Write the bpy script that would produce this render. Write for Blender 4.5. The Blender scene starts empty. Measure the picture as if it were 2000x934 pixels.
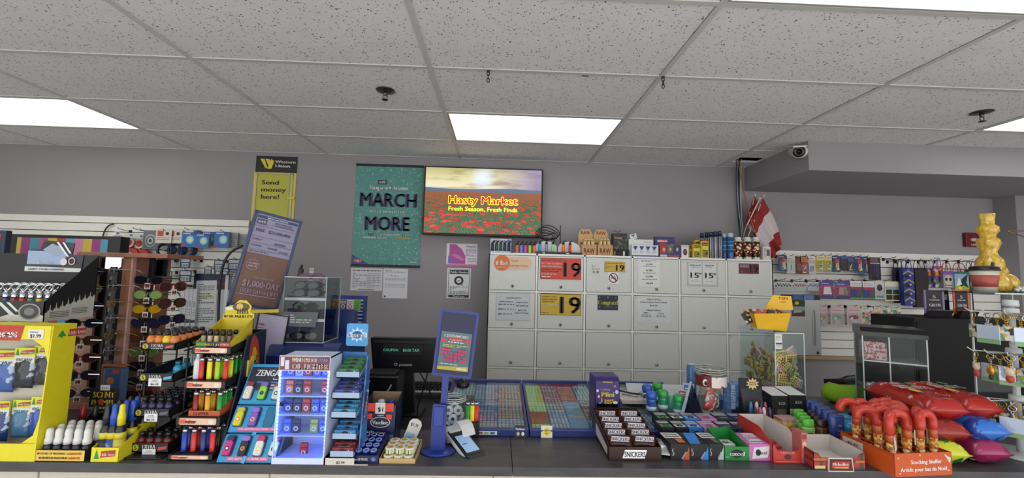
import bpy, bmesh, math, random
from mathutils import Vector, Matrix, Euler
random.seed(7)
PI = math.pi
col = bpy.context.scene.collection
scn = bpy.context.scene
# ------------------------------------------------------------ camera
FPX, PITCH, ROLL, YAW = 823.134, 0.0806605, 0.02434705, 0.03111974
CAM = Vector((0, 0, 1.55))
_sp, _cp, _sr, _cr, _sy, _cy = math.sin(PITCH), math.cos(PITCH), math.sin(ROLL), math.cos(ROLL), math.sin(YAW), math.cos(YAW)
FV = Vector((_sy*_cp, _cy*_cp, _sp)); r0 = Vector((_cy, -_sy, 0)); u0 = r0.cross(FV)
RV = _cr*r0 + _sr*u0; UV = -_sr*r0 + _cr*u0
cam = bpy.data.objects.new('camera', bpy.data.cameras.new('camera'))
col.objects.link(cam)
cam.data.sensor_width = 36; cam.data.lens = FPX/2000*36; cam.data.clip_start = .02
cam.matrix_world = Matrix(((RV.x, UV.x, -FV.x, CAM.x), (RV.y, UV.y, -FV.y, CAM.y), (RV.z, UV.z, -FV.z, CAM.z), (0, 0, 0, 1)))
scn.camera = cam
# ------------------------------------------------------------ light and exposure
scn.view_settings.view_transform = 'Standard'; scn.view_settings.look = 'None'
scn.view_settings.gamma = 1; scn.view_settings.use_curve_mapping = False
scn.view_settings.exposure = 0.22
W = bpy.data.worlds.new('world'); scn.world = W; W.use_nodes = True
W.node_tree.nodes['Background'].inputs[0].default_value = (1.0, 0.99, 0.97, 1)
W.node_tree.nodes['Background'].inputs[1].default_value = 1.9
PANEL_E = 2.6
# ------------------------------------------------------------ helpers: pixel rays
def ray(x, y): return RV*((x-1000)/FPX) - UV*((y-467)/FPX) + FV
def at(x, y, Y):
    d = ray(x, y); return CAM + d*(Y/d.y)
ZC = 0.90
def on(x, y, z=ZC):
    d = ray(x, y); return CAM + d*((z-1.55)/d.z)
def R(x0, y0, x1, y1, Y):
    """size and place of something seen in a picture rectangle at depth Y: x0,x1,z0,z1"""
    xm, ym = (x0+x1)/2, (y0+y1)/2
    return at(x0, ym, Y).x, at(x1, ym, Y).x, at(xm, y1, Y).z, at(xm, y0, Y).z
# ------------------------------------------------------------ materials
def lin(c):
    c = c/255; return c/12.92 if c <= .04045 else ((c+.055)/1.055)**2.4
def rgb(h): h = h.lstrip('#'); return tuple(lin(int(h[i:i+2], 16)) for i in (0, 2, 4))
_M = {}
def M(h, rough=.5, metal=0, kind=None):
    k = (h, rough, metal, kind)
    if k in _M: return _M[k]
    m = bpy.data.materials.new('mat_%s_%s' % (kind or 'plain', h.lstrip('#'))); m.use_nodes = True
    nt = m.node_tree; b = nt.nodes['Principled BSDF']
    c = rgb(h)
    b.inputs['Base Color'].default_value = (*c, 1); b.inputs['Roughness'].default_value = rough
    b.inputs['Metallic'].default_value = metal
    if kind in (None, 'fab'):
        tc = nt.nodes.new('ShaderNodeTexCoord'); n = nt.nodes.new('ShaderNodeTexNoise')
        n.inputs['Scale'].default_value = 60 if kind is None else 400
        mr = nt.nodes.new('ShaderNodeMapRange'); mr.inputs[3].default_value = .94 if kind is None else .75; mr.inputs[4].default_value = 1.06 if kind is None else 1.2
        mx = nt.nodes.new('ShaderNodeVectorMath'); mx.operation = 'SCALE'; mx.inputs[0].default_value = c
        nt.links.new(tc.outputs['Object'], n.inputs['Vector']); nt.links.new(n.outputs[0], mr.inputs[0])
        nt.links.new(mr.outputs[0], mx.inputs['Scale']); nt.links.new(mx.outputs[0], b.inputs['Base Color'])
    if kind == 'glass':      # thin clear plastic: clear film + gloss
        nt.nodes.remove(b); out = nt.nodes['Material Output']
        t = nt.nodes.new('ShaderNodeBsdfTransparent'); t.inputs[0].default_value = (*c, 1)
        g = nt.nodes.new('ShaderNodeBsdfGlossy'); g.inputs['Roughness'].default_value = rough
        lw = nt.nodes.new('ShaderNodeLayerWeight'); lw.inputs[0].default_value = .12
        ma = nt.nodes.new('ShaderNodeMath'); ma.operation = 'MULTIPLY_ADD'; ma.inputs[1].default_value = .35; ma.inputs[2].default_value = .012
        ms = nt.nodes.new('ShaderNodeMixShader')
        nt.links.new(lw.outputs['Fresnel'], ma.inputs[0]); nt.links.new(ma.outputs[0], ms.inputs[0])
        nt.links.new(t.outputs[0], ms.inputs[1]); nt.links.new(g.outputs[0], ms.inputs[2]); nt.links.new(ms.outputs[0], out.inputs[0])
    if kind == 'emit':
        b.inputs['Emission Color'].default_value = (*c, 1); b.inputs['Emission Strength'].default_value = rough
        b.inputs['Roughness'].default_value = .5
    _M[k] = m; return m
def ramp(nt, fac, stops, mode='CONSTANT'):
    r = nt.nodes.new('ShaderNodeValToRGB'); r.color_ramp.interpolation = mode
    e = r.color_ramp.elements
    while len(e) < len(stops): e.new(.5)
    for i, (p, c) in enumerate(stops): e[i].position = p; e[i].color = (*rgb(c), 1)
    nt.links.new(fac, r.inputs[0]); return r.outputs[0]
def node(nt, t, **kw):
    n = nt.nodes.new(t)
    for k, v in kw.items():
        if k[0] == 'i': n.inputs[int(k[1:]) if k[1:].isdigit() else k[1:]].default_value = v
        else: setattr(n, k, v)
    return n
def Mspots(name, base, stops, scale=60, stretch=(1, 1, 1), rough=.45, tex='VOR', bump=0, metal=0):
    """procedural patches of several print colours"""
    k = (name,)
    if k in _M: return _M[k]
    m = bpy.data.materials.new('mat_'+name); m.use_nodes = True; nt = m.node_tree; b = nt.nodes['Principled BSDF']
    tc = nt.nodes.new('ShaderNodeTexCoord'); mp = nt.nodes.new('ShaderNodeMapping'); mp.inputs['Scale'].default_value = stretch
    nt.links.new(tc.outputs['Object'], mp.inputs[0])
    if tex == 'VOR':
        v = nt.nodes.new('ShaderNodeTexVoronoi'); v.inputs['Scale'].default_value = scale; nt.links.new(mp.outputs[0], v.inputs['Vector'])
        s = nt.nodes.new('ShaderNodeSeparateColor'); nt.links.new(v.outputs['Color'], s.inputs[0]); fac = s.outputs[0]; h = v.outputs['Distance']
    else:
        v = nt.nodes.new('ShaderNodeTexNoise'); v.inputs['Scale'].default_value = scale; v.inputs['Detail'].default_value = 4; nt.links.new(mp.outputs[0], v.inputs['Vector']); fac = v.outputs[0]; h = fac
    nt.links.new(ramp(nt, fac, [(0, base)] + stops), b.inputs['Base Color'])
    b.inputs['Roughness'].default_value = rough; b.inputs['Metallic'].default_value = metal
    if bump:
        bp = nt.nodes.new('ShaderNodeBump'); bp.inputs['Strength'].default_value = bump; bp.inputs['Distance'].default_value = .003
        nt.links.new(h, bp.inputs['Height']); nt.links.new(bp.outputs[0], b.inputs['Normal'])
    _M[k] = m; return m
def Mstripes(name, cols, freq, axis='X', rough=.5):
    k = (name,)
    if k in _M: return _M[k]
    m = bpy.data.materials.new('mat_'+name); m.use_nodes = True; nt = m.node_tree; b = nt.nodes['Principled BSDF']
    tc = nt.nodes.new('ShaderNodeTexCoord'); s = nt.nodes.new('ShaderNodeSeparateXYZ'); nt.links.new(tc.outputs['Object'], s.inputs[0])
    mu = node(nt, 'ShaderNodeMath', operation='MULTIPLY', i1=freq); nt.links.new(s.outputs[axis], mu.inputs[0])
    fr = node(nt, 'ShaderNodeMath', operation='FRACT'); nt.links.new(mu.outputs[0], fr.inputs[0])
    nt.links.new(ramp(nt, fr.outputs[0], [(i/len(cols), c) for i, c in enumerate(cols)]), b.inputs['Base Color'])
    b.inputs['Roughness'].default_value = rough
    _M[k] = m; return m
GLASS = lambda: M('#f4f8f8', .05, 0, 'glass')
# ------------------------------------------------------------ mesh builder
_TX = {}
def text_geo(s, bold):
    k = (s, bold)
    if k in _TX: return _TX[k]
    c = bpy.data.curves.new('t', 'FONT'); c.body = s; c.size = 1; c.resolution_u = 2; c.offset = 0
    c.align_x = 'LEFT'
    o = bpy.data.objects.new('t', c); col.objects.link(o)
    dg = bpy.context.evaluated_depsgraph_get(); me = bpy.data.meshes.new_from_object(o.evaluated_get(dg))
    vs = [tuple(v.co) for v in me.vertices]; fs = [tuple(p.vertices) for p in me.polygons]
    bpy.data.objects.remove(o); bpy.data.curves.remove(c); bpy.data.meshes.remove(me)
    _TX[k] = (vs, fs); return _TX[k]
class MB:
    def __init__(s): s.v = []; s.f = []; s.m = []; s.mats = []; s.sm = []; s.T = Matrix()
    def mi(s, m):
        if isinstance(m, str): m = M(m)
        if m not in s.mats: s.mats.append(m)
        return s.mats.index(m)
    def add(s, vs, fs, mat, smooth=False, T=None):
        n = len(s.v); i = s.mi(mat); T = s.T @ T if T is not None else s.T
        s.v += [T @ Vector(v) for v in vs]; s.f += [tuple(n+a for a in f) for f in fs]
        s.m += [i]*len(fs); s.sm += [smooth]*len(fs); return s
    def bx(s, x0, x1, y0, y1, z0, z1, mat, bev=0, T=None):
        if bev:
            bm = bmesh.new(); bmesh.ops.create_cube(bm, size=1)
            for v in bm.verts: v.co = Vector(((x0+x1)/2+v.co.x*(x1-x0), (y0+y1)/2+v.co.y*(y1-y0), (z0+z1)/2+v.co.z*(z1-z0)))
            bmesh.ops.bevel(bm, geom=bm.edges[:]+bm.verts[:], offset=bev, segments=2, affect='EDGES', profile=.5)
            bm.verts.index_update()
            s.add([v.co.copy() for v in bm.verts], [tuple(v.index for v in f.verts) for f in bm.faces], mat, False, T); bm.free(); return s
        v = [(x, y, z) for z in (z0, z1) for x, y in ((x0, y0), (x1, y0), (x1, y1), (x0, y1))]
        return s.add(v, [(3, 2, 1, 0), (4, 5, 6, 7), (0, 1, 5, 4), (1, 2, 6, 5), (2, 3, 7, 6), (3, 0, 4, 7)], mat, False, T)
    def c(s, cx, cy, cz, sx, sy, sz, mat, bev=0, T=None): return s.bx(cx-sx/2, cx+sx/2, cy-sy/2, cy+sy/2, cz-sz/2, cz+sz/2, mat, bev, T)
    def q(s, pts, mat): return s.add(pts, [tuple(range(len(pts)))], mat)
    def lathe(s, prof, mat, c=(0, 0, 0), n=16, sm=True, ax='z', sy=1, T=None):
        vs = []; fs = []
        for r, z in prof:
            for i in range(n):
                a = 2*PI*i/n; x, y = r*math.cos(a), r*math.sin(a)*sy
                p = (x, y, z) if ax == 'z' else ((x, z, y) if ax == 'y' else (z, x, y))
                vs.append((p[0]+c[0], p[1]+c[1], p[2]+c[2]))
        k = len(prof)
        for j in range(k-1):
            for i in range(n):
                a, b = j*n+i, j*n+(i+1) % n; f = (a, b, b+n, a+n)
                fs.append(f if ax != 'y' else f[::-1])
        fs.append(tuple(range(n))[::-1]); fs.append(tuple((k-1)*n+i for i in range(n)))
        return s.add(vs, fs, mat, sm, T)
    def cyl(s, x, y, z, r, h, mat, n=14, sm=True, ax='z'): return s.lathe([(r, 0), (r, h)], mat, (x, y, z), n, sm, ax)
    def ell(s, x, y, z, rx, ry, rz, mat, n=14, T=None):
        vs = []; fs = []; k = max(5, n//2)
        pr = [(math.sin(PI*j/k), -math.cos(PI*j/k)) for j in range(k+1)]
        pr[0] = (.02, -1); pr[-1] = (.02, 1)
        for r, zz in pr:
            for i in range(n): a = 2*PI*i/n; vs.append((x+rx*r*math.cos(a), y+ry*r*math.sin(a), z+rz*zz))
        for j in range(k):
            for i in range(n): a, b = j*n+i, j*n+(i+1) % n; fs.append((a, b, b+n, a+n))
        fs.append(tuple(range(n))[::-1]); fs.append(tuple(k*n+i for i in range(n)))
        return s.add(vs, fs, mat, True, T)
    def tube(s, pts, r, mat, n=8, closed=False, smooth=True):
        pts = [Vector(p) for p in pts]; k = len(pts); vs = []; fs = []
        up = None
        for i, p in enumerate(pts):
            a = pts[(i-1) % k] if (i > 0 or closed) else p; b = pts[(i+1) % k] if (i < k-1 or closed) else p
            d = (b-a)
            d = d.normalized() if d.length > 1e-9 else Vector((0, 0, 1))
            if up is None: up = d.orthogonal().normalized()
            up = (up - d*up.dot(d)); up = up.normalized() if up.length > 1e-6 else d.orthogonal().normalized()
            w = d.cross(up); rr = r[i] if isinstance(r, (list, tuple)) else r
            for j in range(n): t = 2*PI*j/n; vs.append(p+up*math.cos(t)*rr+w*math.sin(t)*rr)
        for i in range(k if closed else k-1):
            for j in range(n): a, b = i*n+j, i*n+(j+1) % n; c_, d_ = ((i+1) % k)*n+(j+1) % n, ((i+1) % k)*n+j; fs.append((a, b, c_, d_))
        if not closed: fs.append(tuple(range(n))[::-1]); fs.append(tuple((k-1)*n+j for j in range(n)))
        return s.add(vs, fs, mat, smooth)
    def prism(s, poly, y0, y1, mat, ax='y', T=None, sm=False):
        """poly in xz extruded along y (ax y), in yz along x (ax x), in xy along z (ax z)"""
        k = len(poly)
        f = {'y': lambda a, b, t: (a, t, b), 'x': lambda a, b, t: (t, a, b), 'z': lambda a, b, t: (a, b, t)}[ax]
        vs = [f(a, b, y0) for a, b in poly]+[f(a, b, y1) for a, b in poly]
        fs = [tuple(range(k)), tuple(range(2*k-1, k-1, -1))]+[(i, k+i, k+(i+1) % k, (i+1) % k) for i in range(k)]
        A = sum(poly[i][0]*poly[(i+1) % k][1]-poly[(i+1) % k][0]*poly[i][1] for i in range(k))
        if (A < 0) == (ax != 'x'): pass
        return s.add(vs, fs, mat, sm, T)
    def txt(s, t, x, z, h, mat, y=0, bold=True, w=None, al='C', T=None):
        """letters h tall standing in the xz plane facing -y, centred on x"""
        vs, fs = text_geo(t, bold)
        if not vs: return s
        x0 = min(v[0] for v in vs); x1 = max(v[0] for v in vs); k = h/.72; kx = k
        if w: kx = min(w/(x1-x0), k*1.45)
        ox = x-(x0+x1)/2*kx if al == 'C' else x-x0*kx
        for d in ((-.03, .03) if bold else (0,)): s.add([(ox+(v[0]+d)*kx, y, z-h*.5+v[1]*k) for v in vs], fs, mat, False, T)
        return s
    def art(s, W, H, els, y=0, x0=0, z0=0, T=None, e=.0004):
        """flat print: elements in 0..1 of a W x H panel whose lower left is x0,z0"""
        for i, a in enumerate(els):
            yy = y-e*(i+1)
            X = lambda u: x0+u*W
            Z = lambda v: z0+v*H
            if a[0] == 'r': s.add([(X(a[1]), yy, Z(a[2])), (X(a[3]), yy, Z(a[2])), (X(a[3]), yy, Z(a[4])), (X(a[1]), yy, Z(a[4]))], [(0, 1, 2, 3)], a[5], False, T)
            elif a[0] == 'e':
                s.add([(X(a[1])+a[3]*W*math.cos(t*PI/9), yy, Z(a[2])+a[4]*H*math.sin(t*PI/9)) for t in range(18)], [tuple(range(18))], a[5], False, T)
            elif a[0] == 'p': s.add([(X(u), yy, Z(v)) for u, v in a[1]], [tuple(range(len(a[1])))], a[2], False, T)
            elif a[0] == 't': s.txt(a[1], X(a[2]), Z(a[3]), a[4]*H, a[5], yy, True if len(a) < 8 else a[7], (a[6]*W if len(a) > 6 and a[6] else None), 'C', T)
            elif a[0] == 'L':   # rows of small print: x0,z0,x1,z1,rows,colour
                n = a[5]; rd = random.Random(n*7+int(a[1]*100))
                for j in range(n):
                    zt = a[2]+(a[4]-a[2])*(j+.5)/n; hh = (a[4]-a[2])/n*.22; x = a[1]
                    while x < a[3]-.02:
                        wd = min(rd.uniform(.05, .14), a[3]-x)
                        s.add([(X(x), yy, Z(zt-hh)), (X(x+wd), yy, Z(zt-hh)), (X(x+wd), yy, Z(zt+hh)), (X(x), yy, Z(zt+hh))], [(0, 1, 2, 3)], a[6], False, T)
                        x += wd+.025
                        if rd.random() < .12: break
        return s
    def pillow(s, W, H, D, mat, c=(0, 0, 0), n=8, k=.35, seed=0, T=None, crimp=.06, ex=(2.6, 3)):
        """sealed pouch standing in xz; crimped ends, wrinkled"""
        rd = random.Random(seed); vs = []; fs = []
        m = n
        for side in (-1, 1):
            for j in range(m+1):
                for i in range(n+1):
                    u, v = i/n, j/m
                    p = (1-abs(2*u-1)**ex[0])*(1-abs(2*v-1)**ex[1])
                    if v < crimp or v > 1-crimp: p = 0
                    d = side*(D/2*p + .0006)
                    if 0 < i < n and 0 < j < m: d += (rd.random()-.5)*D*k*p
                    vs.append((c[0]+(u-.5)*W*(1-.05*p), c[1]+d, c[2]+v*H))
        N = (n+1)*(m+1)
        for sd in (0, 1):
            for j in range(m):
                for i in range(n):
                    a = sd*N+j*(n+1)+i; f = (a, a+1, a+n+2, a+n+1); fs.append(f if sd == 0 else f[::-1])
        def ring(a, b): fs.append((a, b, b+N, a+N))
        for i in range(n): ring(i+1, i); ring(m*(n+1)+i, m*(n+1)+i+1)
        for j in range(m): ring(j*(n+1), (j+1)*(n+1)); ring((j+1)*(n+1)+n, j*(n+1)+n)
        return s.add(vs, fs, mat, True, T)
    def mesh(s, name):
        me = bpy.data.meshes.new(name); me.from_pydata([tuple(v) for v in s.v], [], s.f)
        for m in s.mats: me.materials.append(m)
        me.polygons.foreach_set('material_index', s.m); me.polygons.foreach_set('use_smooth', s.sm)
        me.update(); return me
    def build(s, name, parent=None, label=None):
        o = bpy.data.objects.new(name, s.mesh(name)); col.objects.link(o)
        if parent: o.parent = parent
        if label: o['label'] = label
        return o
def tag(o, label, cat, group=None):
    o['label'] = label; o['category'] = cat
    if group: o['group'] = group
    return o
def thing(name, label, cat, loc=(0, 0, 0), rz=0, group=None):
    o = bpy.data.objects.new(name, None); o.empty_display_size = .02; col.objects.link(o)
    o.location = loc; o.rotation_euler = (0, 0, rz); return tag(o, label, cat, group)
def one(name, mb, label, cat, loc=(0, 0, 0), rz=0, group=None, rot=None):
    o = mb.build(name); o.location = loc; o.rotation_euler = rot or (0, 0, rz); return tag(o, label, cat, group)
def struct(name, mb, parent=None):
    o = mb.build(name, parent)
    if not parent: o['kind'] = 'structure'
    return o
def kids(o): return [c for c in bpy.data.objects if c.parent == o]
_K = {}
def dup(o, loc, label=None, rz=None, group=None, parent=None, rot=None, ks=None):
    c = o.copy(); col.objects.link(c); c.parent = parent
    if parent is None:
        c.location = loc
        if rz is not None: c.rotation_euler = (0, 0, rz)
        if rot is not None: c.rotation_euler = rot
        if label: c['label'] = label
        if group: c['group'] = group
    if ks is None:
        if o.name not in _K: _K[o.name] = tree(o)
        ks = _K[o.name]
    for k, sub in ks: dup(k, None, parent=c, ks=sub)
    return c
def tree(o):
    r = [(k, None) for k in kids(o)]
    return [(k, [(g, []) for g in kids(k)]) for k, _ in r]
ORD = ['first', 'second', 'third', 'fourth', 'fifth', 'sixth', 'seventh', 'eighth', 'ninth', 'tenth', 'eleventh', 'twelfth', 'thirteenth', 'fourteenth', 'fifteenth', 'sixteenth', 'seventeenth', 'eighteenth', 'nineteenth', 'twentieth']
K_, W_, GY = '#0c0c0e', '#e9e9e6', '#8c8c8c'
def pose(o, seq):
    """use the first object for the first pose, copies for the rest; seq of (loc, rot, label)"""
    out = []
    for i, (l, r, lb) in enumerate(seq):
        if i == 0: out.append(o)
        else: out.append(dup(o, l, lb, rot=r))
    l, r, lb = seq[0]; o.location = l; o.rotation_euler = r; o['label'] = lb
    return out

# ------------------------------------------------------------ room shell
CZ, WY = 2.6103, 3.8988
GX0, GS = -1.6028, 1.2192
def mat_ceiling():
    m = bpy.data.materials.new('ceiling_tile'); m.use_nodes = True; nt = m.node_tree; b = nt.nodes['Principled BSDF']
    b.inputs['Roughness'].default_value = .95
    tc = nt.nodes.new('ShaderNodeTexCoord')
    n1 = node(nt, 'ShaderNodeTexNoise', iScale=5.0, iDetail=3.0); nt.links.new(tc.outputs['Object'], n1.inputs['Vector'])
    ad = node(nt, 'ShaderNodeVectorMath', operation='MULTIPLY_ADD'); ad.inputs[1].default_value = (.02, .02, .02)
    n0 = node(nt, 'ShaderNodeTexNoise', iScale=90.0); nt.links.new(tc.outputs['Object'], n0.inputs['Vector'])
    nt.links.new(n0.outputs['Color'], ad.inputs[0]); nt.links.new(tc.outputs['Object'], ad.inputs[2])
    v = node(nt, 'ShaderNodeTexVoronoi', iScale=78.0, iRandomness=1.0); nt.links.new(ad.outputs[0], v.inputs['Vector'])
    s = nt.nodes.new('ShaderNodeSeparateColor'); nt.links.new(v.outputs['Color'], s.inputs[0])
    th = node(nt, 'ShaderNodeMath', operation='MULTIPLY', i1=.33); nt.links.new(s.outputs[0], th.inputs[0])
    lt = node(nt, 'ShaderNodeMath', operation='LESS_THAN'); nt.links.new(v.outputs['Distance'], lt.inputs[0]); nt.links.new(th.outputs[0], lt.inputs[1])
    mx = node(nt, 'ShaderNodeMix', data_type='RGBA'); mx.inputs[6].default_value = (*rgb('#e2e1e3'), 1); mx.inputs[7].default_value = (*rgb('#5a5856'), 1)
    nt.links.new(lt.outputs[0], mx.inputs[0])
    mr = node(nt, 'ShaderNodeMapRange'); mr.inputs[3].default_value = .93; mr.inputs[4].default_value = 1.05; nt.links.new(n1.outputs[0], mr.inputs[0])
    vm = node(nt, 'ShaderNodeVectorMath', operation='SCALE'); nt.links.new(mx.outputs[2], vm.inputs[0]); nt.links.new(mr.outputs[0], vm.inputs['Scale'])
    nt.links.new(vm.outputs[0], b.inputs['Base Color']); return m
def mat_wall(name, c):
    m = bpy.data.materials.new(name); m.use_nodes = True; nt = m.node_tree; b = nt.nodes['Principled BSDF']
    b.inputs['Roughness'].default_value = .8
    tc = nt.nodes.new('ShaderNodeTexCoord'); n = node(nt, 'ShaderNodeTexNoise', iScale=1.5, iDetail=6.0); nt.links.new(tc.outputs['Object'], n.inputs['Vector'])
    mr = node(nt, 'ShaderNodeMapRange'); mr.inputs[3].default_value = .93; mr.inputs[4].default_value = 1.07; nt.links.new(n.outputs[0], mr.inputs[0])
    vm = node(nt, 'ShaderNodeVectorMath', operation='SCALE'); vm.inputs[0].default_value = rgb(c); nt.links.new(mr.outputs[0], vm.inputs['Scale'])
    nt.links.new(vm.outputs[0], b.inputs['Base Color'])
    n2 = node(nt, 'ShaderNodeTexNoise', iScale=150.0); nt.links.new(tc.outputs['Object'], n2.inputs['Vector'])
    bp = node(nt, 'ShaderNodeBump', iStrength=.15, iDistance=.002); nt.links.new(n2.outputs[0], bp.inputs['Height']); nt.links.new(bp.outputs[0], b.inputs['Normal'])
    return m
CT = mat_ceiling(); WM = mat_wall('painted_wall', '#918d90'); TB = M('#c4c3c2', .45)
XL, XR, YB = -6.48, 7.0, -1.6
rows = [WY, WY-.5455]
while rows[-1] > YB: rows.append(rows[-1]-.6096)
cols_ = [GX0+GS*i for i in range(-4, 8)]
LIGHTS = {(-2, 1), (1, 1), (4, 2), (2, 4), (-1, 4), (5, 4), (-3, 4), (0, 7), (3, 7), (-2, 7), (1, 10), (-2, 10), (4, 10)}
HX0, HX1, HY0, HY1 = 2.1, 2.334, 3.56, 3.70
mb = MB()
for i in range(-4, 7):
    for j in range(len(rows)-1):
        a, b_ = GX0+GS*i, GX0+GS*(i+1); y1, y0 = rows[j], rows[j+1]
        if (i, j) in LIGHTS: continue
        if (i, j) == (3, 0):
            for (p, q_, r_, s_) in ((a, b_, HY1, y1), (a, b_, y0, HY0), (a, HX0, HY0, HY1), (HX1, b_, HY0, HY1)):
                mb.bx(p, q_, r_, s_, CZ, CZ+.015, CT)
            continue
        mb.bx(a, b_, y0, y1, CZ, CZ+.015, CT)
struct('ceiling', mb)
mb = MB()
mb.bx(HX0-.05, HX1+.1, HY0-.05, HY1+.1, CZ+.35, CZ+.36, '#161514')  # black box over the ceiling opening, its colour stands in for the shade inside
mb.bx(HX0-.06, HX0-.05, HY0-.05, HY1+.1, CZ+.02, CZ+.36, '#161514')
mb.bx(HX1+.1, HX1+.11, HY0-.05, HY1+.1, CZ+.02, CZ+.36, '#161514'); mb.bx(HX0-.05, HX1+.1, HY1+.1, HY1+.11, CZ+.02, CZ+.36, '#161514'); mb.bx(HX0-.05, HX1+.1, HY0-.06, HY0-.05, CZ+.02, CZ+.36, '#161514')
struct('ceiling_void_dark', mb)
mb = MB()
for x in cols_: mb.bx(x-.012, x+.012, YB, WY, CZ-.006, CZ+.001, TB); mb.bx(x-.0135, x-.012, YB, WY, CZ-.0015, CZ, '#3c3a38')
for y in rows[1:]:
    mb.bx(XL, XR, y-.012, y+.012, CZ-.005, CZ+.001, TB)
mb.bx(XL, XR, WY-.02, WY, CZ-.004, CZ+.001, TB)
struct('trim_1', mb)
mb = MB(); mb.bx(XL, XR, WY, WY+.1, 0, 3.0, WM); struct('wall_back', mb)
mb = MB(); mb.bx(XL-.1, XL, YB, WY+.1, 0, 3.0, WM); struct('wall_left', mb)
mb = MB(); mb.bx(XR, XR+.1, YB, WY+.1, 0, 3.0, WM)
mb.bx(4.785, XR, 3.72, WY, 0, 2.39, WM); struct('wall_right', mb)
mb = MB(); mb.bx(XL, XR, YB, WY, -.05, 0, M('#c4c0ba', .5)); struct('floor', mb)
mb = MB(); mb.bx(2.334, XR, 3.066, WY, 2.383, CZ, WM); struct('wall_soffit', mb)
# light panels
pe = M('#f4fbff', PANEL_E, 0, 'emit'); pe2 = M('#fbffe6', PANEL_E, 0, 'emit')
lab = {(-2, 1): 'lit flat ceiling light panel at the left edge of the ceiling', (1, 1): 'lit flat ceiling light panel above the television', (4, 2): 'lit flat ceiling light panel at the right edge, past the sprinkler', (2, 4): 'lit flat ceiling light panel across the top right corner'}
for (i, j) in sorted(l for l in LIGHTS if l[1] < len(rows)-1):
    a, b_ = GX0+GS*i, GX0+GS*(i+1); y1, y0 = rows[j], rows[j+1]
    t = thing('ceiling_light', lab.get((i, j), 'lit flat ceiling light panel in the ceiling behind the viewer'), 'ceiling light', ((a+b_)/2, (y0+y1)/2, CZ), 0, 'flat ceiling light panels')
    w, d = (b_-a)/2-.012, (y1-y0)/2-.012
    m = MB(); m.bx(-w, w, -d, d, .02, .05, W_)
    for s_ in (-1, 1): m.bx(min(s_*w, s_*(w-.012)), max(s_*w, s_*(w-.012)), -d, d, -.004, .02, '#a09e9a'); m.bx(-w+.012, w-.012, min(s_*d, s_*(d-.012)), max(s_*d, s_*(d-.012)), -.004, .02, '#a09e9a')
    m.build('frame', t)
    m = MB(); m.bx(-w+.012, w-.012, -d+.012, d-.012, .0, .018, pe2 if (i, j) == (-2, 1) else pe); m.build('diffuser', t)
# ------------------------------------------------------------ slat walls
def slatwall(x0, x1, z0, z1, label, first=.06, trim=False):
    t = thing('slatwall_panel', label, 'slatwall', ((x0+x1)/2, WY-.001, z0)); w = (x1-x0)/2; h = z1-z0
    m = MB(); m.bx(-w, w, -.008, 0, 0, h, '#1c1a18')
    z = h-first; m.bx(-w, w, -.024, -.008, z+.003, h, '#dedcd6', .002)
    while z > .01:
        zz = max(z-.0762, 0); m.bx(-w, w, -.024, -.008, zz+.003, z-.003, '#dedcd6', .002); z -= .0762
    m.build('slat_board', t)
    if trim: m = MB(); m.bx(-w, w, -.03, 0, -.03, 0, '#a88f62'); m.build('wood_edge', t)
    return t
SY = WY-.025
slatwall(-5.9, -2.27, .5, 1.968, 'white slatwall panel on the back wall at left, behind the sunglasses rack')
slatwall(2.33, 4.77, .855, 1.825, 'white slatwall panel on the back wall at right, wood strip along its bottom', trim=True)
# ------------------------------------------------------------ flat cards
def card(name, label, cat, x0, y0, x1, y1, Y, els, base='#e6e6e2', th=.0015, tilt=0, group=None, frame=None):
    X0, X1, Z0, Z1 = R(x0, y0, x1, y1, Y); w, h = X1-X0, Z1-Z0
    m = MB(); m.bx(-w/2, w/2, -th, 0, 0, h, base)
    m.art(w, h, els, -th, -w/2, 0)
    o = one(name, m, label, cat, ((X0+X1)/2, Y, Z0), group=group); o.rotation_euler = (0, tilt, 0)
    if frame:
        m = MB(); f, fw, fd = frame
        for a in ((-w/2-fw, -w/2, -fw, h+fw), (w/2, w/2+fw, -fw, h+fw), (-w/2, w/2, -fw, 0), (-w/2, w/2, h, h+fw)): m.bx(a[0], a[1], -fd, 0, a[2], a[3], f)
        m.build('frame', o)
    return o
PW = WY-.002
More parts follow.
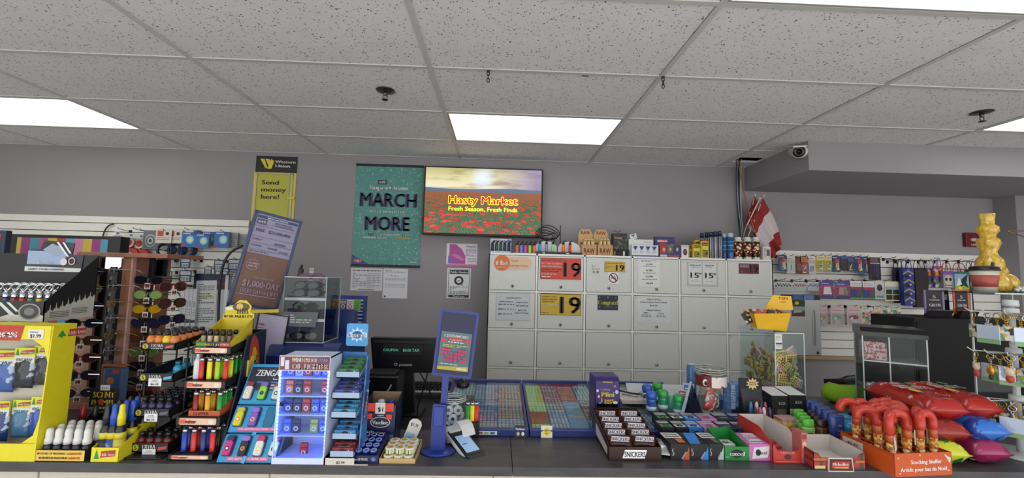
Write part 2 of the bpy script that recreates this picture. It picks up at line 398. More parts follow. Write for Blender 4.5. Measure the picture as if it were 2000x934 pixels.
# superdraw poster
sp = Mspots('teal_poster', '#4d8a82', [(.45, '#528f87'), (.8, '#5b968e'), (.97, '#7fb5ad')], 90, (1, 1, 1), .5)
X0, X1, Z0, Z1 = R(691, 321, 823, 522, PW-.01); w, h = X1-X0, Z1-Z0
t = thing('lottery_poster', 'tall teal lottery poster reading MARCH IS THE MONTH OF MORE', 'poster', ((X0+X1)/2, PW, Z0))
m = MB(); m.bx(-w/2, w/2, -.004, 0, .02, h-.02, sp)
m.art(w, h, [('p', [(0, .02), (.26, .02), (0, .115)], '#453f8c'), ('e', .05, .055, .02, .014, '#d06a3c'), ('e', .09, .055, .02, .014, '#e0a060'), ('e', .13, .055, .02, .014, '#d06a3c'),
  ('r', .33, .8, .46, .845, '#1e2250'), ('t', '649', .395, .823, .03, W_), ('t', 'SuperDraw', .5, .77, .04, W_, .62), ('t', 'MARCH', .492, .65, .135, '#2c2c50', .82), ('t', 'MARCH', .508, .65, .135, '#2c2c50', .82), ('t', 'MARCH', .5, .654, .135, '#2c2c50', .84),
  ('t', 'IS THE MONTH OF', .5, .535, .02, W_, .6), ('t', 'MORE', .492, .42, .135, '#2c2c50', .64), ('t', 'MORE', .508, .42, .135, '#2c2c50', .64), ('t', 'MORE', .5, .424, .135, '#2c2c50', .66), ('t', '225', .26, .312, .02, '#22223c', .14), ('t', 'GUARANTEED', .62, .312, .02, W_, .46),
  ('t', 'WINNERS OF', .34, .28, .02, W_, .42), ('t', '$10,000', .74, .28, .021, '#d8cc50', .28), ('r', .86, .05, .96, .055, W_)], -.004, -w/2)
rd = random.Random(3)
for k in range(60):
    a, b_ = rd.choice([(rd.uniform(0, .12), rd.random()), (rd.uniform(.86, 1), rd.random()), (rd.random(), rd.uniform(.92, .98)), (rd.uniform(.6, 1), rd.uniform(.05, .25))]); s_ = rd.uniform(.003, .012)
    m.art(w, h, [('p', [(a, b_), (min(1, a+s_*2), b_+s_*.4), (min(1, a+s_), b_+s_)], '#b8d8d0')], -.0045, -w/2)
m.build('sheet', t)
m = MB(); m.bx(-w/2-.005, w/2+.005, -.012, 0, h-.022, h, '#151518', .003); m.build('top_rail', t)
m = MB(); m.bx(-w/2-.005, w/2+.005, -.012, 0, 0, .022, '#151518', .003); m.build('bottom_rail', t)
# western union sign with holder
X0, X1, Z0, Z1 = R(493, 305, 576, 445, PW-.01); w, h = X1-X0, Z1-Z0; YEL = '#d6c340'
t = thing('money_transfer_sign', 'black and yellow Send money here sign on wall with clear leaflet holder', 'sign', ((X0+X1)/2, PW, Z0))
m = MB(); m.bx(-w/2, w/2, -.004, 0, 0, h*.78, YEL); m.bx(-w/2+.01, w/2, -.005, 0, h*.77, h, '#1c1b1e')
m.art(w, h, [('p', [(.12, .96), (.22, .96), (.3, .84), (.27, .82)], YEL), ('p', [(.24, .96), (.34, .96), (.42, .84), (.36, .82), (.33, .86)], YEL), ('p', [(.38, .96), (.46, .93), (.4, .82), (.3, .82)], YEL),
   ('t', 'Western', .72, .925, .042, W_, .48), ('t', 'Union', .665, .867, .042, W_, .36)], -.005, -w/2)
m.art(w, h, [('t', 'Send', .4, .63, .062, '#2c2a10', .42), ('t', 'money', .49, .53, .062, '#2c2a10', .58), ('t', 'here!', .42, .43, .066, '#2c2a10', .42)], -.0075, -w/2)
m.build('board', t)
m = MB(); m.bx(-w*.42, w*.36, -.007, -.004, h*.05, h*.74, '#dccb4c'); m.build('leaflet', t)
m = MB()
for a in ((-w*.45, -w*.41), (w*.39, w*.44)): m.bx(a[0], a[1], -.016, -.004, .02, h*.76, '#b9b69c', .002)
m.bx(-w*.45, w*.44, -.016, -.004, h*.745, h*.76, '#b9b69c'); m.bx(w*.34, w*.5, -.018, -.01, h*.4, h*.43, YEL); m.build('holder_rail', t)
m = MB(); m.bx(-w*.45, w*.44, -.014, -.012, .02, h*.75, GLASS()); m.build('clear_cover', t)
# ------------------------------------------------------------ television
X0, X1, Z0, Z1 = R(826.5, 327.5, 1060, 461.5, 3.79); w, h = X1-X0, Z1-Z0
def mat_field():
    m = bpy.data.materials.new('television_picture'); m.use_nodes = True; nt = m.node_tree; b = nt.nodes['Principled BSDF']
    tc = nt.nodes.new('ShaderNodeTexCoord'); s = nt.nodes.new('ShaderNodeSeparateXYZ'); nt.links.new(tc.outputs['Object'], s.inputs[0])
    def mt(op, a, b_=None, c_=None, cl=False):
        n = nt.nodes.new('ShaderNodeMath'); n.operation = op; n.use_clamp = cl
        for i, v in enumerate((a, b_, c_)):
            if v is None: continue
            if isinstance(v, (int, float)): n.inputs[i].default_value = v
            else: nt.links.new(v, n.inputs[i])
        return n.outputs[0]
    z = mt('DIVIDE', s.outputs['Z'], h); hz = .655       # horizon height
    sk = mt('DIVIDE', mt('SUBTRACT', z, hz), 1-hz)
    nz = node(nt, 'ShaderNodeTexNoise', iScale=3.0, iDetail=5.0); mp = node(nt, 'ShaderNodeMapping'); mp.inputs['Scale'].default_value = (1, 1, 6)
    nt.links.new(tc.outputs['Object'], mp.inputs[0]); nt.links.new(mp.outputs[0], nz.inputs['Vector'])
    sky = ramp(nt, sk, [(0, '#c9c3a8'), (.15, '#f0ecd0'), (.5, '#e6e0b4'), (1, '#bcb67c')], 'LINEAR')
    cl = ramp(nt, nz.outputs[0], [(0, '#ffffff'), (.5, '#f4f0e4'), (.66, '#b49a8c'), (.8, '#8a7f96')], 'LINEAR')
    xr = mt('MULTIPLY', mt('ADD', s.outputs['X'], -.06), 2.4, None, True); pur = node(nt, 'ShaderNodeMix', data_type='RGBA'); nt.links.new(xr, pur.inputs[0]); nt.links.new(sky, pur.inputs[6]); pur.inputs[7].default_value = (*rgb('#9a8cb0'), 1)
    mul = node(nt, 'ShaderNodeMix', data_type='RGBA', blend_type='MULTIPLY'); mul.inputs[0].default_value = .8; nt.links.new(pur.outputs[2], mul.inputs[6]); nt.links.new(cl, mul.inputs[7])
    dx = mt('ADD', s.outputs['X'], .01); dz = mt('SUBTRACT', s.outputs['Z'], h*.84); d = mt('SQRT', mt('ADD', mt('MULTIPLY', dx, dx), mt('MULTIPLY', dz, dz)))
    sun = mt('SUBTRACT', 1, mt('MULTIPLY', d, 8), None, True); sm = node(nt, 'ShaderNodeMix', data_type='RGBA'); nt.links.new(sun, sm.inputs[0]); nt.links.new(mul.outputs[2], sm.inputs[6]); sm.inputs[7].default_value = (*rgb('#dcecff'), 1)
    # poppy field with perspective
    dep = mt('DIVIDE', .35, mt('ADD', mt('SUBTRACT', hz, z), .06)); u = mt('MULTIPLY', s.outputs['X'], mt('MULTIPLY', dep, 16)); v = mt('MULTIPLY', dep, 13)
    cb = nt.nodes.new('ShaderNodeCombineXYZ'); nt.links.new(u, cb.inputs[0]); nt.links.new(v, cb.inputs[1])
    vo = node(nt, 'ShaderNodeTexVoronoi', iScale=1.9); nt.links.new(cb.outputs[0], vo.inputs['Vector']); sc = nt.nodes.new('ShaderNodeSeparateColor'); nt.links.new(vo.outputs['Color'], sc.inputs[0])
    pr = mt('LESS_THAN', vo.outputs['Distance'], mt('MULTIPLY_ADD', sc.outputs[0], .62, .12))
    n2 = node(nt, 'ShaderNodeTexNoise', iScale=14.0, iDetail=6.0); nt.links.new(cb.outputs[0], n2.inputs['Vector'])
    gr = ramp(nt, n2.outputs[0], [(0, '#08140c'), (.45, '#1c3c22'), (.58, '#4a7842'), (.72, '#b4c890')], 'LINEAR')
    rc = ramp(nt, sc.outputs[1], [(0, '#981818'), (.4, '#c82420'), (.8, '#e04030'), (1, '#701828')], 'LINEAR')
    fm = node(nt, 'ShaderNodeMix', data_type='RGBA'); nt.links.new(pr, fm.inputs[0]); nt.links.new(gr, fm.inputs[6]); nt.links.new(rc, fm.inputs[7])
    far = mt('MULTIPLY', mt('SUBTRACT', z, .46), 5, None, True); fm2 = node(nt, 'ShaderNodeMix', data_type='RGBA'); nt.links.new(mt('MULTIPLY', far, .35), fm2.inputs[0]); nt.links.new(fm.outputs[2], fm2.inputs[6]); fm2.inputs[7].default_value = (*rgb('#b4603c'), 1)
    hill = mt('ADD', hz+.028, mt('MULTIPLY', mt('SINE', mt('MULTIPLY', s.outputs['X'], 7)), .012)); ih = mt('LESS_THAN', z, hill)
    hm = node(nt, 'ShaderNodeMix', data_type='RGBA'); nt.links.new(ih, hm.inputs[0]); nt.links.new(sm.outputs[2], hm.inputs[6]); hm.inputs[7].default_value = (*rgb('#5a6c88'), 1)
    ff = mt('LESS_THAN', z, hz-.02); fin = node(nt, 'ShaderNodeMix', data_type='RGBA'); nt.links.new(ff, fin.inputs[0]); nt.links.new(hm.outputs[2], fin.inputs[6]); nt.links.new(fm2.outputs[2], fin.inputs[7])
    b.inputs['Base Color'].default_value = (.01, .01, .01, 1); b.inputs['Roughness'].default_value = .25
    nt.links.new(fin.outputs[2], b.inputs['Emission Color']); b.inputs['Emission Strength'].default_value = .95
    return m
t = thing('television', 'large flat television on back wall showing a poppy field under sunset', 'television', ((X0+X1)/2, 3.80, Z0))
m = MB(); m.bx(-w/2, w/2, -.012, .03, 0, h, '#0b0b0d', .004); m.build('bezel', t)
sw, sh = w-.03, h-.032; m = MB(); m.bx(-sw/2, sw/2, -.0135, -.012, .02, h-.012, mat_field())
em = lambda c_, s_=1.0: M(c_, s_, 0, 'emit')
so = m.build('screen', t)
m = MB()
for dx, dz in ((-.004, 0), (.004, 0), (0, .005), (0, -.005)): m.txt('Hasty Market', dx, h*.52+dz, .072, em('#f2ea30'), -.0142, True, .62)
m.txt('Hasty Market', 0, h*.52, .072, em('#d21f1f'), -.0148, True, .62); m.txt('Fresh Season, Fresh Finds', 0, h*.39, .04, em('#c4e83a'), -.0145, True, .62)
m.build('lettering', so)
m = MB(); m.bx(-.25, .25, .03, .06, h*.2, h*.8, '#1a1a1c'); m.bx(-.1, .1, .06, WY-3.80-.002, h*.35, h*.65, '#1a1a1c'); m.build('wall_bracket', t)
# papers on the wall
card('wall_notice', 'white printed table taped under the teal poster, left sheet', 'paper notice', 685, 524, 747, 568, PW, [('L', .05, .84, .95, .95, 1, '#555555'), ('L', .06, .12, .5, .8, 9, '#777777'), ('r', .5, .12, .505, .8, '#999999'), ('r', .62, .12, .625, .8, '#999999'), ('r', .74, .12, .745, .8, '#999999'), ('r', .86, .12, .865, .8, '#999999'), ('L', .52, .12, .95, .8, 9, '#999999'), ('r', .25, .04, .75, .07, '#4a7a5a')], '#cfcfd4')
card('wall_notice', 'white typed sheet taped under the teal poster, right sheet', 'paper notice', 748, 525, 796, 583, PW, [('L', .08, .86, .9, .96, 2, '#777777'), ('L', .3, .73, .8, .8, 2, '#777777'), ('L', .08, .6, .95, .68, 3, '#888888'), ('L', .08, .35, .9, .5, 3, '#aaaaaa'), ('r', .06, .03, .14, .09, '#444444')], '#d3d3d8')
card('pregnancy_warning', 'pink and white warning leaflet with a pregnant figure, below the television', 'leaflet', 872, 476, 932, 521, PW, [('r', 0, .0, 1, .1, '#c46a9e'), ('p', [(.08, .12), (.1, .96), (.3, .96), (.5, .75), (.62, .45), (.62, .12)], '#b04c94'), ('p', [(.06, .5), (.06, .15), (.2, .15)], '#5a6ac4'), ('p', [(.15, .5), (.5, .25), (.62, .3), (.3, .55)], '#c77ab0'), ('t', 'Pregnancy', .8, .88, .06, '#3c3040', .3), ('L', .62, .45, .97, .8, 6, '#8a7a88'), ('L', .7, .2, .97, .4, 3, '#a89aa6')], '#dcd3dc')
card('public_notice', 'white Public Notice sheet with a black round logo below the leaflet', 'notice', 873, 524, 919, 583, PW, [('r', .05, .03, .95, .97, '#26262a'), ('r', .07, .04, .93, .96, '#dddde0'), ('r', .1, .8, .9, .94, '#1d1d20'), ('t', 'Public Notice', .5, .87, .07, W_, .74), ('e', .5, .59, .2, .15, '#18181a'), ('e', .5, .59, .11, .085, '#e4e4e6'), ('t', 'gift', .5, .59, .05, '#18181a', .12), ('p', [(.6, .45), (.68, .5), (.66, .42)], '#18181a'), ('L', .12, .14, .9, .4, 7, '#4a4a4e'), ('r', .08, .04, .92, .115, '#1d1d20'), ('t', 'Thank you', .5, .078, .05, W_, .5)], '#e2e2e4')
m = MB(); m.bx(-.02, .02, -.008, 0, 0, .05, '#d8d6d0', .002); m.bx(-.015, .015, -.0085, -.007, .02, .045, '#c0beb8')
one('light_switch', m, 'small white plate on the grey wall above the clear sunglasses case', 'switch', at(609, 534, PW))
# ------------------------------------------------------------ white tobacco cabinet
CY = 3.50
cx0, cx1 = at(954, 540, CY).x, at(1510, 545, CY).x; cz1 = (at(955, 495, CY).z+at(1507, 507, CY).z)/2
PX = (cx1-cx0)/6; PZ = 0.3085
CAB = thing('tobacco_cabinet', 'wide white wall cabinet with a grid of locked flap doors', 'cabinet', ((cx0+cx1)/2, CY, 0))
hw = (cx1-cx0)/2; FR = M('#e0e0d8', .45); DR = M('#c9cac4', .42)
m = MB(); m.bx(-hw, hw, .02, WY-CY-.026, .02, cz1, '#2e2e2c'); m.bx(-hw, hw, 0, WY-CY-.026, cz1-.012, cz1, FR)  # carcass coloured dark to deepen the shade in the door gaps
m.bx(-hw, hw, 0, .05, .0, cz1-5*PZ, FR)
for i in range(7): x = -hw+PX*i; m.bx(max(-hw, x-.008), min(hw, x+.008), .0, .1, 0, cz1, FR)
for j in range(6): z = cz1-.006-PZ*j; m.bx(-hw, hw, .001, .1, z-.008, z+.008, FR)
for i in (-1, 1): m.bx(min(i*hw, i*(hw-.012)), max(i*hw, i*(hw-.012)), .0, WY-CY-.026, 0, cz1, FR)
m.build('cabinet_body', CAB)
nums = [str(k) for k in range(1, 31)]
for j in range(5):
    for i in range(6):
        x = -hw+PX*(i+.5); z0 = cz1-.006-PZ*(j+1)+.0115; z1 = z0+PZ-.0235; dw = PX/2-.0125
        m = MB(); m.bx(-dw, dw, -.004, .014, 0, z1-z0, DR, .0015); m.txt(nums[j*6+i], -dw+.016, z1-z0-.014, .008, '#3c3a38', -.0045, True); d = m.build('door', CAB); d.location = (x, 0, z0)
        m = MB(); m.lathe([(.013, 0), (.013, -.006), (.009, -.010), (.009, -.016), (.003, -.018)], M('#b8b6b0', .25, .9), (0, -.004, 0), 12, ax='y'); m.bx(-.0015, .0015, -.0235, -.021, -.006, .006, '#2a2826')
        k = m.build('lock', d); k.location = (0, 0, .034)
DY = CY-.005
def dcard(*a, **k): return card(*a[:7], DY, *a[7:], **k)
o = dcard('money_transfer_sticker', 'orange and peach ria Send money here sticker on top left cabinet door', 'sticker', 965, 499, 1038, 528, [], '#d9b79c')
bpy.data.objects.remove(o)
X0, X1, Z0, Z1 = R(965, 500, 1039, 528, DY); w, h = X1-X0, Z1-Z0
m = MB(); pl = [(w/2-h/2+h/2*math.cos(a), h/2+h*.45*math.sin(a)) for a in [(-PI/2+PI*k/10) for k in range(11)]]+[(-w/2+h*.5, h*.95), (-w/2+h*.5, h*.05)]
m.prism(pl, -.001, 0, '#d9b394'); m.prism([(-w/2+h*.55+h*.55*math.cos(a*PI/14), h/2+h*.55*math.sin(a*PI/14)) for a in range(28)], -.002, 0, '#cf6a2c')
m.txt('ria', -w/2+h*.55, h*.55, h*.42, W_, -.0025, True, h*.8); m.txt('Money Transfer', -w/2+h*.55, h*.2, h*.09, W_, -.0025, True, h*.7)
m.txt('Send', .01, h*.68, h*.17, '#5a4434', -.0015, False); m.txt('money here', .045, h*.34, h*.17, '#5a4434', -.0015, False, w*.5)
one('money_transfer_sticker', m, 'orange and peach ria Send money here sticker on top left cabinet door', 'sticker', ((X0+X1)/2, DY, Z0))
tb = [('t', '19', .79, .48, .72, '#120c0c', .42)]
dcard('age_limit_sign', 'red and black age 19 tobacco sign on the top row of the cabinet', 'sign', 1056, 505, 1134, 545, [('L', .03, .84, .66, .92, 1, '#400c0c'), ('t', 'KILL 1 OUT OF EVERY 2', .27, .74, .08, W_, .5), ('t', 'LONG-TERM SMOKERS.', .27, .6, .08, W_, .5), ('t', 'It is illegal to sell or supply', .27, .47, .06, '#400c0c', .5), ('t', 'them to anyone under', .24, .36, .06, '#400c0c', .44), ('t', '19 YEARS OF AGE.', .22, .23, .09, W_, .4), ('L', .03, .06, .25, .13, 1, W_)]+tb, '#c8402c', frame=('#5c2018', .003, .003))
dcard('age_limit_sign', 'yellow and black age 19 sign on the second row of the cabinet', 'sign', 1056, 575, 1134, 615, [('t', 'It is illegal to sell or', .22, .88, .07, '#1c1808', .38), ('t', 'supply e-cigarettes', .22, .76, .07, '#1c1808', .38), ('t', 'to anyone under', .19, .64, .07, '#1c1808', .32), ('t', '19 YEARS OF AGE.', .25, .5, .1, W_, .44), ('L', .03, .06, .2, .12, 1, '#5a4a10')]+[('t', '19', .74, .5, .84, '#120f0a', .5)], '#c7a32a', frame=('#3a3010', .003, .003))
dcard('age_limit_sign', 'small yellow age 19 sign above the no smoking sign', 'sign', 1181, 512, 1220, 531, [('L', .03, .8, .95, .92, 1, '#3a3010'), ('L', .03, .2, .5, .75, 4, '#7a6820'), ('t', '19', .77, .42, .62, '#171208', .4)], '#c2a032', frame=('#3a3010', .002, .002))
dcard('no_smoking_sign', 'white square no smoking sign with a red circle on cabinet door', 'sign', 1187, 532, 1209, 555, [('e', .5, .52, .42, .42, '#5c1c24'), ('e', .5, .52, .33, .33, '#e2dfe0'), ('r', .25, .46, .72, .54, '#26262a'), ('p', [(.22, .74), (.3, .82), (.8, .32), (.72, .24)], '#5c1c24'), ('p', [(.5, .6), (.6, .75), (.65, .62)], '#4a4a4e')], '#dcdad8')
dcard('small_sticker', 'tiny white printed sticker left of the small yellow sign', 'sticker', 1156, 515, 1171, 535, [('L', .0, .4, 1, 1, 5, '#55524e'), ('e', .25, .18, .16, .12, '#7a8a8a'), ('e', .75, .18, .16, .12, '#a05048')], '#c8c8c2')
dcard('congratulations_card', 'dark blue Congrats card on the second row of cabinet doors', 'card', 1167, 577, 1207, 606, [('t', 'Congrats!', .5, .52, .3, '#d8cf4a', .96), ('e', .1, .85, .04, .05, '#5c6a8c'), ('e', .5, .87, .04, .05, '#8c84a0'), ('e', .88, .8, .04, .05, '#5c6a8c'), ('e', .1, .2, .04, .05, '#6a7290'), ('r', .3, .2, .75, .215, '#9aa0b0'), ('e', .9, .2, .04, .05, '#5c6a8c')], '#1a2138')
T2 = '#2e2c2a'
dcard('price_sheet', 'white sheet of cigarette prices from 13.99 down on cabinet top row', 'price sheet', 1247, 507, 1289, 560, [('L', .12, .9, .9, .98, 2, '#55524e'), ('t', '13.99', .5, .82, .07, T2, .3), ('L', .2, .72, .8, .76, 1, '#55524e'), ('t', '6.50', .5, .6, .07, T2, .3), ('L', .2, .48, .8, .52, 1, '#55524e'), ('t', '11.99', .5, .37, .07, T2, .3), ('L', .15, .24, .85, .29, 1, '#55524e'), ('t', '34.99', .5, .12, .07, T2, .3)], '#d6d7d4')
dcard('price_sheet', 'laminated grey sheet with two large 15 prices on cabinet top row', 'price sheet', 1342, 512, 1402, 560, [('r', .05, .08, .47, .96, '#cfd0ce'), ('r', .51, .08, .95, .96, '#cfd0ce'), ('t', 'SUPER VALUE', .26, .86, .06, T2, .36), ('t', 'PREMIUM', .72, .86, .06, T2, .28), ('L', .15, .76, .4, .8, 1, '#777772'), ('L', .6, .76, .85, .8, 1, '#777772'), ('t', '15', .24, .46, .22, T2, .26), ('t', '.49', .41, .52, .08, T2, .1), ('t', '15', .71, .46, .22, T2, .26), ('t', '.49', .88, .52, .08, T2, .1), ('L', .12, .2, .4, .23, 1, '#777772'), ('L', .6, .2, .85, .23, 1, '#777772'), ('L', .3, .04, .75, .07, 1, '#777772')], '#b4b5b3')
dcard('age_limit_sign', 'dark maroon age 19 sign on the top right cabinet door', 'sign', 1443, 515, 1482, 535, [('t', '19', .76, .5, .7, '#1c060c', .4), ('L', .06, .6, .5, .9, 3, '#c0b0b0'), ('L', .08, .12, .3, .2, 1, '#c0b0b0')], '#5a1420')
dcard('price_sheet', 'grey laminated VAPE PRODUCT price sheet on second row left door', 'price sheet', 969, 573, 1034, 625, [('t', 'VAPE PRODUCT', .52, .82, .06, T2, .46), ('t', 'DISPOSABLES', .3, .68, .05, T2, .4), ('t', 'VAPE PODS', .78, .66, .05, T2, .34), ('t', '$26.48', .18, .58, .055, T2, .22), ('L', .32, .55, .54, .6, 1, T2), ('t', '$7.26/Pod', .78, .54, .055, T2, .34), ('r', .56, .2, .565, .74, '#8a8b8c'), ('t', '$28.25', .18, .4, .055, T2, .22), ('L', .32, .38, .54, .42, 1, T2), ('t', '$21.75', .78, .37, .055, T2, .24), ('t', '$31.75', .18, .22, .055, T2, .22), ('L', .32, .2, .5, .24, 1, T2), ('t', 'Pack of 3 Pods', .78, .27, .05, T2, .38)], '#bfc1c4', frame=('#a9abad', .003, .002))
dcard('price_sheet', 'white Tobacco Pricing sheet on the second row of cabinet doors', 'price sheet', 1244, 580, 1309, 630, [('t', 'Tobacco Pricing', .5, .9, .06, T2, .42), ('t', 'Heated Tobacco Starter Bundle', .5, .79, .06, T2, .8), ('t', '$44.95', .5, .66, .06, T2, .22), ('t', 'Heated Tobacco', .5, .48, .06, T2, .42), ('t', "200's", .27, .37, .05, T2, .16), ('t', "Terea", .72, .37, .05, T2, .16), ('L', .14, .2, .42, .32, 2, '#777772'), ('L', .58, .2, .86, .32, 2, '#777772'), ('L', .3, .04, .7, .08, 1, '#999992')], '#cdcfd0')
# ------------------------------------------------------------ ceiling things
m0 = MB(); m0.lathe([(.001, 0), (.055, -.001), (.055, -.004), (.03, -.009), (.016, -.010)], M('#4e4b48', .3, .8), (0, 0, 0), 20); m0.lathe([(.012, -.01), (.010, -.03), (.006, -.032)], M('#6a6662', .3, .8), (0, 0, 0), 12)
t = thing('fire_sprinkler', 'dark metal pendant sprinkler in the ceiling left of the lit panel', 'sprinkler', (on(753, 176, CZ).x, on(753, 176, CZ).y, CZ-.001)); m0.build('escutcheon', t)
m = MB(); m.tube([(-.011, 0, -.03), (-.014, 0, -.042), (-.006, 0, -.056)], .0025, M('#4a4744', .3, .8), 6); m.tube([(.011, 0, -.03), (.014, 0, -.042), (.006, 0, -.056)], .0025, M('#4a4744', .3, .8), 6); m.lathe([(.001, -.056), (.018, -.057), (.018, -.06), (.001, -.061)], M('#3a3836', .3, .8)); m.build('deflector', t)
dup(t, (on(1917, 219, CZ).x, on(1917, 219, CZ).y, CZ-.001), 'brass-toned pendant sprinkler in the ceiling near the right edge')
for k, (px, py, lb, n) in enumerate([(954, 135, 'short dark chain hanging from the ceiling grid, left of centre', 3), (1295, 147, 'short dark chain hanging at the ceiling grid crossing, right of centre', 3)]):
    p = on(px, py, CZ); m = MB(); m.bx(-.008, .008, -.004, .004, -.012, 0, '#2a2826')
    for i in range(n):
        z = -.018-.018*i; ring = [((.007*math.cos(a*PI/5) if i % 2 == 0 else 0), (0 if i % 2 == 0 else .007*math.cos(a*PI/5)), z+.012*math.sin(a*PI/5)) for a in range(10)]
        m.tube(ring, .0025, '#2a2826', 6, True)
    one('hanging_chain', m, lb, 'chain', (p.x, p.y, CZ-.006))
p = on(1143, 147, CZ); m = MB(); m.bx(-.018, .018, -.008, .008, -.004, 0, '#4c4a48'); one('ceiling_clip', m, 'small dark clip on the ceiling tile between the two chains', 'clip', (p.x, p.y, CZ))
# security camera on the soffit corner
p = at(1574, 288, 3.066)
t = thing('security_camera', 'white bullet security camera on the corner of the soffit', 'camera', (2.334, 3.11, CZ-.075)); t.scale = (1.5, 1.5, 1.5)
WH = M('#d0cecb', .35)
m = MB(); m.lathe([(.03, 0), (.032, -.012), (.022, -.022), (.001, -.024)], WH, (0, 0, 0), 16, ax='x'); m.lathe([(.012, 0), (.012, .03)], WH, (-.05, 0, 0), 10, ax='x'); m.build('mount', t)
m = MB(); T = Matrix.Translation((-.05, -.01, -.002)) @ Matrix.Rotation(-.4, 4, 'Z') @ Matrix.Rotation(.3, 4, 'X')
m.lathe([(.02, .05), (.028, .04), (.030, -.05), (.030, -.055)], WH, (0, 0, 0), 20, ax='y', T=T); m.bx(-.031, .031, -.075, .03, .022, .031, WH, .004, T=T)
bd = m.build('housing', t); m = MB(); m.lathe([(.027, -.052), (.027, -.058), (.010, -.059), (.010, -.056)], M('#121214', .2), (0, 0, 0), 20, ax='y', T=T); m.build('lens', bd)
# cables from the ceiling opening
def wall_tube(name, lb, pts, r, c, cat='cable'):
    P = [at(x, y, Y) for x, y, Y in pts]; m = MB()
    Q = []
    for i in range(len(P)-1):
        a, b_, c_, d_ = P[max(i-1, 0)], P[i], P[i+1], P[min(i+2, len(P)-1)]
        for s_ in range(4):
            u = s_/4; Q.append(.5*((2*b_)+(c_-a)*u+(2*a-5*b_+4*c_-d_)*u*u+(3*b_-a-3*c_+d_)*u**3))
    Q.append(P[-1]); o = Q[0].copy(); m.tube([q_-o for q_ in Q], r, c, 6); return one(name, m, lb, cat, o)
wall_tube('network_cable', 'thick dark blue cable bundle hanging from the ceiling opening', [(1444, 312, 3.68), (1443, 330, 3.80), (1443, 380, 3.87), (1446, 430, 3.87), (1450, 470, 3.86), (1449, 505, 3.87)], .008, '#1c2438')
wall_tube('network_cable', 'dark blue cable hanging left of the thick bundle', [(1439, 313, 3.68), (1438, 340, 3.82), (1440, 400, 3.88), (1446, 460, 3.88), (1455, 504, 3.87)], .004, '#24345c')
wall_tube('network_cable', 'white cable hanging down the wall beside the blue bundle', [(1448, 312, 3.67), (1447, 340, 3.80), (1447, 400, 3.855), (1451, 455, 3.85), (1455, 495, 3.85)], .0045, '#c4c6cc')
wall_tube('network_cable', 'thin white cable curling to the cabinet top behind the spray cans', [(1435, 328, 3.85), (1439, 335, 3.86), (1442, 400, 3.84), (1448, 455, 3.83), (1443, 500, 3.83)], .003, '#b4bccc')
wall_tube('orange_cable', 'thin orange cable running from ceiling opening down across the flags', [(1441, 310, 3.64), (1446, 340, 3.7), (1455, 385, 3.72), (1465, 425, 3.62), (1480, 470, 3.60), (1484, 500, 3.62)], .004, '#a8592c')
# ------------------------------------------------------------ flags
def flag(label, base, top, pts, cols, Y, seed):
    t = thing('canadian_flag', label, 'flag', at(*base, Y+.02))
    o = at(*base, Y+.02); b_ = Vector((0, 0, 0)); tp = at(*top, Y)-o
    m = MB(); m.tube([b_, tp], .005, '#d0c0b8', 8); pole = m.build('pole', t); m = MB(); m.ell(tp.x, tp.y, tp.z, .009, .009, .009, '#e0ddd4', 10); m.build('finial', pole)
    m = MB(); vs = []; fs = []; ci = []
    # cloth grid from corner pixels: (a top, b bottom at pole), (c top, d bottom at fly)
    A, B, C_, D = [at(x, y, Y)-o for x, y in pts]; n, k = 18, 12
    for i in range(n+1):
        u = i/n
        for j in range(k+1):
            v = j/k; p = A.lerp(B, v).lerp(C_.lerp(D, v), u); p = p+Vector((.012*math.sin(v*9+u*3+seed)*(u*.8+.2), -.025*math.sin(v*14+u*4+seed)*(.3+u), 0)); vs.append(p)
    for i in range(n):
        for j in range(k): a = i*(k+1)+j; fs.append(((a, a+1, a+k+2, a+k+1), cols[0] if (i+.5)/n < .3 else (cols[1] if (i+.5)/n < .7 else cols[0])))
    for c_ in set(c for _, c in fs): m.add(vs, [f for f, c2 in fs if c2 == c_], c_, True)
    m.build('cloth', t); return t
RD = M('#8e1c1c', .75, 0, 'fab'); FW = M('#c8bcc0', .75, 0, 'fab')
flag('small red and white flag at front, draped over the cabinet corner', (1458, 470), (1492, 382), [(1490, 386), (1464, 438), (1530, 478), (1504, 510)], (RD, FW), 3.70, 0)
flag('small red flag behind, its pole crossing the front flag', (1452, 462), (1475, 381), [(1473, 384), (1456, 432), (1506, 440), (1480, 470)], (RD, FW), 3.78, 2)
m = MB(); P = at(1459, 440, 3.66); q_ = at(1484, 388, 3.66)-P; m.tube([(0, 0, 0), q_], .006, '#d8c8c4', 8); m.ell(q_.x, q_.y, q_.z, .009, .009, .009, '#e0ddd4', 10)
one('flag_pole', m, 'bare pink flag pole leaning between the two flags', 'pole', P)
# ------------------------------------------------------------ generic goods
def prod(name, label, cat, W_m, D, H, base, els, loc, rz=0, group=None, rot=None, side=None, top=None, bev=.0008, parts=()):
    """a printed carton: front art in els, standing on z=0 with its front face at y=-D/2"""
    m = MB(); m.bx(-W_m/2, W_m/2, -D/2, D/2, 0, H, base, bev)
    m.art(W_m*.98, H*.98, els, -D/2, -W_m*.49, H*.01)
    if side: m.art(D*.96, H*.96, side, 0, -D*.48, H*.02, T=Matrix.Translation((-W_m/2, 0, 0)) @ Matrix.Rotation(-PI/2, 4, 'Z'))
    if side: m.art(D*.96, H*.96, side, 0, -D*.48, H*.02, T=Matrix.Translation((W_m/2, 0, 0)) @ Matrix.Rotation(PI/2, 4, 'Z'))
    if top: m.art(W_m*.96, D*.96, top, 0, -W_m*.48, -D*.48, T=Matrix.Translation((0, 0, H)) @ Matrix.Rotation(-PI/2, 4, 'X'))
    o = one(name, m, label, cat, loc, rz, group, rot)
    return o
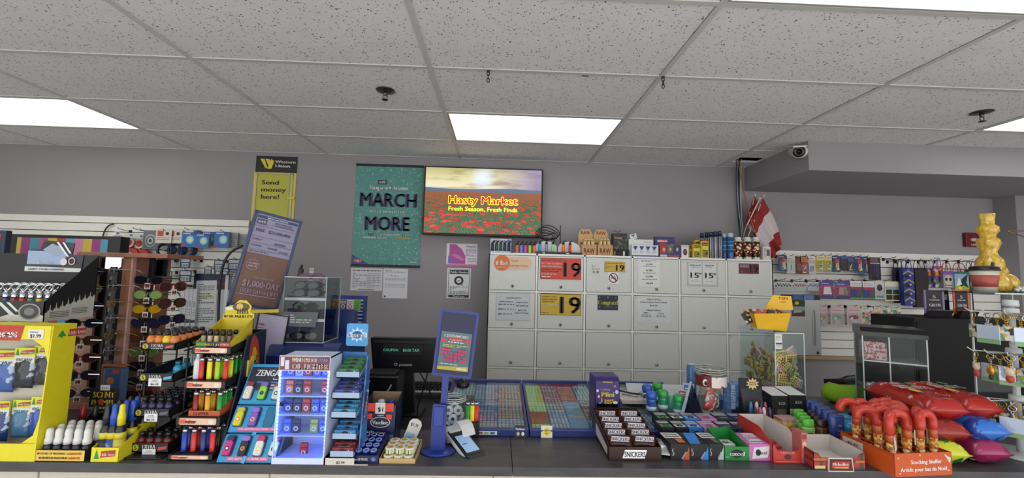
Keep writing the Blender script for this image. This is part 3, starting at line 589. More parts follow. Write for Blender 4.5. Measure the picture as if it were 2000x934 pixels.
def pprod(name, label, cat, x0, y0, x1, y1, Y, base, els, z=None, D=.05, **k):
    X0, X1, Z0, Z1 = R(x0, y0, x1, y1, Y); z0 = Z0 if z is None else z
    return prod(name, label, cat, X1-X0, D, max(Z1-z0, .01), base, els, ((X0+X1)/2, Y+D/2, z0+.0006), **k)
def lathe_thing(name, label, cat, parts, loc, group=None, n=16):
    """parts: (part name, profile, material[, y squash]); first part is the body"""
    t = thing(name, label, cat, loc, 0, group)
    b0 = None
    for p in parts:
        m = MB(); m.lathe(p[1], p[2] if not isinstance(p[2], str) else M(p[2], .3), n=n, sy=p[3] if len(p) > 3 else 1)
        q = m.build(p[0], b0 if b0 and p[0] in ('label', 'label_band', 'wrap', 'mark', 'lid_picture', 'lid_ring') else t); b0 = b0 or q
    return t
TZ = cz1+.0006
# --- on top of the tobacco cabinet
KY = 3.54
t = None
def torch(color, loc, label, h=.075, dark='#151517'):
    t = thing('torch_lighter', label, 'lighter', loc); m = MB()
    m.lathe([(.011, 0), (.013, .004), (.013, h*.6), (.011, h*.66)], M(color, .35), n=12); m.build('body', t)
    m = MB(); m.lathe([(.011, h*.66), (.012, h*.78), (.008, h*.84)], dark, n=10); m.tube([(0, 0, h*.82), (.004, 0, h*.92), (.018, 0, h)], .0055, dark, 8); m.build('nozzle', t); return t
X0, X1, Z0, Z1 = R(957, 478, 999, 497, KY); w = X1-X0
t = thing('display_tray', 'purple trimmed lighter tray with printed header at the left end of cabinet top', 'display tray', ((X0+X1)/2, KY+.05, TZ))
m = MB(); m.bx(-w/2, w/2, -.05, .05, 0, .022, '#6a6288', .002); m.art(w, .02, [('L', .05, .1, .95, .9, 1, W_)], -.05, -w/2); m.build('tray', t)
m = MB(); m.bx(-w/2, w/2, .048, .052, 0, .13, '#b8bcc4'); m.art(w, .045, [('t', 'ZENGAZ', .4, .5, .5, '#2c3050', .6), ('e', .88, .5, .1, .42, '#4a6aa0')], .048, -w/2, .085); m.build('header', t)
for k in range(5):
    torch(['#20302c', '#1f4a3a', '#24503c', '#1c2c48', '#2a2438'][k], (X0+.02+k*w/5.2, KY+.02, TZ+.0224), '%s dark torch lighter in the purple trimmed tray' % ORD[k], .08)
for k, c_ in enumerate(['#e25b48', '#4a8cc4', '#cc4a98', '#8ccc3c', '#e0664a']):
    p = at(1010+k*8.4, 493, KY); torch(c_, (p.x, KY+.03, TZ+.008), ['coral torch lighter, leftmost of five on the white strip', 'blue torch lighter on the white strip', 'pink torch lighter on the white strip', 'lime torch lighter on the white strip', 'coral torch lighter, rightmost of five on the white strip'][k], .1)
X0, X1, _, _ = R(1003, 490, 1047, 497, KY); m = MB(); m.bx(X0, X1, 0, .06, 0, .0075, '#c8c4cc', .001); m.art(X1-X0, .0075, [('L', .05, .1, .95, .9, 1, '#8a5a6a')], 0, X0); one('display_strip', m, 'thin white printed strip under five bright torch lighters', 'display tray', (0, KY, TZ))
for q_, (a, b_, cs, lb) in enumerate([(1047, 1090, ['#3f8fc8', '#8a7cc0', '#8cd08c'], 'left'), (1093, 1137, ['#e27a2c', '#c8402c', '#a03030'], 'right')]):
    X0, X1, _, Zt = R(a, 469, b_, 497, KY); w = X1-X0; t = thing('display_tray', 'white curved torch lighter display with black base, %s of two' % lb, 'display tray', ((X0+X1)/2, KY+.05, TZ))
    m = MB(); m.bx(-w/2, w/2, -.055, .05, 0, .022, '#151517', .002); m.art(w, .022, [('L', .3, .2, .7, .8, 1, W_)], -.055, -w/2); m.build('base', t)
    pl = [(-w/2, .022), (w/2, .022), (w/2, .06)]+[(w/2*math.cos(k*PI/12), .06+.058*math.sin(k*PI/12)) for k in range(13)]
    m = MB(); m.prism(pl[::-1], .035, .05, '#d4d2ce'); m.build('backboard', t)
    for k in range(3 if q_ == 0 else 2): torch(cs[k], ((X0+X1)/2-w*.3+k*w*.3, KY+.045, TZ+.0226), '%s torch lighter standing in the white curved display' % ['blue', 'lilac', 'mint'][k] if q_ == 0 else '%s torch lighter standing in the right curved display' % ['orange', 'red'][k], .1)
# raw paper boxes
KR = '#b08a5c'
for k, (a, b_) in enumerate([(1137, 1166), (1168, 1198)]):
    X0, X1, _, Zt = R(a, 478, b_, 497, KY); w = X1-X0; t = thing('rolling_paper_box', 'kraft brown RAW rolling paper box with raised lid, %s of two' % ['left', 'right'][k], 'box', ((X0+X1)/2, KY+.06, TZ))
    m = MB(); m.bx(-w/2, w/2, -.05, .05, 0, Zt-TZ, KR, .002); m.art(w, Zt-TZ, [('t', 'RAW', .5, .45, .5, '#8c2418', .72), ('L', .3, .8, .7, .95, 1, '#8c5a3a'), ('L', .2, .05, .8, .15, 1, '#6a4a2c')], -.05, -w/2); m.build('box', t)
    hx = -w*.1; m = MB(); m.prism([(hx-w/2, 0), (hx+w/2, 0), (hx+w/2, .19), (hx+w*.3, .235), (hx-w*.3, .235), (hx-w/2, .19)], .05, .056, '#b8935f'); m.art(w, .19, [('t', 'RAW', .5, 1.08, .16, '#8c2418', .6), ('r', .1, .55, .3, .62, '#6a4a2c'), ('r', .65, .55, .9, .62, '#6a4a2c')], .05, hx-w/2); m.build('lid', t)
    for j in range(3): m = MB(); m.bx(-.012, .012, -.02, .02, 0, .05, '#c8a878', .001); m.art(.024, .05, [('t', 'RAW', .5, .7, .25, '#8c2418', .9)], -.02, -.012); one('rolling_paper_pack', m, 'kraft rolling paper pack poking out of the %s RAW box, %s from left' % (['left', 'right'][k], ORD[j]), 'paper pack', ((X0+X1)/2-w*.28+j*w*.28, KY+.05, TZ+Zt-TZ-.0+.001), rot=(0, .2-.2*j, 0))
lf = Mspots('black_leaf_print', '#11140f', [(.7, '#2c3a26'), (.88, '#4a5a38')], 60)
o = pprod('herb_display_box', 'black leaf patterned display box beside the RAW boxes', 'box', 1198, 456, 1225, 497, KY+.04, lf, [('r', 0, .86, 1, .9, '#3a3a2c'), ('L', .1, .75, .9, .85, 1, '#b8a860')], z=TZ, D=.07)
for k in range(4):
    p = at(1201+k*9, 490, KY); lathe_thing('small_vial', 'small dark vial in front of the leaf patterned box, %s from left' % ORD[k], 'vial', [('vial_body', [(.008, 0), (.009, .002), (.009, .04), (.005, .046)], ['#7a5a2c', '#1f1c1a', '#c8c4bc', '#262a1c'][k]), ('cap', [(.007, .046), (.007, .058), (.004, .06)], '#1a1a1c')], (p.x, KY+.005, TZ), n=10)
p = at(1207, 460, KY); m = MB(); m.tube([(-.03, 0, .012), (.02, .0, -.004), (.05, 0, .01)], .004, '#5a5e6a', 6); m.tube([(0, 0, 0), (.03, 0, -.012)], .003, '#c8641c', 6); one('metal_pipe', m, 'small metal pipe lying on top of the leaf patterned box', 'pipe', (p.x, KY+.07, at(1207, 456, KY+.04).z+.017))
bd = [('p', [(.2, .85), (.5, .45), (.8, .85)], '#2c3c74')]
pprod('tobacco_box', 'long white box printed with four blue triangles on cabinet top', 'box', 1234, 479, 1286, 498, KY, '#d2d4d8', sum([[('p', [(.04+.24*k, .9), (.12+.24*k, .5), (.22+.24*k, .9)], '#2c3c74'), ('L', .05+.24*k, .3, .22+.24*k, .5, 2, '#8a90a8')] for k in range(4)], [])+[('r', 0, 0, 1, .12, '#3c4a8c')], z=TZ, D=.04)
pprod('tobacco_box', 'plain white long box lying behind the blue triangle box', 'box', 1228, 468, 1276, 498, KY+.05, '#cfcfcc', [('L', .6, .8, .9, .9, 1, '#8a8a8a')], z=TZ, D=.04)
X0, X1, Z0, Z1 = R(1230, 459, 1247, 470, KY+.05); m = MB(); m.bx(-.03, .03, -.008, .008, 0, .045, '#cdd0d6', .001); m.art(.06, .045, bd+[('L', .2, .15, .8, .35, 1, '#8a90a8')], -.008, -.03)
one('tobacco_pouch', m, 'small white pouch with blue triangle tilted on the white long box', 'pouch', ((X0+X1)/2, KY+.06, at(1238, 468, KY+.05).z+.003), rot=(0, -.25, 0))
pprod('lighter_box', 'navy and red carton with a yellow starburst on cabinet top, front', 'box', 1288, 480, 1330, 500, KY, '#2a2c66', [('r', .0, .3, .32, 1.2, '#a02820'), ('e', .2, .65, .07, .18, '#d89a5a'), ('r', .36, .35, .62, 1.1, '#5a6260'), ('e', .5, .7, .05, .14, '#c8a878'), ('e', .83, .7, .06, .16, '#c8a878'), ('r', .02, .06, .35, .22, '#c8c4cc'), ('r', .4, .06, .9, .22, '#a83840')], z=TZ, D=.04)
o = pprod('lighter_box', 'navy carton header with red print behind the red and navy carton', 'box', 1279, 463, 1318, 500, KY+.045, '#2c2e6c', [('r', .1, .72, .65, .88, '#a83c44'), ('L', .12, .74, .62, .86, 1, W_), ('e', .86, .5, .13, .16, '#d8b43c'), ('r', .12, .4, .6, .66, '#6a7ab8')], z=TZ, D=.03)
pprod('card_deck', 'white playing card deck with red ace on cabinet top', 'box', 1331, 479, 1345, 501, KY, '#d8d6d4', [('p', [(.5, .75), (.75, .45), (.5, .2), (.25, .45)], '#b83030'), ('e', .5, .45, .3, .26, '#22222a'), ('e', .5, .46, .14, .13, '#b83030'), ('L', .2, .84, .8, .92, 1, '#2a2a2a')], z=TZ, D=.03)
ye = [('r', .05, .72, .95, .9, '#2a2610'), ('t', 'Ronsonol', .5, .81, .08, '#e8dc60', .8), ('r', .12, .08, .88, .45, '#2a2610'), ('L', .15, .12, .85, .42, 4, '#c8bc40'), ('r', .1, .52, .9, .66, '#d8cc40')]
for k, (a, y, b_, Yd, z_) in enumerate([(1354, 475, 1369, KY, 0), (1370, 468, 1385, KY, 0), (1346, 477, 1357, KY+.05, 0), (1358, 466, 1368, KY+.05, 0)]):
    X0, X1, _, Zt = R(a, y, b_, 502, Yd); w = X1-X0; h = Zt-TZ
    t = thing('lighter_fluid_can', ['yellow lighter fluid can, shorter one at front left', 'yellow lighter fluid can, taller one at front', 'yellow lighter fluid can behind, next to the card deck', 'yellow lighter fluid can behind the two front cans'][k], 'can', ((X0+X1)/2, Yd+.02, TZ))
    m = MB(); m.bx(-w/2, w/2, -.015, .015, 0, h*.92, '#ccb82c', .004); m.art(w*.9, h*.9, ye, -.0155, -w*.45, .005); m.build('can_body', t)
    m = MB(); m.bx(-w*.3, w*.3, -.01, .01, h*.92, h, '#b83a2c', .002); m.build('cap', t)
# cans and bottles on the cabinet
def can(label, x0, y0, x1, y1, Y, body, cap, band, n=16, bandz=(.3, .9), squash=1, capf=.14, els=None, name='spray_can'):
    X0, X1, _, Zt = R(x0, y0, x1, y1, Y); r = (X1-X0)/2; h = Zt-TZ
    t = lathe_thing(name, label, 'can' if name == 'spray_can' else 'bottle', [('body', [(r*.96, 0), (r, .004), (r, h*(1-capf)-.006), (r*.8, h*(1-capf))], body), ('cap', [(r*.82, h*(1-capf)), (r*.84, h-.004), (r*.7, h)], cap)], ((X0+X1)/2, Y+r, TZ), n=n)
    if band:
        m = MB(); H = h*(1-capf); m.lathe([(r+.0005, H*bandz[0]), (r+.0006, H*bandz[1])], band, n=n); m.build('label_band', kids(t)[0])
    return t
silver = Mstripes('silver_print', ['#b8bcc4', '#22242c', '#c8ccd4', '#3a3c50'], 45, 'X', .3)
for k in range(3): can('narrow silver and black can with navy cap, %s in front' % ORD[k], 1386+k*9, 453-k, 1394+k*9, 503, KY, '#9aa0a8', '#1c2048', silver, capf=.2, bandz=(.05, .98))
for k in range(4): can('narrow silver can with navy cap, %s in the row behind' % ORD[k], 1369+k*9, 455-k, 1377+k*9, 502, KY+.06, '#9aa0a8', '#1c2048', silver, capf=.2, bandz=(.05, .98))
bl = Mstripes('blue_can_print', ['#2c5a8c', '#2c5a8c', '#7fa0c4', '#2c5a8c', '#3a6898'], 30, 'Z', .35)
can('blue spray can with pale cap at front of the cabinet top', 1424, 455, 1436, 504, KY, '#2c5a8c', '#b8ccd8', bl, capf=.16)
can('dark blue spray can with pale cap, left of the brightest one', 1412, 456, 1422, 503, KY+.03, '#234a74', '#a8bcc8', bl, capf=.16)
can('dark blue spray can half hidden behind the others', 1418, 457, 1429, 503, KY+.1, '#234a74', '#8fa0ac', None, capf=.16)
zb = Mspots('orange_black_label', '#2a1c14', [(.4, '#c8702c'), (.65, '#7a2c18'), (.85, '#e8d8b8')], 70)
for k, (a, b_, y, Yd) in enumerate([(1438, 1453, 463, KY), (1457, 1471, 463, KY), (1474, 1487, 463, KY), (1452, 1460, 464, KY+.07), (1467, 1476, 465, KY+.07)]):
    can(['white capped black and orange bottle, leftmost of three in front', 'white capped black and orange bottle, middle of three in front', 'white capped black and orange bottle, rightmost of three in front', 'white capped bottle behind, between left and middle ones', 'white capped bottle behind, between middle and right ones'][k], a, y, b_, 506, Yd, '#d8d4cc', '#dcdad6', zb, capf=.13, bandz=(.12, .92), name='lamp_oil_bottle')
pprod('small_carton', 'small white and grey carton at the right end of cabinet top', 'box', 1490, 482, 1505, 505, KY, '#c8c6c2', [('r', .5, .3, .9, .8, '#4a4a4a'), ('r', .1, .2, .4, .5, '#b8a098'), ('L', .1, .6, .45, .9, 2, '#8a3a3a')], z=TZ, D=.05)
# tangled black cable beside the television
m = MB()
for k in range(5):
    rr = .035+.012*k; m.tube([(rr*math.cos(a*PI/8)*1.3, .004*k, .05+.01*k+rr*.7*math.sin(a*PI/8)+.01*math.sin(a+k)) for a in range(16)], .0045, '#141416', 6, True)
m.tube([(.11, 0, 0), (.11, 0, .16)], .004, '#141416', 6); one('cable_coil', m, 'tangled black cable coil behind the kraft boxes, right of the television', 'cable', at(1070, 470, KY+.18) - Vector((0, 0, .02)))
# ------------------------------------------------------------ right slatwall goods
def hook(x, y, Y0=SY, L=.12, m_=None):
    p = at(x, y, Y0-L); t = MB(); t.tube([(0, L, -.012), (0, 0, 0), (0, -.012, .012)], .0026, m_ or M('#2a2828', .3, .6), 6); t.bx(-.012, .012, L-.003, L, -.03, 0, M('#2a2828', .3, .6))
    return p, L, t
HOOKS = []
def add_hook(x, y, lab='dark wire display hook on the right slatwall', grp='display hooks on the right slatwall', L=.12):
    p, L, mb_ = hook(x, y, L=L)
    if lab in [h[0] for h in HOOKS] and L == [h for h in HOOKS if h[0] == lab][0][2]:
        h = [h for h in HOOKS if h[0] == lab][0]; dup(h[1], p, ks=[])
    else: o = one('display_hook', mb_, lab, 'hook', p, group=grp); HOOKS.append((lab, o, L))
def hang(name, label, cat, x0, y0, x1, y1, els, base, dy=0, D=.014, tab=True, clear=False, rz=0):
    Y = SY-.10+dy; X0, X1, Z0, Z1 = R(x0, y0, x1, y1, Y); w, h = X1-X0, Z1-Z0
    t = thing(name, label, cat, ((X0+X1)/2, Y, Z0), rz); m = MB()
    m.bx(-w/2, w/2, -.001, .001, 0, h*.9, base); m.prism([(-w*.5, h*.9), (w*.5, h*.9), (w*.42, h), (-w*.42, h)], -.001, .001, base); m.art(w, h, els, -.001, -w/2); m.build('backing_card', t)
    if D: m = MB(); m.bx(-w*.42, w*.42, -D, -.002, h*.06, h*.62, GLASS() if clear else M(base if isinstance(base, str) else '#888888', .2), .003); m.art(w*.84, h*.56, [(e[:2] if 0 else e) for e in els if e[0] == 'B'], -D)
    if D and clear: m.build('clear_blister', t)
    return t
navy = [('r', 0, .0, 1, .25, '#38487c'), ('p', [(.45, .2), (.85, .35), (.8, .75), (.5, .7)], '#d8a898'), ('p', [(.5, .1), (.9, .15), (.8, .4)], '#e0d060'), ('L', .1, .84, .9, .94, 1, '#b8c0d8'), ('e', .55, .68, .2, .14, '#b0303c')]
whit = [('r', 0, .6, 1, .78, '#b8a89c'), ('L', .1, .62, .9, .9, 3, '#7a6a64'), ('r', .12, .08, .88, .5, '#c4c8c8'), ('r', .25, .12, .5, .44, '#6a8a98'), ('r', .55, .15, .75, .46, '#a86a5c')]
def numb(n, c1, c2): return [('r', .05, .05, .95, .66, c1), ('r', .1, .7, .9, .95, c2), ('L', .15, .74, .85, .9, 2, '#5a3a2c'), ('t', n, .52, .36, .34, W_, .42), ('r', .3, .08, .7, .14, '#e8e0c8')]
R1 = [(1520, 498, 1537, 530, navy, '#2c3a5c', 'navy hanging candle pack at the left end of top row'), (1536, 500, 1553, 534, whit[:2]+[('t', '1', .55, .35, .3, '#b0a890', .2)], '#cac6c0', 'white number 1 candle pack hanging on the top row'), (1554, 503, 1565, 533, [('r', .1, .2, .9, .7, '#7a2c1c')], '#5c2a18', 'dark red hanging pack left of number 2'), (1563, 501, 1579, 536, numb('2', '#9c2a1c', '#c86a28'), '#8c2418', 'red number 2 candle pack hanging on top row'), (1577, 500, 1593, 535, whit, '#cfc8c0', 'white hanging pack between numbers 2 and 4'), (1594, 499, 1612, 528, numb('4', '#b8a428', '#cfcabc'), '#c4b22c', 'yellow number 4 candle pack hanging on top row'), (1612, 499, 1626, 528, numb('5', '#b8a428', '#cfcabc'), '#c4b22c', 'yellow candle pack with a 5, immediately right of the yellow 4 pack'), (1624, 500, 1641, 532, navy, '#2a3250', 'navy hanging pack right of yellow number 5'), (1642, 500, 1655, 529, [('r', 0, .8, 1, 1, '#38508c'), ('r', .1, .1, .9, .7, '#4a302c')], '#2c2830', 'dark hanging pack left of number 7'), (1654, 502, 1668, 530, numb('7', '#4c3c38', '#38508c'), '#3a3438', 'dark number 7 candle pack hanging on the top row'), (1668, 501, 1686, 533, navy, '#28305c', 'navy hanging pack right of number 7'), (1686, 502, 1697, 534, navy, '#28305c', 'narrow navy hanging pack beside the tall black pack')]
for a, b_, c_, d, els, base, lb in R1:
    hang('candle_pack', lb, 'hanging pack', a, b_, c_, d, els, base, clear=True); add_hook((a+c_)/2+3, b_-1)
stripe = Mstripes('marker_stripes', ['#1c2c48', '#2c5a4a', '#2c3c7c', '#5c2a58', '#1a1a2c', '#7c2c48'], 16, 'X', .25)
t = hang('marker_pack', 'tall black pack of coloured pens at the end of top row', 'hanging pack', 1696, 503, 1720, 547, [('r', .2, .8, .8, .97, '#6a4a4c'), ('r', .25, .14, .95, .68, stripe), ('L', .15, .7, .9, .78, 1, '#c8c4c8')], '#1c1620', clear=True, dy=-.01); add_hook(1720, 503)
add_hook(1748, 503); add_hook(1770, 505)
for k, (a, b_, c_) in enumerate([(1512, 1546, '#5a5660'), (1547, 1575, '#a84c4c'), (1577, 1602, '#4a6a8c')]):
    els = [('r', .03, .1, .97, .36, '#bdbdbc')]+[('e', .1+.16*i, .55+.06*(i % 2), .055, .12, c_) for i in range(6)]+[('e', .18+.16*i, .78, .04, .09, c_) for i in range(5)]
    hang('banner_pack', ['grey letter banner pack, leftmost on the middle row', 'red letter banner pack, second on the middle row', 'blue letter banner pack, third on the middle row'][k], 'hanging pack', a, 551, b_, 568, els, '#cbcac8', clear=True); add_hook((a+b_)/2+3, 546)
pp = lambda c_: [('r', 0, .72, 1, .98, '#3a4488'), ('e', .1, .93, .06, .05, '#b8cc60'), ('L', .1, .75, .9, .83, 1, '#c8ccec'), ('p', [(.2, .2), (.85, .2), (.75, .62), (.28, .62)], c_), ('r', 0, 0, 1, .12, '#3a3c88'), ('t', '?', .5, .5, .01, c_)]
hang('balloon_pack', 'purple and blue pack with a white cutout on middle row', 'hanging pack', 1602, 547, 1628, 582, pp('#e4dcdc')[:5], '#b0366c', clear=True, dy=-.01)
hang('balloon_pack', 'purple and blue pack with a tan and green cutout on middle row', 'hanging pack', 1631, 548, 1660, 583, pp('#b89488')[:5]+[('p', [(.55, .25), (.8, .22), (.75, .5), (.55, .6)], '#6a8a6a')], '#a83a68', clear=True, dy=-.01)
cu = lambda: [('r', 0, .66, 1, 1, '#d8d4d4'), ('L', .1, .7, .9, .92, 2, '#a87a80'), ('r', .05, .5, .95, .64, '#b82c50'), ('r', .08, .12, .3, .5, '#2c3c9c'), ('r', .3, .12, .55, .5, '#24408c'), ('r', .55, .12, .75, .5, '#8c2c5c'), ('r', .75, .12, .92, .5, '#2c6a44')]
hang('party_favour_pack', 'white, red and blue candle pack on middle row, left one', 'hanging pack', 1661, 549, 1683, 582, cu(), '#3a5c4c', clear=True); hang('party_favour_pack', 'white, red and blue candle pack on middle row, right one', 'hanging pack', 1685, 550, 1708, 583, cu(), '#3a5c4c', clear=True)
hang('ornament_pack', 'narrow white pack holding a brown ornament', 'hanging pack', 1709, 548, 1727, 585, [('e', .5, .62, .3, .18, '#3c2c28'), ('r', .1, .06, .9, .22, '#8fb0b8'), ('L', .15, .08, .85, .2, 1, '#4a6a74')], '#c4c0bc', clear=True)
hang('label_pack', 'white pack with a grid of dark squares beside the blue gift bag', 'hanging pack', 1728, 550, 1757, 588, [('r', .0, .62, 1, .74, '#7fa8b8'), ('r', .08, .35, .48, .58, '#2a2622'), ('r', .54, .35, .94, .58, '#2a2622'), ('r', .08, .06, .48, .3, '#2a2622'), ('r', .54, .06, .94, .3, '#2a2622')], '#cfc8a8', clear=True)
for k in range(6): add_hook(1615+k*24, 547)
for k, (a, b_, c_) in enumerate([(1598, 1616, '#a8985c'), (1622, 1649, '#8fa08c'), (1654, 1681, '#984440')]):
    els = [('r', .06, .86, .94, .96, '#c4aeb0'), ('L', .15, .74, .85, .82, 1, '#a87a80'), ('e', .5, .42, .34, .1, c_), ('e', .35, .36, .1, .08, '#d8d0cc'), ('e', .6, .46, .12, .07, c_), ('p', [(.25, .08), (.75, .08), (.65, .3), (.35, .3)], '#c0b4b4')]
    hang('topper_pack', ['pink cake topper pack with gold lettering on bottom row', 'pink cake topper pack with pale green lettering on bottom row', 'pink cake topper pack with red lettering on bottom row'][k], 'hanging pack', a, 598, b_, 636, els, '#c9b0ae', clear=True); add_hook((a+b_)/2+4, 598)
fl = Mspots('sticker_print', '#d8d4cc', [(.25, '#d85a7c'), (.45, '#7ab04c'), (.6, '#d8d040'), (.75, '#3c4c8c'), (.88, '#e8a0b0')], 55)
for k, (a, y0, b_, y1) in enumerate([(1682, 600, 1706, 635), (1707, 599, 1721, 634), (1721, 600, 1738, 622), (1738, 601, 1760, 622)]):
    hang('sticker_pack', '%s flower sticker pack on bottom row, right of the pink packs' % ['widest', 'tall narrow', 'small', 'rightmost'][k], 'hanging pack', a, y0, b_, y1, [('r', .08, .08, .92, .8, fl), ('L', .1, .85, .9, .95, 1, '#6a8a5a')], '#c8c8b8', clear=True); add_hook((a+b_)/2+4, y0)
# gift bags
def bag(label, x0, y0, x1, y1, mat, els=(), dy=0, hc='#1c1c30', D=.05):
    Y = SY-.10+dy; X0, X1, Z0, Z1 = R(x0, y0, x1, y1, Y); w, h = X1-X0, Z1-Z0
    t = thing('gift_bag', label, 'gift bag', ((X0+X1)/2, Y, Z0)); m = MB()
    m.prism([(-w/2, 0), (w/2, 0), (w/2, h), (-w/2, h)], -D*.3, -D*.3+.001, mat); m.bx(-w/2, w/2, -D*.3, D*.5, 0, .002, mat); m.bx(-w/2, w/2, D*.4, D*.4+.001, 0, h, mat); m.bx(-w/2, -w/2+.001, -D*.3, D*.4, 0, h, mat); m.bx(w/2-.001, w/2, -D*.3, D*.4, 0, h, mat)
    m.art(w, h, els, -D*.3, -w/2); m.build('bag_body', t)
    m = MB()
    for y in (-D*.3-.003, D*.4+.003): m.tube([(w*.28*math.cos(a*PI/8), y, h-.01+.09*math.sin(a*PI/8)) for a in range(9)], .003, hc, 6)
    m.build('handle', t); return t
zig = [('p', [(0, .86-.24*k), (.5, .95-.24*k), (1, .86-.24*k), (1, .82-.24*k), (.5, .9-.24*k), (0, .82-.24*k)], '#9a8a5c') for k in range(4)]+[('p', [(0, .78-.24*k), (.3, .84-.24*k), (.6, .74-.24*k), (.3, .72-.24*k)], '#141420') for k in range(3)]+[('e', .62, .8-.24*k, .1, .02, '#c8c49c') for k in range(4)]
bag('dark navy gift bag, half hidden left of the patterned one', 1748, 524, 1763, 592, '#1a2044', dy=.05)
bag('blue gift bag with tan and black zigzag pattern', 1762, 524, 1783, 597, '#2c3484', zig, dy=-.04, hc='#24306c')
bag('plain dark brown gift bag', 1785, 525, 1810, 601, '#241a1e', dy=-.02, hc='#121214')
mcx = Mspots('bright_bag_print', '#c8b8c0', [(.3, '#7a4ca0'), (.5, '#c84c2c'), (.65, '#3c8c4c'), (.8, '#d8a030')], 30)
bag('narrow lilac and orange bag with white handles', 1812, 524, 1824, 562, mcx, dy=.03, hc='#c8c0d0', D=.03)
bag('green, orange and purple bag with lilac handles', 1824, 520, 1840, 562, mcx, dy=-.01, hc='#8a70b0', D=.03)
bag('grey skull print gift bag', 1840, 530, 1860, 563, '#8c8484', [('r', 0, .8, 1, 1, '#7a4ca8'), ('e', .5, .5, .42, .28, '#b8b0a8'), ('e', .3, .52, .14, .1, '#1c1a1c'), ('e', .7, .52, .14, .1, '#1c1a1c'), ('r', .2, .08, .8, .26, '#c8c0b8'), ('L', .2, .1, .8, .24, 1, '#1c1a1c')], dy=-.05, hc='#9a2420', D=.03)
bag('blue and green leaf print bag with red handles', 1861, 531, 1889, 566, '#8fa8c8', [('r', 0, 0, 1, .3, '#8cb048'), ('p', [(.3, .1), (.5, .6), (.95, .9), (.8, .4), (.95, .1), (.6, .25)], '#163020'), ('p', [(.1, .2), (.3, .7), (.5, .3)], '#e0e0dc'), ('e', .35, .1, .14, .1, '#d8d040'), ('r', 0, .88, 1, 1, '#2c6a4c')], dy=-.04, hc='#a02420')
bag('black gift bag partly behind the drinks cup', 1889, 528, 1908, 568, '#0f1412', dy=0, hc='#2a2a2a')
for x in (1756, 1773, 1797, 1818, 1832, 1850, 1875, 1899): add_hook(x, 508)
# fire alarm strobe
X0, X1, Z0, Z1 = R(1886, 455, 1912, 482, WY-.03); w, h = X1-X0, Z1-Z0
t = thing('fire_alarm', 'red FIRE alarm strobe on the back wall beside the yellow vase', 'fire alarm', ((X0+X1)/2, WY-.001, Z0)); m = MB(); m.bx(-w/2, w/2, -.035, 0, 0, h, M('#6a1218', .4), .005); m.art(w, h, [('t', 'FIRE', .6, .14, .14, W_, .5)], -.0355, -w/2); m.build('housing', t)
m = MB(); m.ell(w*.1, -.035, h*.5, w*.3, .02, h*.14, M('#b8b4b4', .15), 14); m.build('strobe_lens', t)
# ------------------------------------------------------------ counter
FY = 1.47
def mat_counter():
    m = bpy.data.materials.new('grey_laminate'); m.use_nodes = True; nt = m.node_tree; b = nt.nodes['Principled BSDF']
    tc = nt.nodes.new('ShaderNodeTexCoord'); n = node(nt, 'ShaderNodeTexNoise', iScale=35.0, iDetail=8.0); mp = node(nt, 'ShaderNodeMapping'); mp.inputs['Scale'].default_value = (.25, 1, 1)
    nt.links.new(tc.outputs['Object'], mp.inputs[0]); nt.links.new(mp.outputs[0], n.inputs['Vector'])
    nt.links.new(ramp(nt, n.outputs[0], [(.3, '#353437'), (.7, '#48474a')], 'LINEAR'), b.inputs['Base Color']); b.inputs['Roughness'].default_value = .38
    return m
CM = mat_counter()
def Yx(px, py, X): d = ray(px, py); return X*d.y/d.x
t = thing('checkout_counter', 'long dark grey laminate checkout counter across the foreground', 'counter', (0, FY, 0))
m = MB(); m.bx(-3.4, .0655, 0, .33, ZC-.03, ZC, CM, .002); m.bx(.0665, 3.6, 0, .33, ZC-.03, ZC, CM, .002); m.bx(-3.4, -.80, .33, 1.1, ZC-.03, ZC, CM); m.bx(-.24, 3.6, .33, .90, ZC-.03, ZC, CM); m.build('worktop', t)
m = MB(); m.bx(-3.4, 3.6, .03, .05, .02, ZC-.03, '#c4beb0'); m.bx(-3.4, -.80, 1.05, 1.07, .02, ZC-.03, '#2a282a'); m.bx(-.24, 3.6, .86, .88, .02, ZC-.03, '#2a282a'); m.bx(-.24, -.22, .33, .88, .02, ZC-.03, '#2a282a'); m.bx(-.82, -.80, .33, 1.07, .02, ZC-.03, '#2a282a')
for i in range(9): m.bx(-3.0+i*.75, -2.995+i*.75, .028, .03, .02, ZC-.03, '#8a8478')
m.build('front_panel', t)
m = MB(); m.bx(-3.4, 3.6, .06, .3, .0, .02, '#2a282a'); m.bx(-.79, -.25, .28, .32, .0, ZC-.03, '#2a282a'); m.build('plinth', t)
t = thing('back_desk', 'low black desk behind the counter, under the register screen', 'desk', (-.6, 1.81, 0))
m = MB(); m.bx(-.19, .35, 0, 1.3, .72, .745, '#1c1b1d', .002); m.build('desk_top', t); m = MB(); m.bx(-.18, -.16, .02, 1.28, 0, .72, '#1c1b1d'); m.bx(.32, .34, .02, 1.28, 0, .72, '#1c1b1d'); m.build('desk_side', t)
Z = ZC+.0006
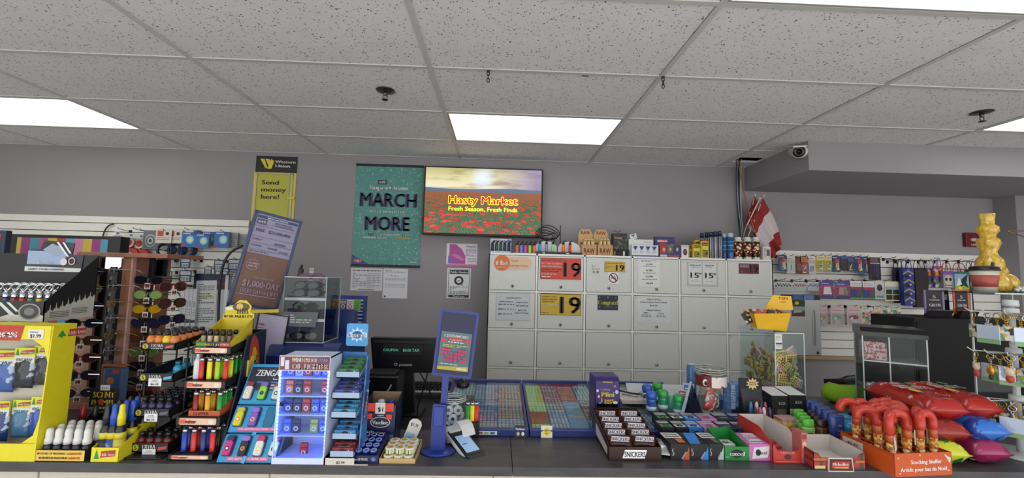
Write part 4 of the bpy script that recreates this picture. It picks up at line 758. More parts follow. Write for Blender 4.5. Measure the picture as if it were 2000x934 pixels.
# ------------------------------------------------------------ left: yellow air freshener display
LT = [('p', [(.0, .0), (.04, 1), (1, 1), (.97, .0)], '#b03020'), ('t', 'Little Trees', .5, .5, .6, W_, .9)]
YL = M('#d8cc1c', .45)
XR0 = on(63, 904).x; XL0 = -2.05
Yt = Yx(105, 640, XR0); Yb = Yx(150, 640, XR0)+.0; zt = at(105, 637, Yt).z
t = thing('freshener_display', 'tall yellow Little Trees cardboard display at the left end of the counter', 'display stand', (XR0, 1.475, Z))
H = zt-Z; dt = Yt-1.475; db = Yb-1.475
zo = lambda px, py, Y: at(px, py, Y).z-Z
m = MB(); sidep = [(0, 0), (db, 0), (db, H), (dt, H), (dt*.75, H*.75), (dt*.4, H*.4), (.0, .055)]
m.prism(sidep, -.004, 0, YL, 'x'); m.build('side_panel', t); m = MB(); m.prism(sidep, XL0-XR0, XL0-XR0+.004, YL, 'x')
m.build('side_panel', t)
m = MB(); m.bx(XL0-XR0, -.004, .0, .004, 0, .055, YL); m.prism([(XL0-XR0, H-.052), (-.06, H-.045), (-.02, H-.07), (-.004, H-.12), (-.004, H), (XL0-XR0, H)], dt-.004, dt+.002, YL); m.art(.32, .05, LT, dt-.0045, -.41, H-.05)
m.prism([(-.06, .05), (-.004, .05), (-.004, .14), (-.02, .08)], .006, .01, YL)
m.art(.05, .03, [('r', 0, 0, 1, 1, '#d8d6d0'), ('L', .1, .5, .9, .9, 1, '#8a8884'), ('t', '$1.99', .5, .3, .4, '#55524e', .7)], dt-.005, -.075, H-.042); m.build('front_panel', t)
m = MB(); m.bx(XL0-XR0, -.004, db-.006, db-.002, 0, H-.01, '#b8b4a4'); m.bx(XL0-XR0, -.004, .004, db-.006, .004, .008, '#7a7874'); m.bx(XL0-XR0, -.004, dt, db, H-.004, H, YL); m.build('back_panel', t)
# small print on the side
TS = Matrix.Translation((0, 0, 0)) @ Matrix.Rotation(PI/2, 4, 'Z')
m = MB(); m.art(.10, .03, [('p', [(.0, .2), (.15, .9), (.3, .2), (.18, .2), (.18, .0), (.12, .0), (.12, .2)], '#2c8a3a'), ('p', [(.35, .1), (.38, .9), (1, .9), (.97, .1)], '#b03020'), ('t', 'Little Trees', .67, .5, .5, W_, .58)], 0, dt+.015, H-.045, T=TS); m.build('side_print', t)
# bags hanging inside
def fresh_bag(label, px0, py0, px1, py1, Y, c1, seed):
    X0, X1, Z0, Z1 = R(px0, py0, px1, py1, Y); w, h = X1-X0, Z1-Z0
    t = thing('freshener_pack', label, 'hanging pack', ((X0+X1)/2, Y, Z0)); m = MB()
    m.pillow(w, h*.74, .022, Mspots('pack_'+c1.lstrip('#'), c1, [(.55, '#9fb0c8'), (.62, c1), (.85, '#dfe6ee'), (.92, c1)], 14, (1, 1, 1), .18, 'NOISE'), seed=seed); m.build('pouch', t)
    m = MB(); m.bx(-w/2, w/2, -.004, 0, h*.62, h, '#c8cc30'); m.art(w, h*.38, [('r', 0, 0, 1, .45, '#c8ccc8'), ('t', 'VENT WRAP', .5, .22, .2, '#2a3a4a', .8), ('p', [(.05, .5), (.14, .95), (.24, .5)], '#2c8a3a'), ('p', [(.3, .55), (.32, .8), (.98, .9), (.95, .62)], '#a83024'), ('t', 'Little Trees', .64, .72, .14, W_, .6)], -.004, -w/2, h*.62); m.build('header_card', t)
    return t
fresh_bag('blue bag on the upper row of the yellow display, leftmost', -22, 684, 30, 766, 1.55, '#3a5a9c', 1)
fresh_bag('dark grey bag on the upper row of the yellow display, middle', 28, 679, 68, 758, 1.545, '#2c2e34', 2)
fresh_bag('dark grey bag on the upper row of the yellow display, by the side panel', 66, 675, 103, 752, 1.55, '#34363c', 3)
fresh_bag('navy bag on the lower row of the yellow display, leftmost', -20, 783, 18, 862, 1.53, '#1c3468', 4)
fresh_bag('pale blue and grey bag on the lower row of the yellow display', 24, 781, 60, 855, 1.54, '#3c6a8c', 5)
fresh_bag('bright blue bag on the lower row of the yellow display, by the side panel', 60, 775, 98, 854, 1.53, '#2c4c9c', 6)
# ------------------------------------------------------------ black lighter display on top of it
zt2 = Z+H+.0008
X1 = at(53, 630, 1.53).x
t = thing('lighter_display', 'black display box with silver pine tree print on top of the yellow one', 'display box', (X1, 1.58, zt2))
m = MB(); bk = .19
m.prism([(0, 0), (bk, 0), (bk, .245), (0, .072)], -.003, 0, '#0e0e10', 'x')
tr = [(.004, .0), (.004, .03)]
rd = random.Random(5)
for k in range(9): y = .01+k*.021; z = .032+k*.006; tr += [(y, z), (y+.004, z+.008), (y+.007, z+.004), (y+.010, z+.022+rd.random()*.008), (y+.013, z+.004), (y+.016, z+.009), (y+.019, z+.002)]
tr = [(a, min(b_, .2)) for a, b_ in tr if a < bk-.004]+[(bk-.004, .07), (bk-.004, 0)]
m.prism(tr, .0005, .001, '#b8b8ac', 'x')
for k in range(4): m.bx(.001, .0014, .02, .09, .012+.006*k, .0145+.006*k, '#55564c'); m.bx(.001, .0014, .1, .16, .02+.006*k, .0225+.006*k, '#55564c')
m.bx(-.45, 0, 0, .003, 0, .072, '#1c1d20'); m.art(.3, .07, [('p', [(0, 0), (1, 0), (1, .3), (.9, .45), (.85, .3), (.6, .35), (.5, .2), (.2, .3), (0, .2)], '#b4b4b0'), ('p', [(.45, .95), (.5, .95), (.68, .3), (.62, .3)], '#c4c8c8'), ('p', [(.56, .95), (.6, .95), (.72, .5), (.68, .5)], '#c4c8c8'), ('e', .84, .5, .13, .42, '#8c8c8c'), ('e', .84, .5, .11, .36, '#34363a'), ('e', .84, .5, .06, .2, '#6a6c70')], 0, -.3)
m.bx(-.45, -.003, .003, bk, 0, .004, '#1c1d20'); m.bx(-.45, 0, bk-.003, bk, 0, .245, '#141416'); m.build('box', t)
X0, X2, Z0, Z1 = R(52, 470, 166, 532, 1.58+bk); w, h = X2-X0, Z1-Z0
m = MB(); o_ = Vector((X0, 1.58+bk, Z0))-Vector((X1, 1.58, zt2)); ox, oz = o_.x, o_.z
m.prism([(ox, oz), (ox+w*.98, oz), (ox+w, oz+h*.55), (ox+w*.8, oz+h*.56), (ox+w*.82, oz+h*.93), (ox+w*.3, oz+h), (ox+w*.25, oz+h*.72), (ox+.02, oz+h*.7)], bk-.006, bk-.002, '#2c3038')
m.art(w, h, [('p', [(.02, .02), (.97, .02), (.98, .14), (.02, .17)], '#c4c6c4'), ('r', .05, .24, .7, .66, '#8fa0bc'), ('p', [(.28, .66), (.3, .95), (.6, .96), (.8, .62)], '#1c1e24'), ('p', [(.3, .7), (.45, .9), (.6, .8), (.7, .6), (.5, .5)], '#8c98a8'), ('p', [(.52, .95), (.56, .95), (.76, .5), (.72, .5)], '#d0d4d8'), ('p', [(.62, .95), (.66, .94), (.8, .6), (.76, .6)], '#d0d4d8'), ('e', .68, .33, .06, .11, '#c0c2c4'), ('e', .82, .36, .06, .12, '#d0b8b0'), ('e', .82, .36, .045, .09, '#2a1c1c'), ('t', 'LIGHT YOUR CAMPFIRE', .4, .09, .06, '#5a5a5a', .6), ('t', 'FIREPLACE', .35, .3, .06, W_, .3)], bk-.006, ox, oz); m.build('header', t)
chrome = M('#c4c6ca', .12, 1)
def ring_lighter(c_, loc, label, first=[None]):
    t = thing('keychain_lighter', label, 'lighter', loc, 0, 'keychain lighters in the black display box'); m = MB()
    m.lathe([(.009, 0), (.0095, .003), (.0095, .075)], M(c_, .35), n=10); m.build('body', t)
    m = MB(); m.bx(-.012, .012, -.0115, -.0098, .03, .062, '#c4c2ba'); m.art(.022, .03, [('L', .1, .1, .9, .9, 3, '#3a3a38')], -.0115, -.011, .031); m.build('price_tag', t)
    m = MB(); m.lathe([(.0096, .075), (.010, .08), (.010, .092), (.006, .095), (.006, .1)], chrome, n=10); m.tube([(.013*math.cos(a*PI/6), .004*math.sin(a), .112+.013*math.sin(a*PI/6)) for a in range(12)], .0028, chrome, 6, True); m.build('metal_ring', t); return t
protos = {}
for j in range(3):
    for i in range(9):
        c_ = ['#2c6a8c', '#2c4a8c', '#b03028', '#d8a02c', '#c8742c', '#8a3a28', '#3a7a6a'][(i*3+j) % 7]; x = X1-.022-i*.030+(j % 2)*.004; y = 1.612+j*.055; zz = zt2+.0046
        lb = '%s body keychain lighter, %s row, %s from the right' % ({'#2c6a8c': 'teal', '#2c4a8c': 'blue', '#b03028': 'red', '#d8a02c': 'amber', '#c8742c': 'orange', '#8a3a28': 'brown', '#3a7a6a': 'green'}[c_], ['front', 'middle', 'back'][j], ORD[i])
        if c_ not in protos: protos[c_] = ring_lighter(c_, (x, y, zz), lb)
        else: dup(protos[c_], (x, y, zz), lb)
# ------------------------------------------------------------ striped board and dark frame far left
st = Mstripes('stripe_board_print', ['#c07a94', '#b8a43c', '#8c2c6c', '#3c8c9c', '#b0508c', '#c8b03c', '#b83c44', '#5ca0b0'], 2.6, 'X', .5)
Y_ = 2.45
A = [at(x, y, Y_) for x, y in ((10, 452), (236, 467), (236, 560), (10, 620))]
t = thing('striped_display_board', 'black framed board with vertical rainbow stripes behind the lighter box', 'display board', (A[0].x, Y_, ZC)); o_ = Vector((A[0].x, Y_, ZC))
m = MB(); w = A[1].x-A[0].x; h = (A[0].z+A[1].z)/2-ZC; m.bx(0, w, 0, .06, 0, h, '#0f0f11', .002); m.build('frame', t)
s0 = at(36, 456, Y_)-o_; s1 = at(212, 470, Y_)-o_; m = MB(); m.bx(s0.x, s1.x, -.002, 0, .1, h-.018, st); m.build('striped_panel', t)
m = MB(); a_ = at(12, 450, 2.2); m.bx(-.16, 0, 0, .03, -(a_.z-ZC), 0, '#232c48', .004); m.bx(-.15, -.022, -.002, 0, -(a_.z-ZC)+.04, -.02, '#c86a58')
one('blue_framed_screen', m, 'edge of a dark blue framed orange panel at the far left', 'screen', a_)
wall_tube('black_cable', 'black cable curving down the left slatwall', [(222, 438, 3.86), (212, 441, 3.85), (204, 452, 3.85), (200, 466, 3.85)], .006, '#141416')
# ------------------------------------------------------------ trays at the counter front, left
def tray(name, label, x0, x1, y0, y1, z, hf, hb, mat, els=(), parts=None, cat='tray', floor='#1c1c1e', inner=None):
    """open carton: front lip hf, sides rising to hb at the back"""
    t = thing(name, label, cat, ((x0+x1)/2, y0, z)); w = (x1-x0)/2; d = y1-y0
    m = MB(); m.bx(-w, w, 0, .002, 0, hf, mat)
    for s_ in (-1, 1): m.prism([(0, 0), (d, 0), (d, hb), (.002, hf)], min(s_*w, s_*(w-.002)), max(s_*w, s_*(w-.002)), mat, 'x')
    m.bx(-w, w, d-.002, d, 0, hb, mat); m.art(2*w, hf, els, 0, -w); m.build('tray', t)
    m = MB(); m.bx(-w+.002, w-.002, .002, d-.002, .0005, .002, floor); m.build('tray_floor', t); return t
xa, xb = on(62, 903).x, on(163, 903).x
tray('freshener_tray', 'black and yellow tray reading 48 HOURS OF FRESHNESS GUARANTEED', xa, xb, 1.478, 1.60, Z, .036, .05, M('#141416', .5), [('r', .0, .06, 1, .98, '#dcb84a'), ('t', '48 HOURS OF FRESHNESS', .34, .7, .2, '#2a2210', .56), ('t', 'GUARANTEED', .8, .7, .2, '#c4501c', .3), ('t', '48 HEURES DE FRAICHEUR', .38, .32, .2, '#2a2210', .56), ('t', 'GARANTIE', .8, .32, .2, '#c4501c', .24)])
B0 = None
lbm = [Mspots('bottle_label_%d' % k, c_, [(.6, '#c8b4a0'), (.8, c_)], 60) for k, c_ in enumerate(['#2a2420', '#5c3a34', '#34507c', '#4a2c28', '#2c3c6c'])]
for j in range(3):
    for i in range(5):
        x = xa+.02+i*(xb-xa-.036)/4.; y = 1.501+j*.036; lb = 'white capped mini spray bottle, %s row of the 48 hours tray, %s from left' % (['front', 'middle', 'back'][j], ORD[i])
        B0 = lathe_thing('spray_bottle', lb, 'bottle', [('bottle', [(.013, 0), (.0145, .003), (.0145, .034), (.011, .043), (.009, .046)], '#14162c'), ('label', [(.0147, .008), (.0148, .030)], lbm[i]), ('spray_head', [(.0125, .046), (.0125, .06), (.0105, .064), (.0105, .084), (.009, .092), (.004, .096)], '#d4d4d0')], (x, y, Z+.0026))
m = MB(); m.prism([(-.008, 0), (-.05, .0), (-.015, .035), (-.04, .032), (-.01, .062), (-.03, .06), (0, .1), (.03, .06), (.01, .062), (.04, .032), (.015, .035), (.05, 0), (.008, 0)][::-1], 0, .003, '#1f5a30')
p = on(97, 850); one('tree_cutout', m, 'dark green tree shaped card behind the white capped bottles', 'card', (at(82, 850, 1.62).x, 1.62, Z), rot=(0, 0, .0))
# yellow spray tray
xa, xb = on(176, 903).x, on(230, 903).x
tray('freshener_tray', 'yellow Little Trees tray with tall coloured spray bottles', xa, xb, 1.478, 1.63, Z, .045, .11, YL, [('p', [(.1, .2), (.2, .9), (.3, .2)], '#2c8a3a'), ('p', [(.34, .3), (.36, .75), (.9, .85), (.88, .4)], '#a83024'), ('t', 'Little Trees', .62, .55, .25, W_, .5)])
def trigger(c_, lc, loc, lb, h=1):
    return lathe_thing('air_freshener_bottle', lb, 'bottle', [('bottle', [(.015, 0), (.0165, .004), (.0165, .085), (.011, .105), (.009, .11)], '#16161a'), ('label', [(.0167, .006), (.0168, .065)], lc), ('label_band', [(.01675, .066), (.0168, .086)], '#c8bc2c'), ('cap', [(.011, .108), (.0115, .135), (.009, .15), (.008, .172), (.002, .176)], c_)], loc)
lk, lb_, ly = Mspots('ice_label', '#15171a', [(.75, '#5a6a78')], 40), Mspots('car_label', '#2c4878', [(.6, '#6c86b0'), (.8, '#1c2c50')], 40), Mspots('lemon_label', '#b8a83c', [(.7, '#8a8038')], 40)
caps = [('#17171b', lk, 'black'), ('#1f4cb0', lb_, 'blue'), ('#d8c814', ly, 'yellow')]
for j in range(3):
    for i in range(3 if j == 0 else 3):
        c_ = caps[i] if j % 2 == 0 else caps[(i+1) % 3]
        if j == 0: c_ = caps[i]
        elif j == 1: c_ = caps[1] if i > 0 else caps[0]
        trigger(c_[0], c_[1], (xa+.0185+i*.0365*(xb-xa-.0)/.123 if False else xa+.0195+i*(xb-xa-.039)/2, 1.502+j*.044, Z+.0026), '%s capped spray bottle, row %s from the front of the yellow tray, %s' % (c_[2], ['one', 'two', 'three', 'four'][j], ['left', 'middle', 'right'][i]))
# scent bomb display
Xs0, Xs1 = at(152, 800, 1.64).x, at(236, 800, 1.64).x
t = tray('spray_display_tray', 'black SCENT BOMB tray behind the yellow tray', Xs0, Xs1-.0, 1.615, 1.72, Z, .03, .1, M('#141416', .5), cat='display tray')
X0, X1_, Z0, Z1 = R(176, 758, 232, 797, 1.715); w = X1_-X0; hx = (X0+X1_)/2-(Xs0+Xs1)/2
m = MB(); m.bx(hx-w/2, hx+w/2, .097, .099, .1, Z1-Z, '#17171a'); m.bx(-(Xs1-Xs0)/2, (Xs1-Xs0)/2, .095, .097, .08, Z0-Z+.012, '#111113')
m.art(w, Z1-Z0, [('t', 'SCENT', .5, .68, .3, '#e0c838', .74), ('t', 'B  MB', .48, .3, .28, '#e0c838', .74), ('e', .42, .32, .1, .15, '#b8382c')], .097, hx-w/2, Z0-Z)
m.txt('ONE SPRAY WILL BLOW YOU AWAY', 0, Z0-Z+.002, .009, W_, .0945, True, .14); m.txt('the best air freshener you will ever try', 0, Z0-Z-.012, .007, '#c8b83c', .0945, True, .13); m.build('header', t)
m = MB(); m.art(.035, .02, [('r', 0, 0, 1, 1, '#cfcdc6'), ('t', '$3.99', .5, .4, .35, '#55524e', .7)], .0965, hx-.015, Z1-Z-.008); m.build('price_tag', t)
for i, (c_, n_) in enumerate([('#a0201c', 'red'), ('#17171b', 'black'), ('#d8c814', 'yellow')]):
    t = trigger(c_, lk, (Xs0+.022+i*.045, 1.637, Z+.0026), '%s capped spray bottle in front of the black SCENT BOMB header' % n_); t.scale = (.9, .9, .72)
# ------------------------------------------------------------ energy shot tower
def shot(c1, lbl, capc, loc, label, group=None):
    return lathe_thing('energy_shot_bottle', label, 'bottle', [('bottle', [(.013, 0), (.0145, .003), (.0145, .012), (.0132, .02), (.0145, .028), (.0145, .034), (.008, .046)], c1, 1), ('wrap', [(.0147, .004), (.0136, .02), (.0147, .030), (.0135, .0375)], lbl), ('cap', [(.0092, .045), (.0092, .056), (.006, .058)], capc)], loc, group)
def tiers(name, label, cat, lips, Ydep, frame_mat, draw, Xfix=None):
    t = thing(name, label, cat, (at((lips[0][0]+lips[0][2])/2, lips[0][3], lips[0][4]).x, lips[-1][4], Z)); o = t.location; out = []
    for k, (x0, y0, x1, y1, Y) in enumerate(lips):
        X0, X1, Z0, Z1 = R(x0, y0, x1, y1, Y); Z0 = max(Z0, Z+.005); m = MB(); a, b_ = X0-o.x, X1-o.x; y = Y-o.y; z0 = Z0-o.z; z1 = Z1-o.z
        draw(m, a, b_, y, z0, z1, k); m.build('shelf_tray', t); out.append((X0, X1, Y, Z0))
    return t, out
def d_extra(m, a, b, y, z0, z1, k):
    dp = .2; m.bx(a, b, y, y+.002, z0, z1, '#121214'); m.bx(a, b, y, y+dp, z0, z0+.003, '#1a1a1c' if k != 1 else '#2c7ca0')
    for xx in (a, b-.002): m.prism([(y, z0), (y+dp, z0), (y+dp, z1+.02), (y, z1)], xx, xx+.002, '#151517', 'x')
    w = b-a; h = z1-z0; m.art(w, h, [('e', .12, .5, .08, .36, '#a8a428'), ('t', '5', .12, .5, .5, '#1c1c10', .06), ('t', 'EXTRA', .48, .64, .42, W_, .34), ('t', 'STRENGTH', .48, .22, .2, W_, .34), ('p', [(.72, .25), (.74, .6), (.97, .75), (.95, .4)], ['#b84a38', '#5a9cc8', '#5a5a70', '#b83a38'][k])], y, a, z0)
    m.art(.08, h, [('e', .5, .5, .2, .3, '#8a8828')], 0, y+.06, z0, T=Matrix.Translation((b, 0, 0)) @ Matrix.Rotation(PI/2, 4, 'Z'))
EL = [(276, 670, 342, 684, 1.545), (271, 730, 338, 746, 1.54), (262, 799, 331, 815, 1.535), (256, 866, 329, 884, 1.53)]
TE, oe = tiers('energy_shot_rack', 'black four level rack of small energy drink bottles', 'display rack', EL, .2, K_, d_extra)
xl = min(o[0] for o in oe); xr = max(o[1] for o in oe); o = TE.location
m = MB()
for xx in (xl-o.x-.004, xr-o.x+.004):
    for yy in (.05, .19): m.tube([(xx, yy, .004), (xx, yy, oe[0][3]-Z+.02)], .003, '#101012', 6)
    for q_ in oe: m.tube([(xx, .03, q_[3]-Z-.003), (xx, .2, q_[3]-Z-.003)], .003, '#101012', 6)
m.bx(xl-o.x-.003, xr-o.x, -.03, .20, 0, .004, '#1b1b1d', .001); m.build('wire_frame', TE)
for k, q_ in enumerate(oe[1:]):
    m = MB(); m.bx(-.022, .022, -.001, 0, 0, .026, '#cfcfd2'); m.art(.044, .026, [('t', '2 FOR', .5, .75, .14, '#55555a', .4), ('L', .2, .5, .8, .62, 1, '#77777a'), ('t', '$6.25', .5, .25, .24, '#44444a', .6)], -.001, -.022)
    one('shelf_price_tag', m, 'white price tag under the %s level of the energy drink rack' % ['blue second', 'third', 'lowest'][k], 'price tag', ((q_[0]+q_[1])/2+.0, q_[2]-.002, q_[3]-.014))
wr = [[('#c8742c', 'orange'), ('#c8742c', 'orange'), ('#d8b82c', 'yellow'), ('#c87a3c', 'orange')], None, [('#2c2450', 'purple')]*4, [('#7c1c18', 'red')]*4]
cpc = {0: '#1a1a1c', 2: '#141420', 3: '#1a1214'}
for k in (0, 2, 3):
    X0, X1, Y, z0 = oe[k]; w = X1-X0
    for j in range(5):
        n = 4
        if k == 3 and j > 1: break
        c_ = wr[k]
        for i in range(n):
            if k == 3 and j == 1 and i in (1,): continue
            cc, cn = c_[i]
            shot(M('#17171c' if k != 0 else cc, .25), M(cc, .25), cpc[k], (X0+.0175+i*(w-.035)/3, Y+.021+j*.034, z0+.0036), '%s wrapped energy shot, %s level, row %s from front, %s' % (cn, ['top', 'second', 'third', 'lowest'][k], ['one', 'two', 'three', 'four', 'five'][j], ORD[i]))
X0, X1, Y, z0 = oe[1]
for j, dx in enumerate((.0, -.006)): shot(M('#2c8cb0', .25), M('#3ca0c4', .25), '#1c5a7c', (X1-.022+dx, Y+.05+j*.05, z0+.0036), 'turquoise energy shot on the nearly empty second level, %s' % ['front', 'back'][j])
# ------------------------------------------------------------ lighter rack
def d_bic(m, a, b, y, z0, z1, k):
    dp = .21; m.bx(a-.008, b+.008, y-.003, y, z0-.003, z1+.002, '#141416', .003); m.bx(a, b, y, y+dp, z1-.004, z1, '#1a1a1c')
    for xx in (a-.006, b+.003): m.prism([(y, z0), (y+dp, z0+.02), (y+dp, z1+.035), (y, z1)], xx, xx+.003, '#121214', 'x')
    w = b-a; h = z1-z0; m.prism([(a+.004+ (b-a-.008)*u, z0+(z1-z0)*v) for u, v in ((0, .2), (.03, .05), (.97, .05), (1, .2), (1, .8), (.97, .95), (.03, .95), (0, .8))], y-.0045, y-.003, '#d8b49c')
    m.art(w, h, [('r', .03, .2, .2, .8, '#c85a48'), ('L', .2, .3, .5, .7, 1, '#8a3c2c'), ('e', .85, .5, .08, .35, '#e0cfc0'), ('t', 'value', .32, .5, .5, '#8a2c20', .25)], y-.0046, a, z0)
BL = [(380, 679, 447, 690, 1.565), (364, 745, 436, 758, 1.545), (349, 816, 426, 830, 1.52), (333, 889, 410, 904, 1.495)]
TBc, ob = tiers('lighter_rack', 'black stepped BIC lighter rack with four shelves', 'display rack', BL, .2, K_, d_bic)
o = TBc.location
xr = max(q_[1] for q_ in ob)-o.x+.006; xl = min(q_[0] for q_ in ob)-o.x-.01; ht = ob[0][3]-Z
m = MB(); m.prism([(.03, 0), (.27, 0), (.27, ht+.06), (.15, ht+.05), (.11, ht*.66), (.07, ht*.33)], xr, xr+.006, '#17203c', 'x'); m.prism([(.09, 0), (.27, 0), (.27, ht+.06), (.15, ht+.05)], xl-.006, xl, '#121214', 'x'); m.bx(xl, xr, .255, .262, 0, ht+.06, '#15161c'); m.build('side_panel', TBc)
m = MB(); TS2 = Matrix.Translation((xr+.006, .21, ht-.16)) @ Matrix.Rotation(PI/2, 4, 'Z') @ Matrix.Rotation(-.12, 4, 'Y')
m.prism([(.028*math.cos(a*PI/10)*1.25, .11*math.sin(a*PI/10)+.1) for a in range(20)], -.001, 0, '#a83c2c', T=TS2)
m.prism([(.019*math.cos(a*PI/8), .065*math.sin(a*PI/8)+.1) for a in range(16)], -.0016, -.001, '#d0a81c', T=TS2)
m.txt('BIC', 0, 0, .03, '#17140c', -.0022, True, None, 'C', T=TS2 @ Matrix.Translation((0, 0, .1)) @ Matrix.Rotation(-PI/2, 4, 'Y')); m.build('brand_panel', TBc)
m = MB(); m.prism([(.0, .0), (.02, .05), (.035, .11), (.02, .11), (.0, .06)], 0, .004, '#c89a3c', 'x'); m.bx(-.001, .005, -.03, -.015, .14, .2, '#d0c048'); m.bx(-.001, .005, -.01, .005, .15, .21, '#d0c048'); pp_ = m.build('yellow_trim', TBc); pp_.location = (xr+.007, .18, ht-.24)
def lighter(c_, clear=False, tall=.062):
    t = thing('pocket_lighter', 'lighter', 'lighter'); m = MB(); m.lathe([(.0085, 0), (.009, .002), (.009, tall)], M(c_, .12 if clear else .3), n=12, sy=.6); m.build('body', t)
    m = MB(); m.lathe([(.009, tall), (.0088, tall+.010), (.0075, tall+.0105)], M('#b4b6ba', .2, .9), n=12, sy=.62); hd = m.build('hood', t)
    m = MB(); m.lathe([(.0045, -.003), (.0045, .003)], M('#4a4a4c', .4, .8), (0, -.001, tall+.013), 8, ax='x'); m.bx(-.004, .004, .002, .008, tall+.01, tall+.015, c_ if not clear else '#1a1a1c'); m.build('spark_wheel', hd); return t
LC = {'red': '#c8241c', 'yellow': '#d8d41c', 'lime': '#8ccc1c', 'blue': '#1c3ca8', 'sky': '#5a9cd0', 'green': '#1c8c34', 'amber': '#d89a1c', 'black': '#1a1a1c', 'dark red': '#8a1418', 'navy': '#1c2c6c', 'pale blue': '#8ab4dc', 'grey': '#55585c'}
LP = {}
def put_lighter(cn, loc, lb):
    if cn not in LP: t = lighter(LC[cn]); t.location = loc; t['label'] = lb; LP[cn] = t
    else: dup(LP[cn], loc, lb)
levels = [(1, [['red', 'yellow', 'lime', 'red'], ['black', 'red', 'lime', 'yellow'], ['green', 'black', 'black', 'green'], ['sky', 'lime', 'red', 'green'], ['sky', 'yellow', 'lime', 'sky'], ['blue', 'pale blue', 'red', 'pale blue']], 'second', 6),
          (2, [['dark red', 'amber', 'green'], ['amber', 'amber', 'green'], ['dark red', 'red', 'green'], ['black', 'amber', 'black'], ['green', 'black', 'black'], ['amber', 'green', 'black']], 'third', 6),
          (3, [['blue', 'red', 'navy', 'red'], ['navy', 'dark red', 'blue', 'black'], ['black', 'blue', 'red', 'grey'], ['red', 'black', 'navy', 'navy'], ['navy', 'blue', 'black', 'blue']], 'lowest', 5)]
for k, L_, nm, n in levels:
    X0, X1, Y, z0 = ob[k]; zz = at((BL[k][0]+BL[k][2])/2, BL[k][1], Y).z
    if k == 2:
        tray('lighter_carton', 'orange and leaf print open carton of lighters on the third shelf', X0+.022, X1-.004, Y+.012, Y+.19, zz+.001, .018, .085, M('#b8542c', .5), [('t', 'CLIPPER', .4, .5, .5, '#3a1c10', .5)], cat='carton'); zz += .0036
    for j, row in enumerate(L_):
        for i, cn in enumerate(row):
            nn = len(row); a = X0+(.034 if k == 2 else .03 if k == 1 else .022); b_ = X1-(.016 if k == 2 else .012)
            put_lighter(cn, (a+i*(b_-a)/(nn-1), Y+.026+j*.028, zz+.001), '%s lighter on the %s shelf, row %s from front, %s from left' % (cn, nm, ['one', 'two', 'three', 'four', 'five', 'six'][j], ORD[i]))
# sanitizer bottle at the second shelf's left end
X0, X1, Y, z0 = ob[1]; zz = at(400, BL[1][1], Y).z
lathe_thing('pump_bottle', 'clear pump bottle at the left end of the second lighter shelf', 'bottle', [('bottle', [(.011, 0), (.012, .003), (.012, .06), (.006, .075)], M('#c8ccce', .1)), ('pump', [(.006, .075), (.006, .09), (.003, .092), (.003, .108)], '#d0d0cc')], (X0+.013, Y+.03, zz+.001))
# Bob Marley torch lighter display on the top shelf
X0, X1, Y, z0 = ob[0]; zz = at(412, BL[0][1], Y).z+.001; w = X1-X0
t = tray('torch_display', 'yellow BOB MARLEY jet torch lighter display on the top shelf', X0, X1, Y+.004, Y+.14, zz, .018, .09, M('#c8b428', .5), [('r', 0, 0, 1, 1, '#1c1c1c'), ('r', 0, .0, .3, .9, '#2c7a3a'), ('r', .7, 0, 1, .9, '#a82c20'), ('t', 'BOB MARLEY', .3, .5, .5, '#d8c838', .5), ('t', 'JET TORCH', .78, .5, .4, W_, .38)], cat='display tray')
m = MB(); hw_ = w/2; hY = .138; Hh = at(452, 586, Y+.14).z-zz
prof = [(-hw_, .085), (hw_, .085), (hw_, Hh*.66), (hw_*.75, Hh*.7), (hw_*.8, Hh*.85), (hw_*.45, Hh*.99), (-.0, Hh), (-hw_*.35, Hh*.88), (-hw_*.9, Hh*.8), (-hw_*.85, Hh*.66), (-hw_, Hh*.64)]
m.prism(prof, hY, hY+.003, '#cdb92c')
m.prism([(hw_*.55*math.cos(a*PI/8)+.008, Hh*.83+Hh*.11*math.sin(a*PI/8)) for a in range(16)], hY-.001, hY, '#5a4a20')
m.prism([(hw_*.22*math.cos(a*PI/8)+.004, Hh*.84+Hh*.085*math.sin(a*PI/8)) for a in range(16)], hY-.002, hY-.001, '#c8ac5c')
m.prism([(hw_*.25*math.cos(a*PI/8)-hw_*.6, Hh*.79+Hh*.05*math.sin(a*PI/8)) for a in range(16)], hY-.002, hY-.001, '#d8d0b8')
for k in range(5): m.prism([(hw_*(-.1+.17*k), Hh*.66), (hw_*(-.04+.17*k), Hh*.66), (hw_*(.0+.13*k), Hh*.8), (hw_*(-.05+.13*k), Hh*.8)], hY-.0025, hY-.001, '#3a3018')
m.txt('BOB MARLEY', 0, Hh*.59, .014, '#2c2410', hY-.001, True, w*.92)
m.bx(-hw_, hw_, hY-.0005, hY, Hh*.33, Hh*.53, '#1c1c1a'); m.bx(-hw_, -hw_*.4, hY-.001, hY, Hh*.43, Hh*.52, '#2c7a3a'); m.bx(hw_*.4, hw_, hY-.001, hY, Hh*.43, Hh*.52, '#a82c20'); m.txt('JET TORCH', 0, Hh*.475, .011, W_, hY-.0015, True, w*.7); m.txt('REFILLABLE LIGHTERS', 0, Hh*.37, .008, '#a8c838', hY-.0015, True, w*.9); m.build('header', t)
for i in range(5):
    for j in range(2):
        lathe_thing('jet_torch_lighter', '%s jet torch lighter from left in the %s row of the yellow display' % (ORD[i], ['front', 'back'][j]), 'lighter', [('body', [(.0075, 0), (.008, .002), (.008, .036), (.006, .04)], [M('#8a8468', .35), M('#5a5850', .3), M('#a8a088', .35), M('#6a3c3c', .3), M('#b8a468', .35)][(i*2+j) % 5]), ('cap', [(.0082, .036), (.0082, .05), (.006, .053)], '#17171a')], (X0+.014+i*(w-.028)/4, Y+.022+j*.035, zz+.0026), n=10)
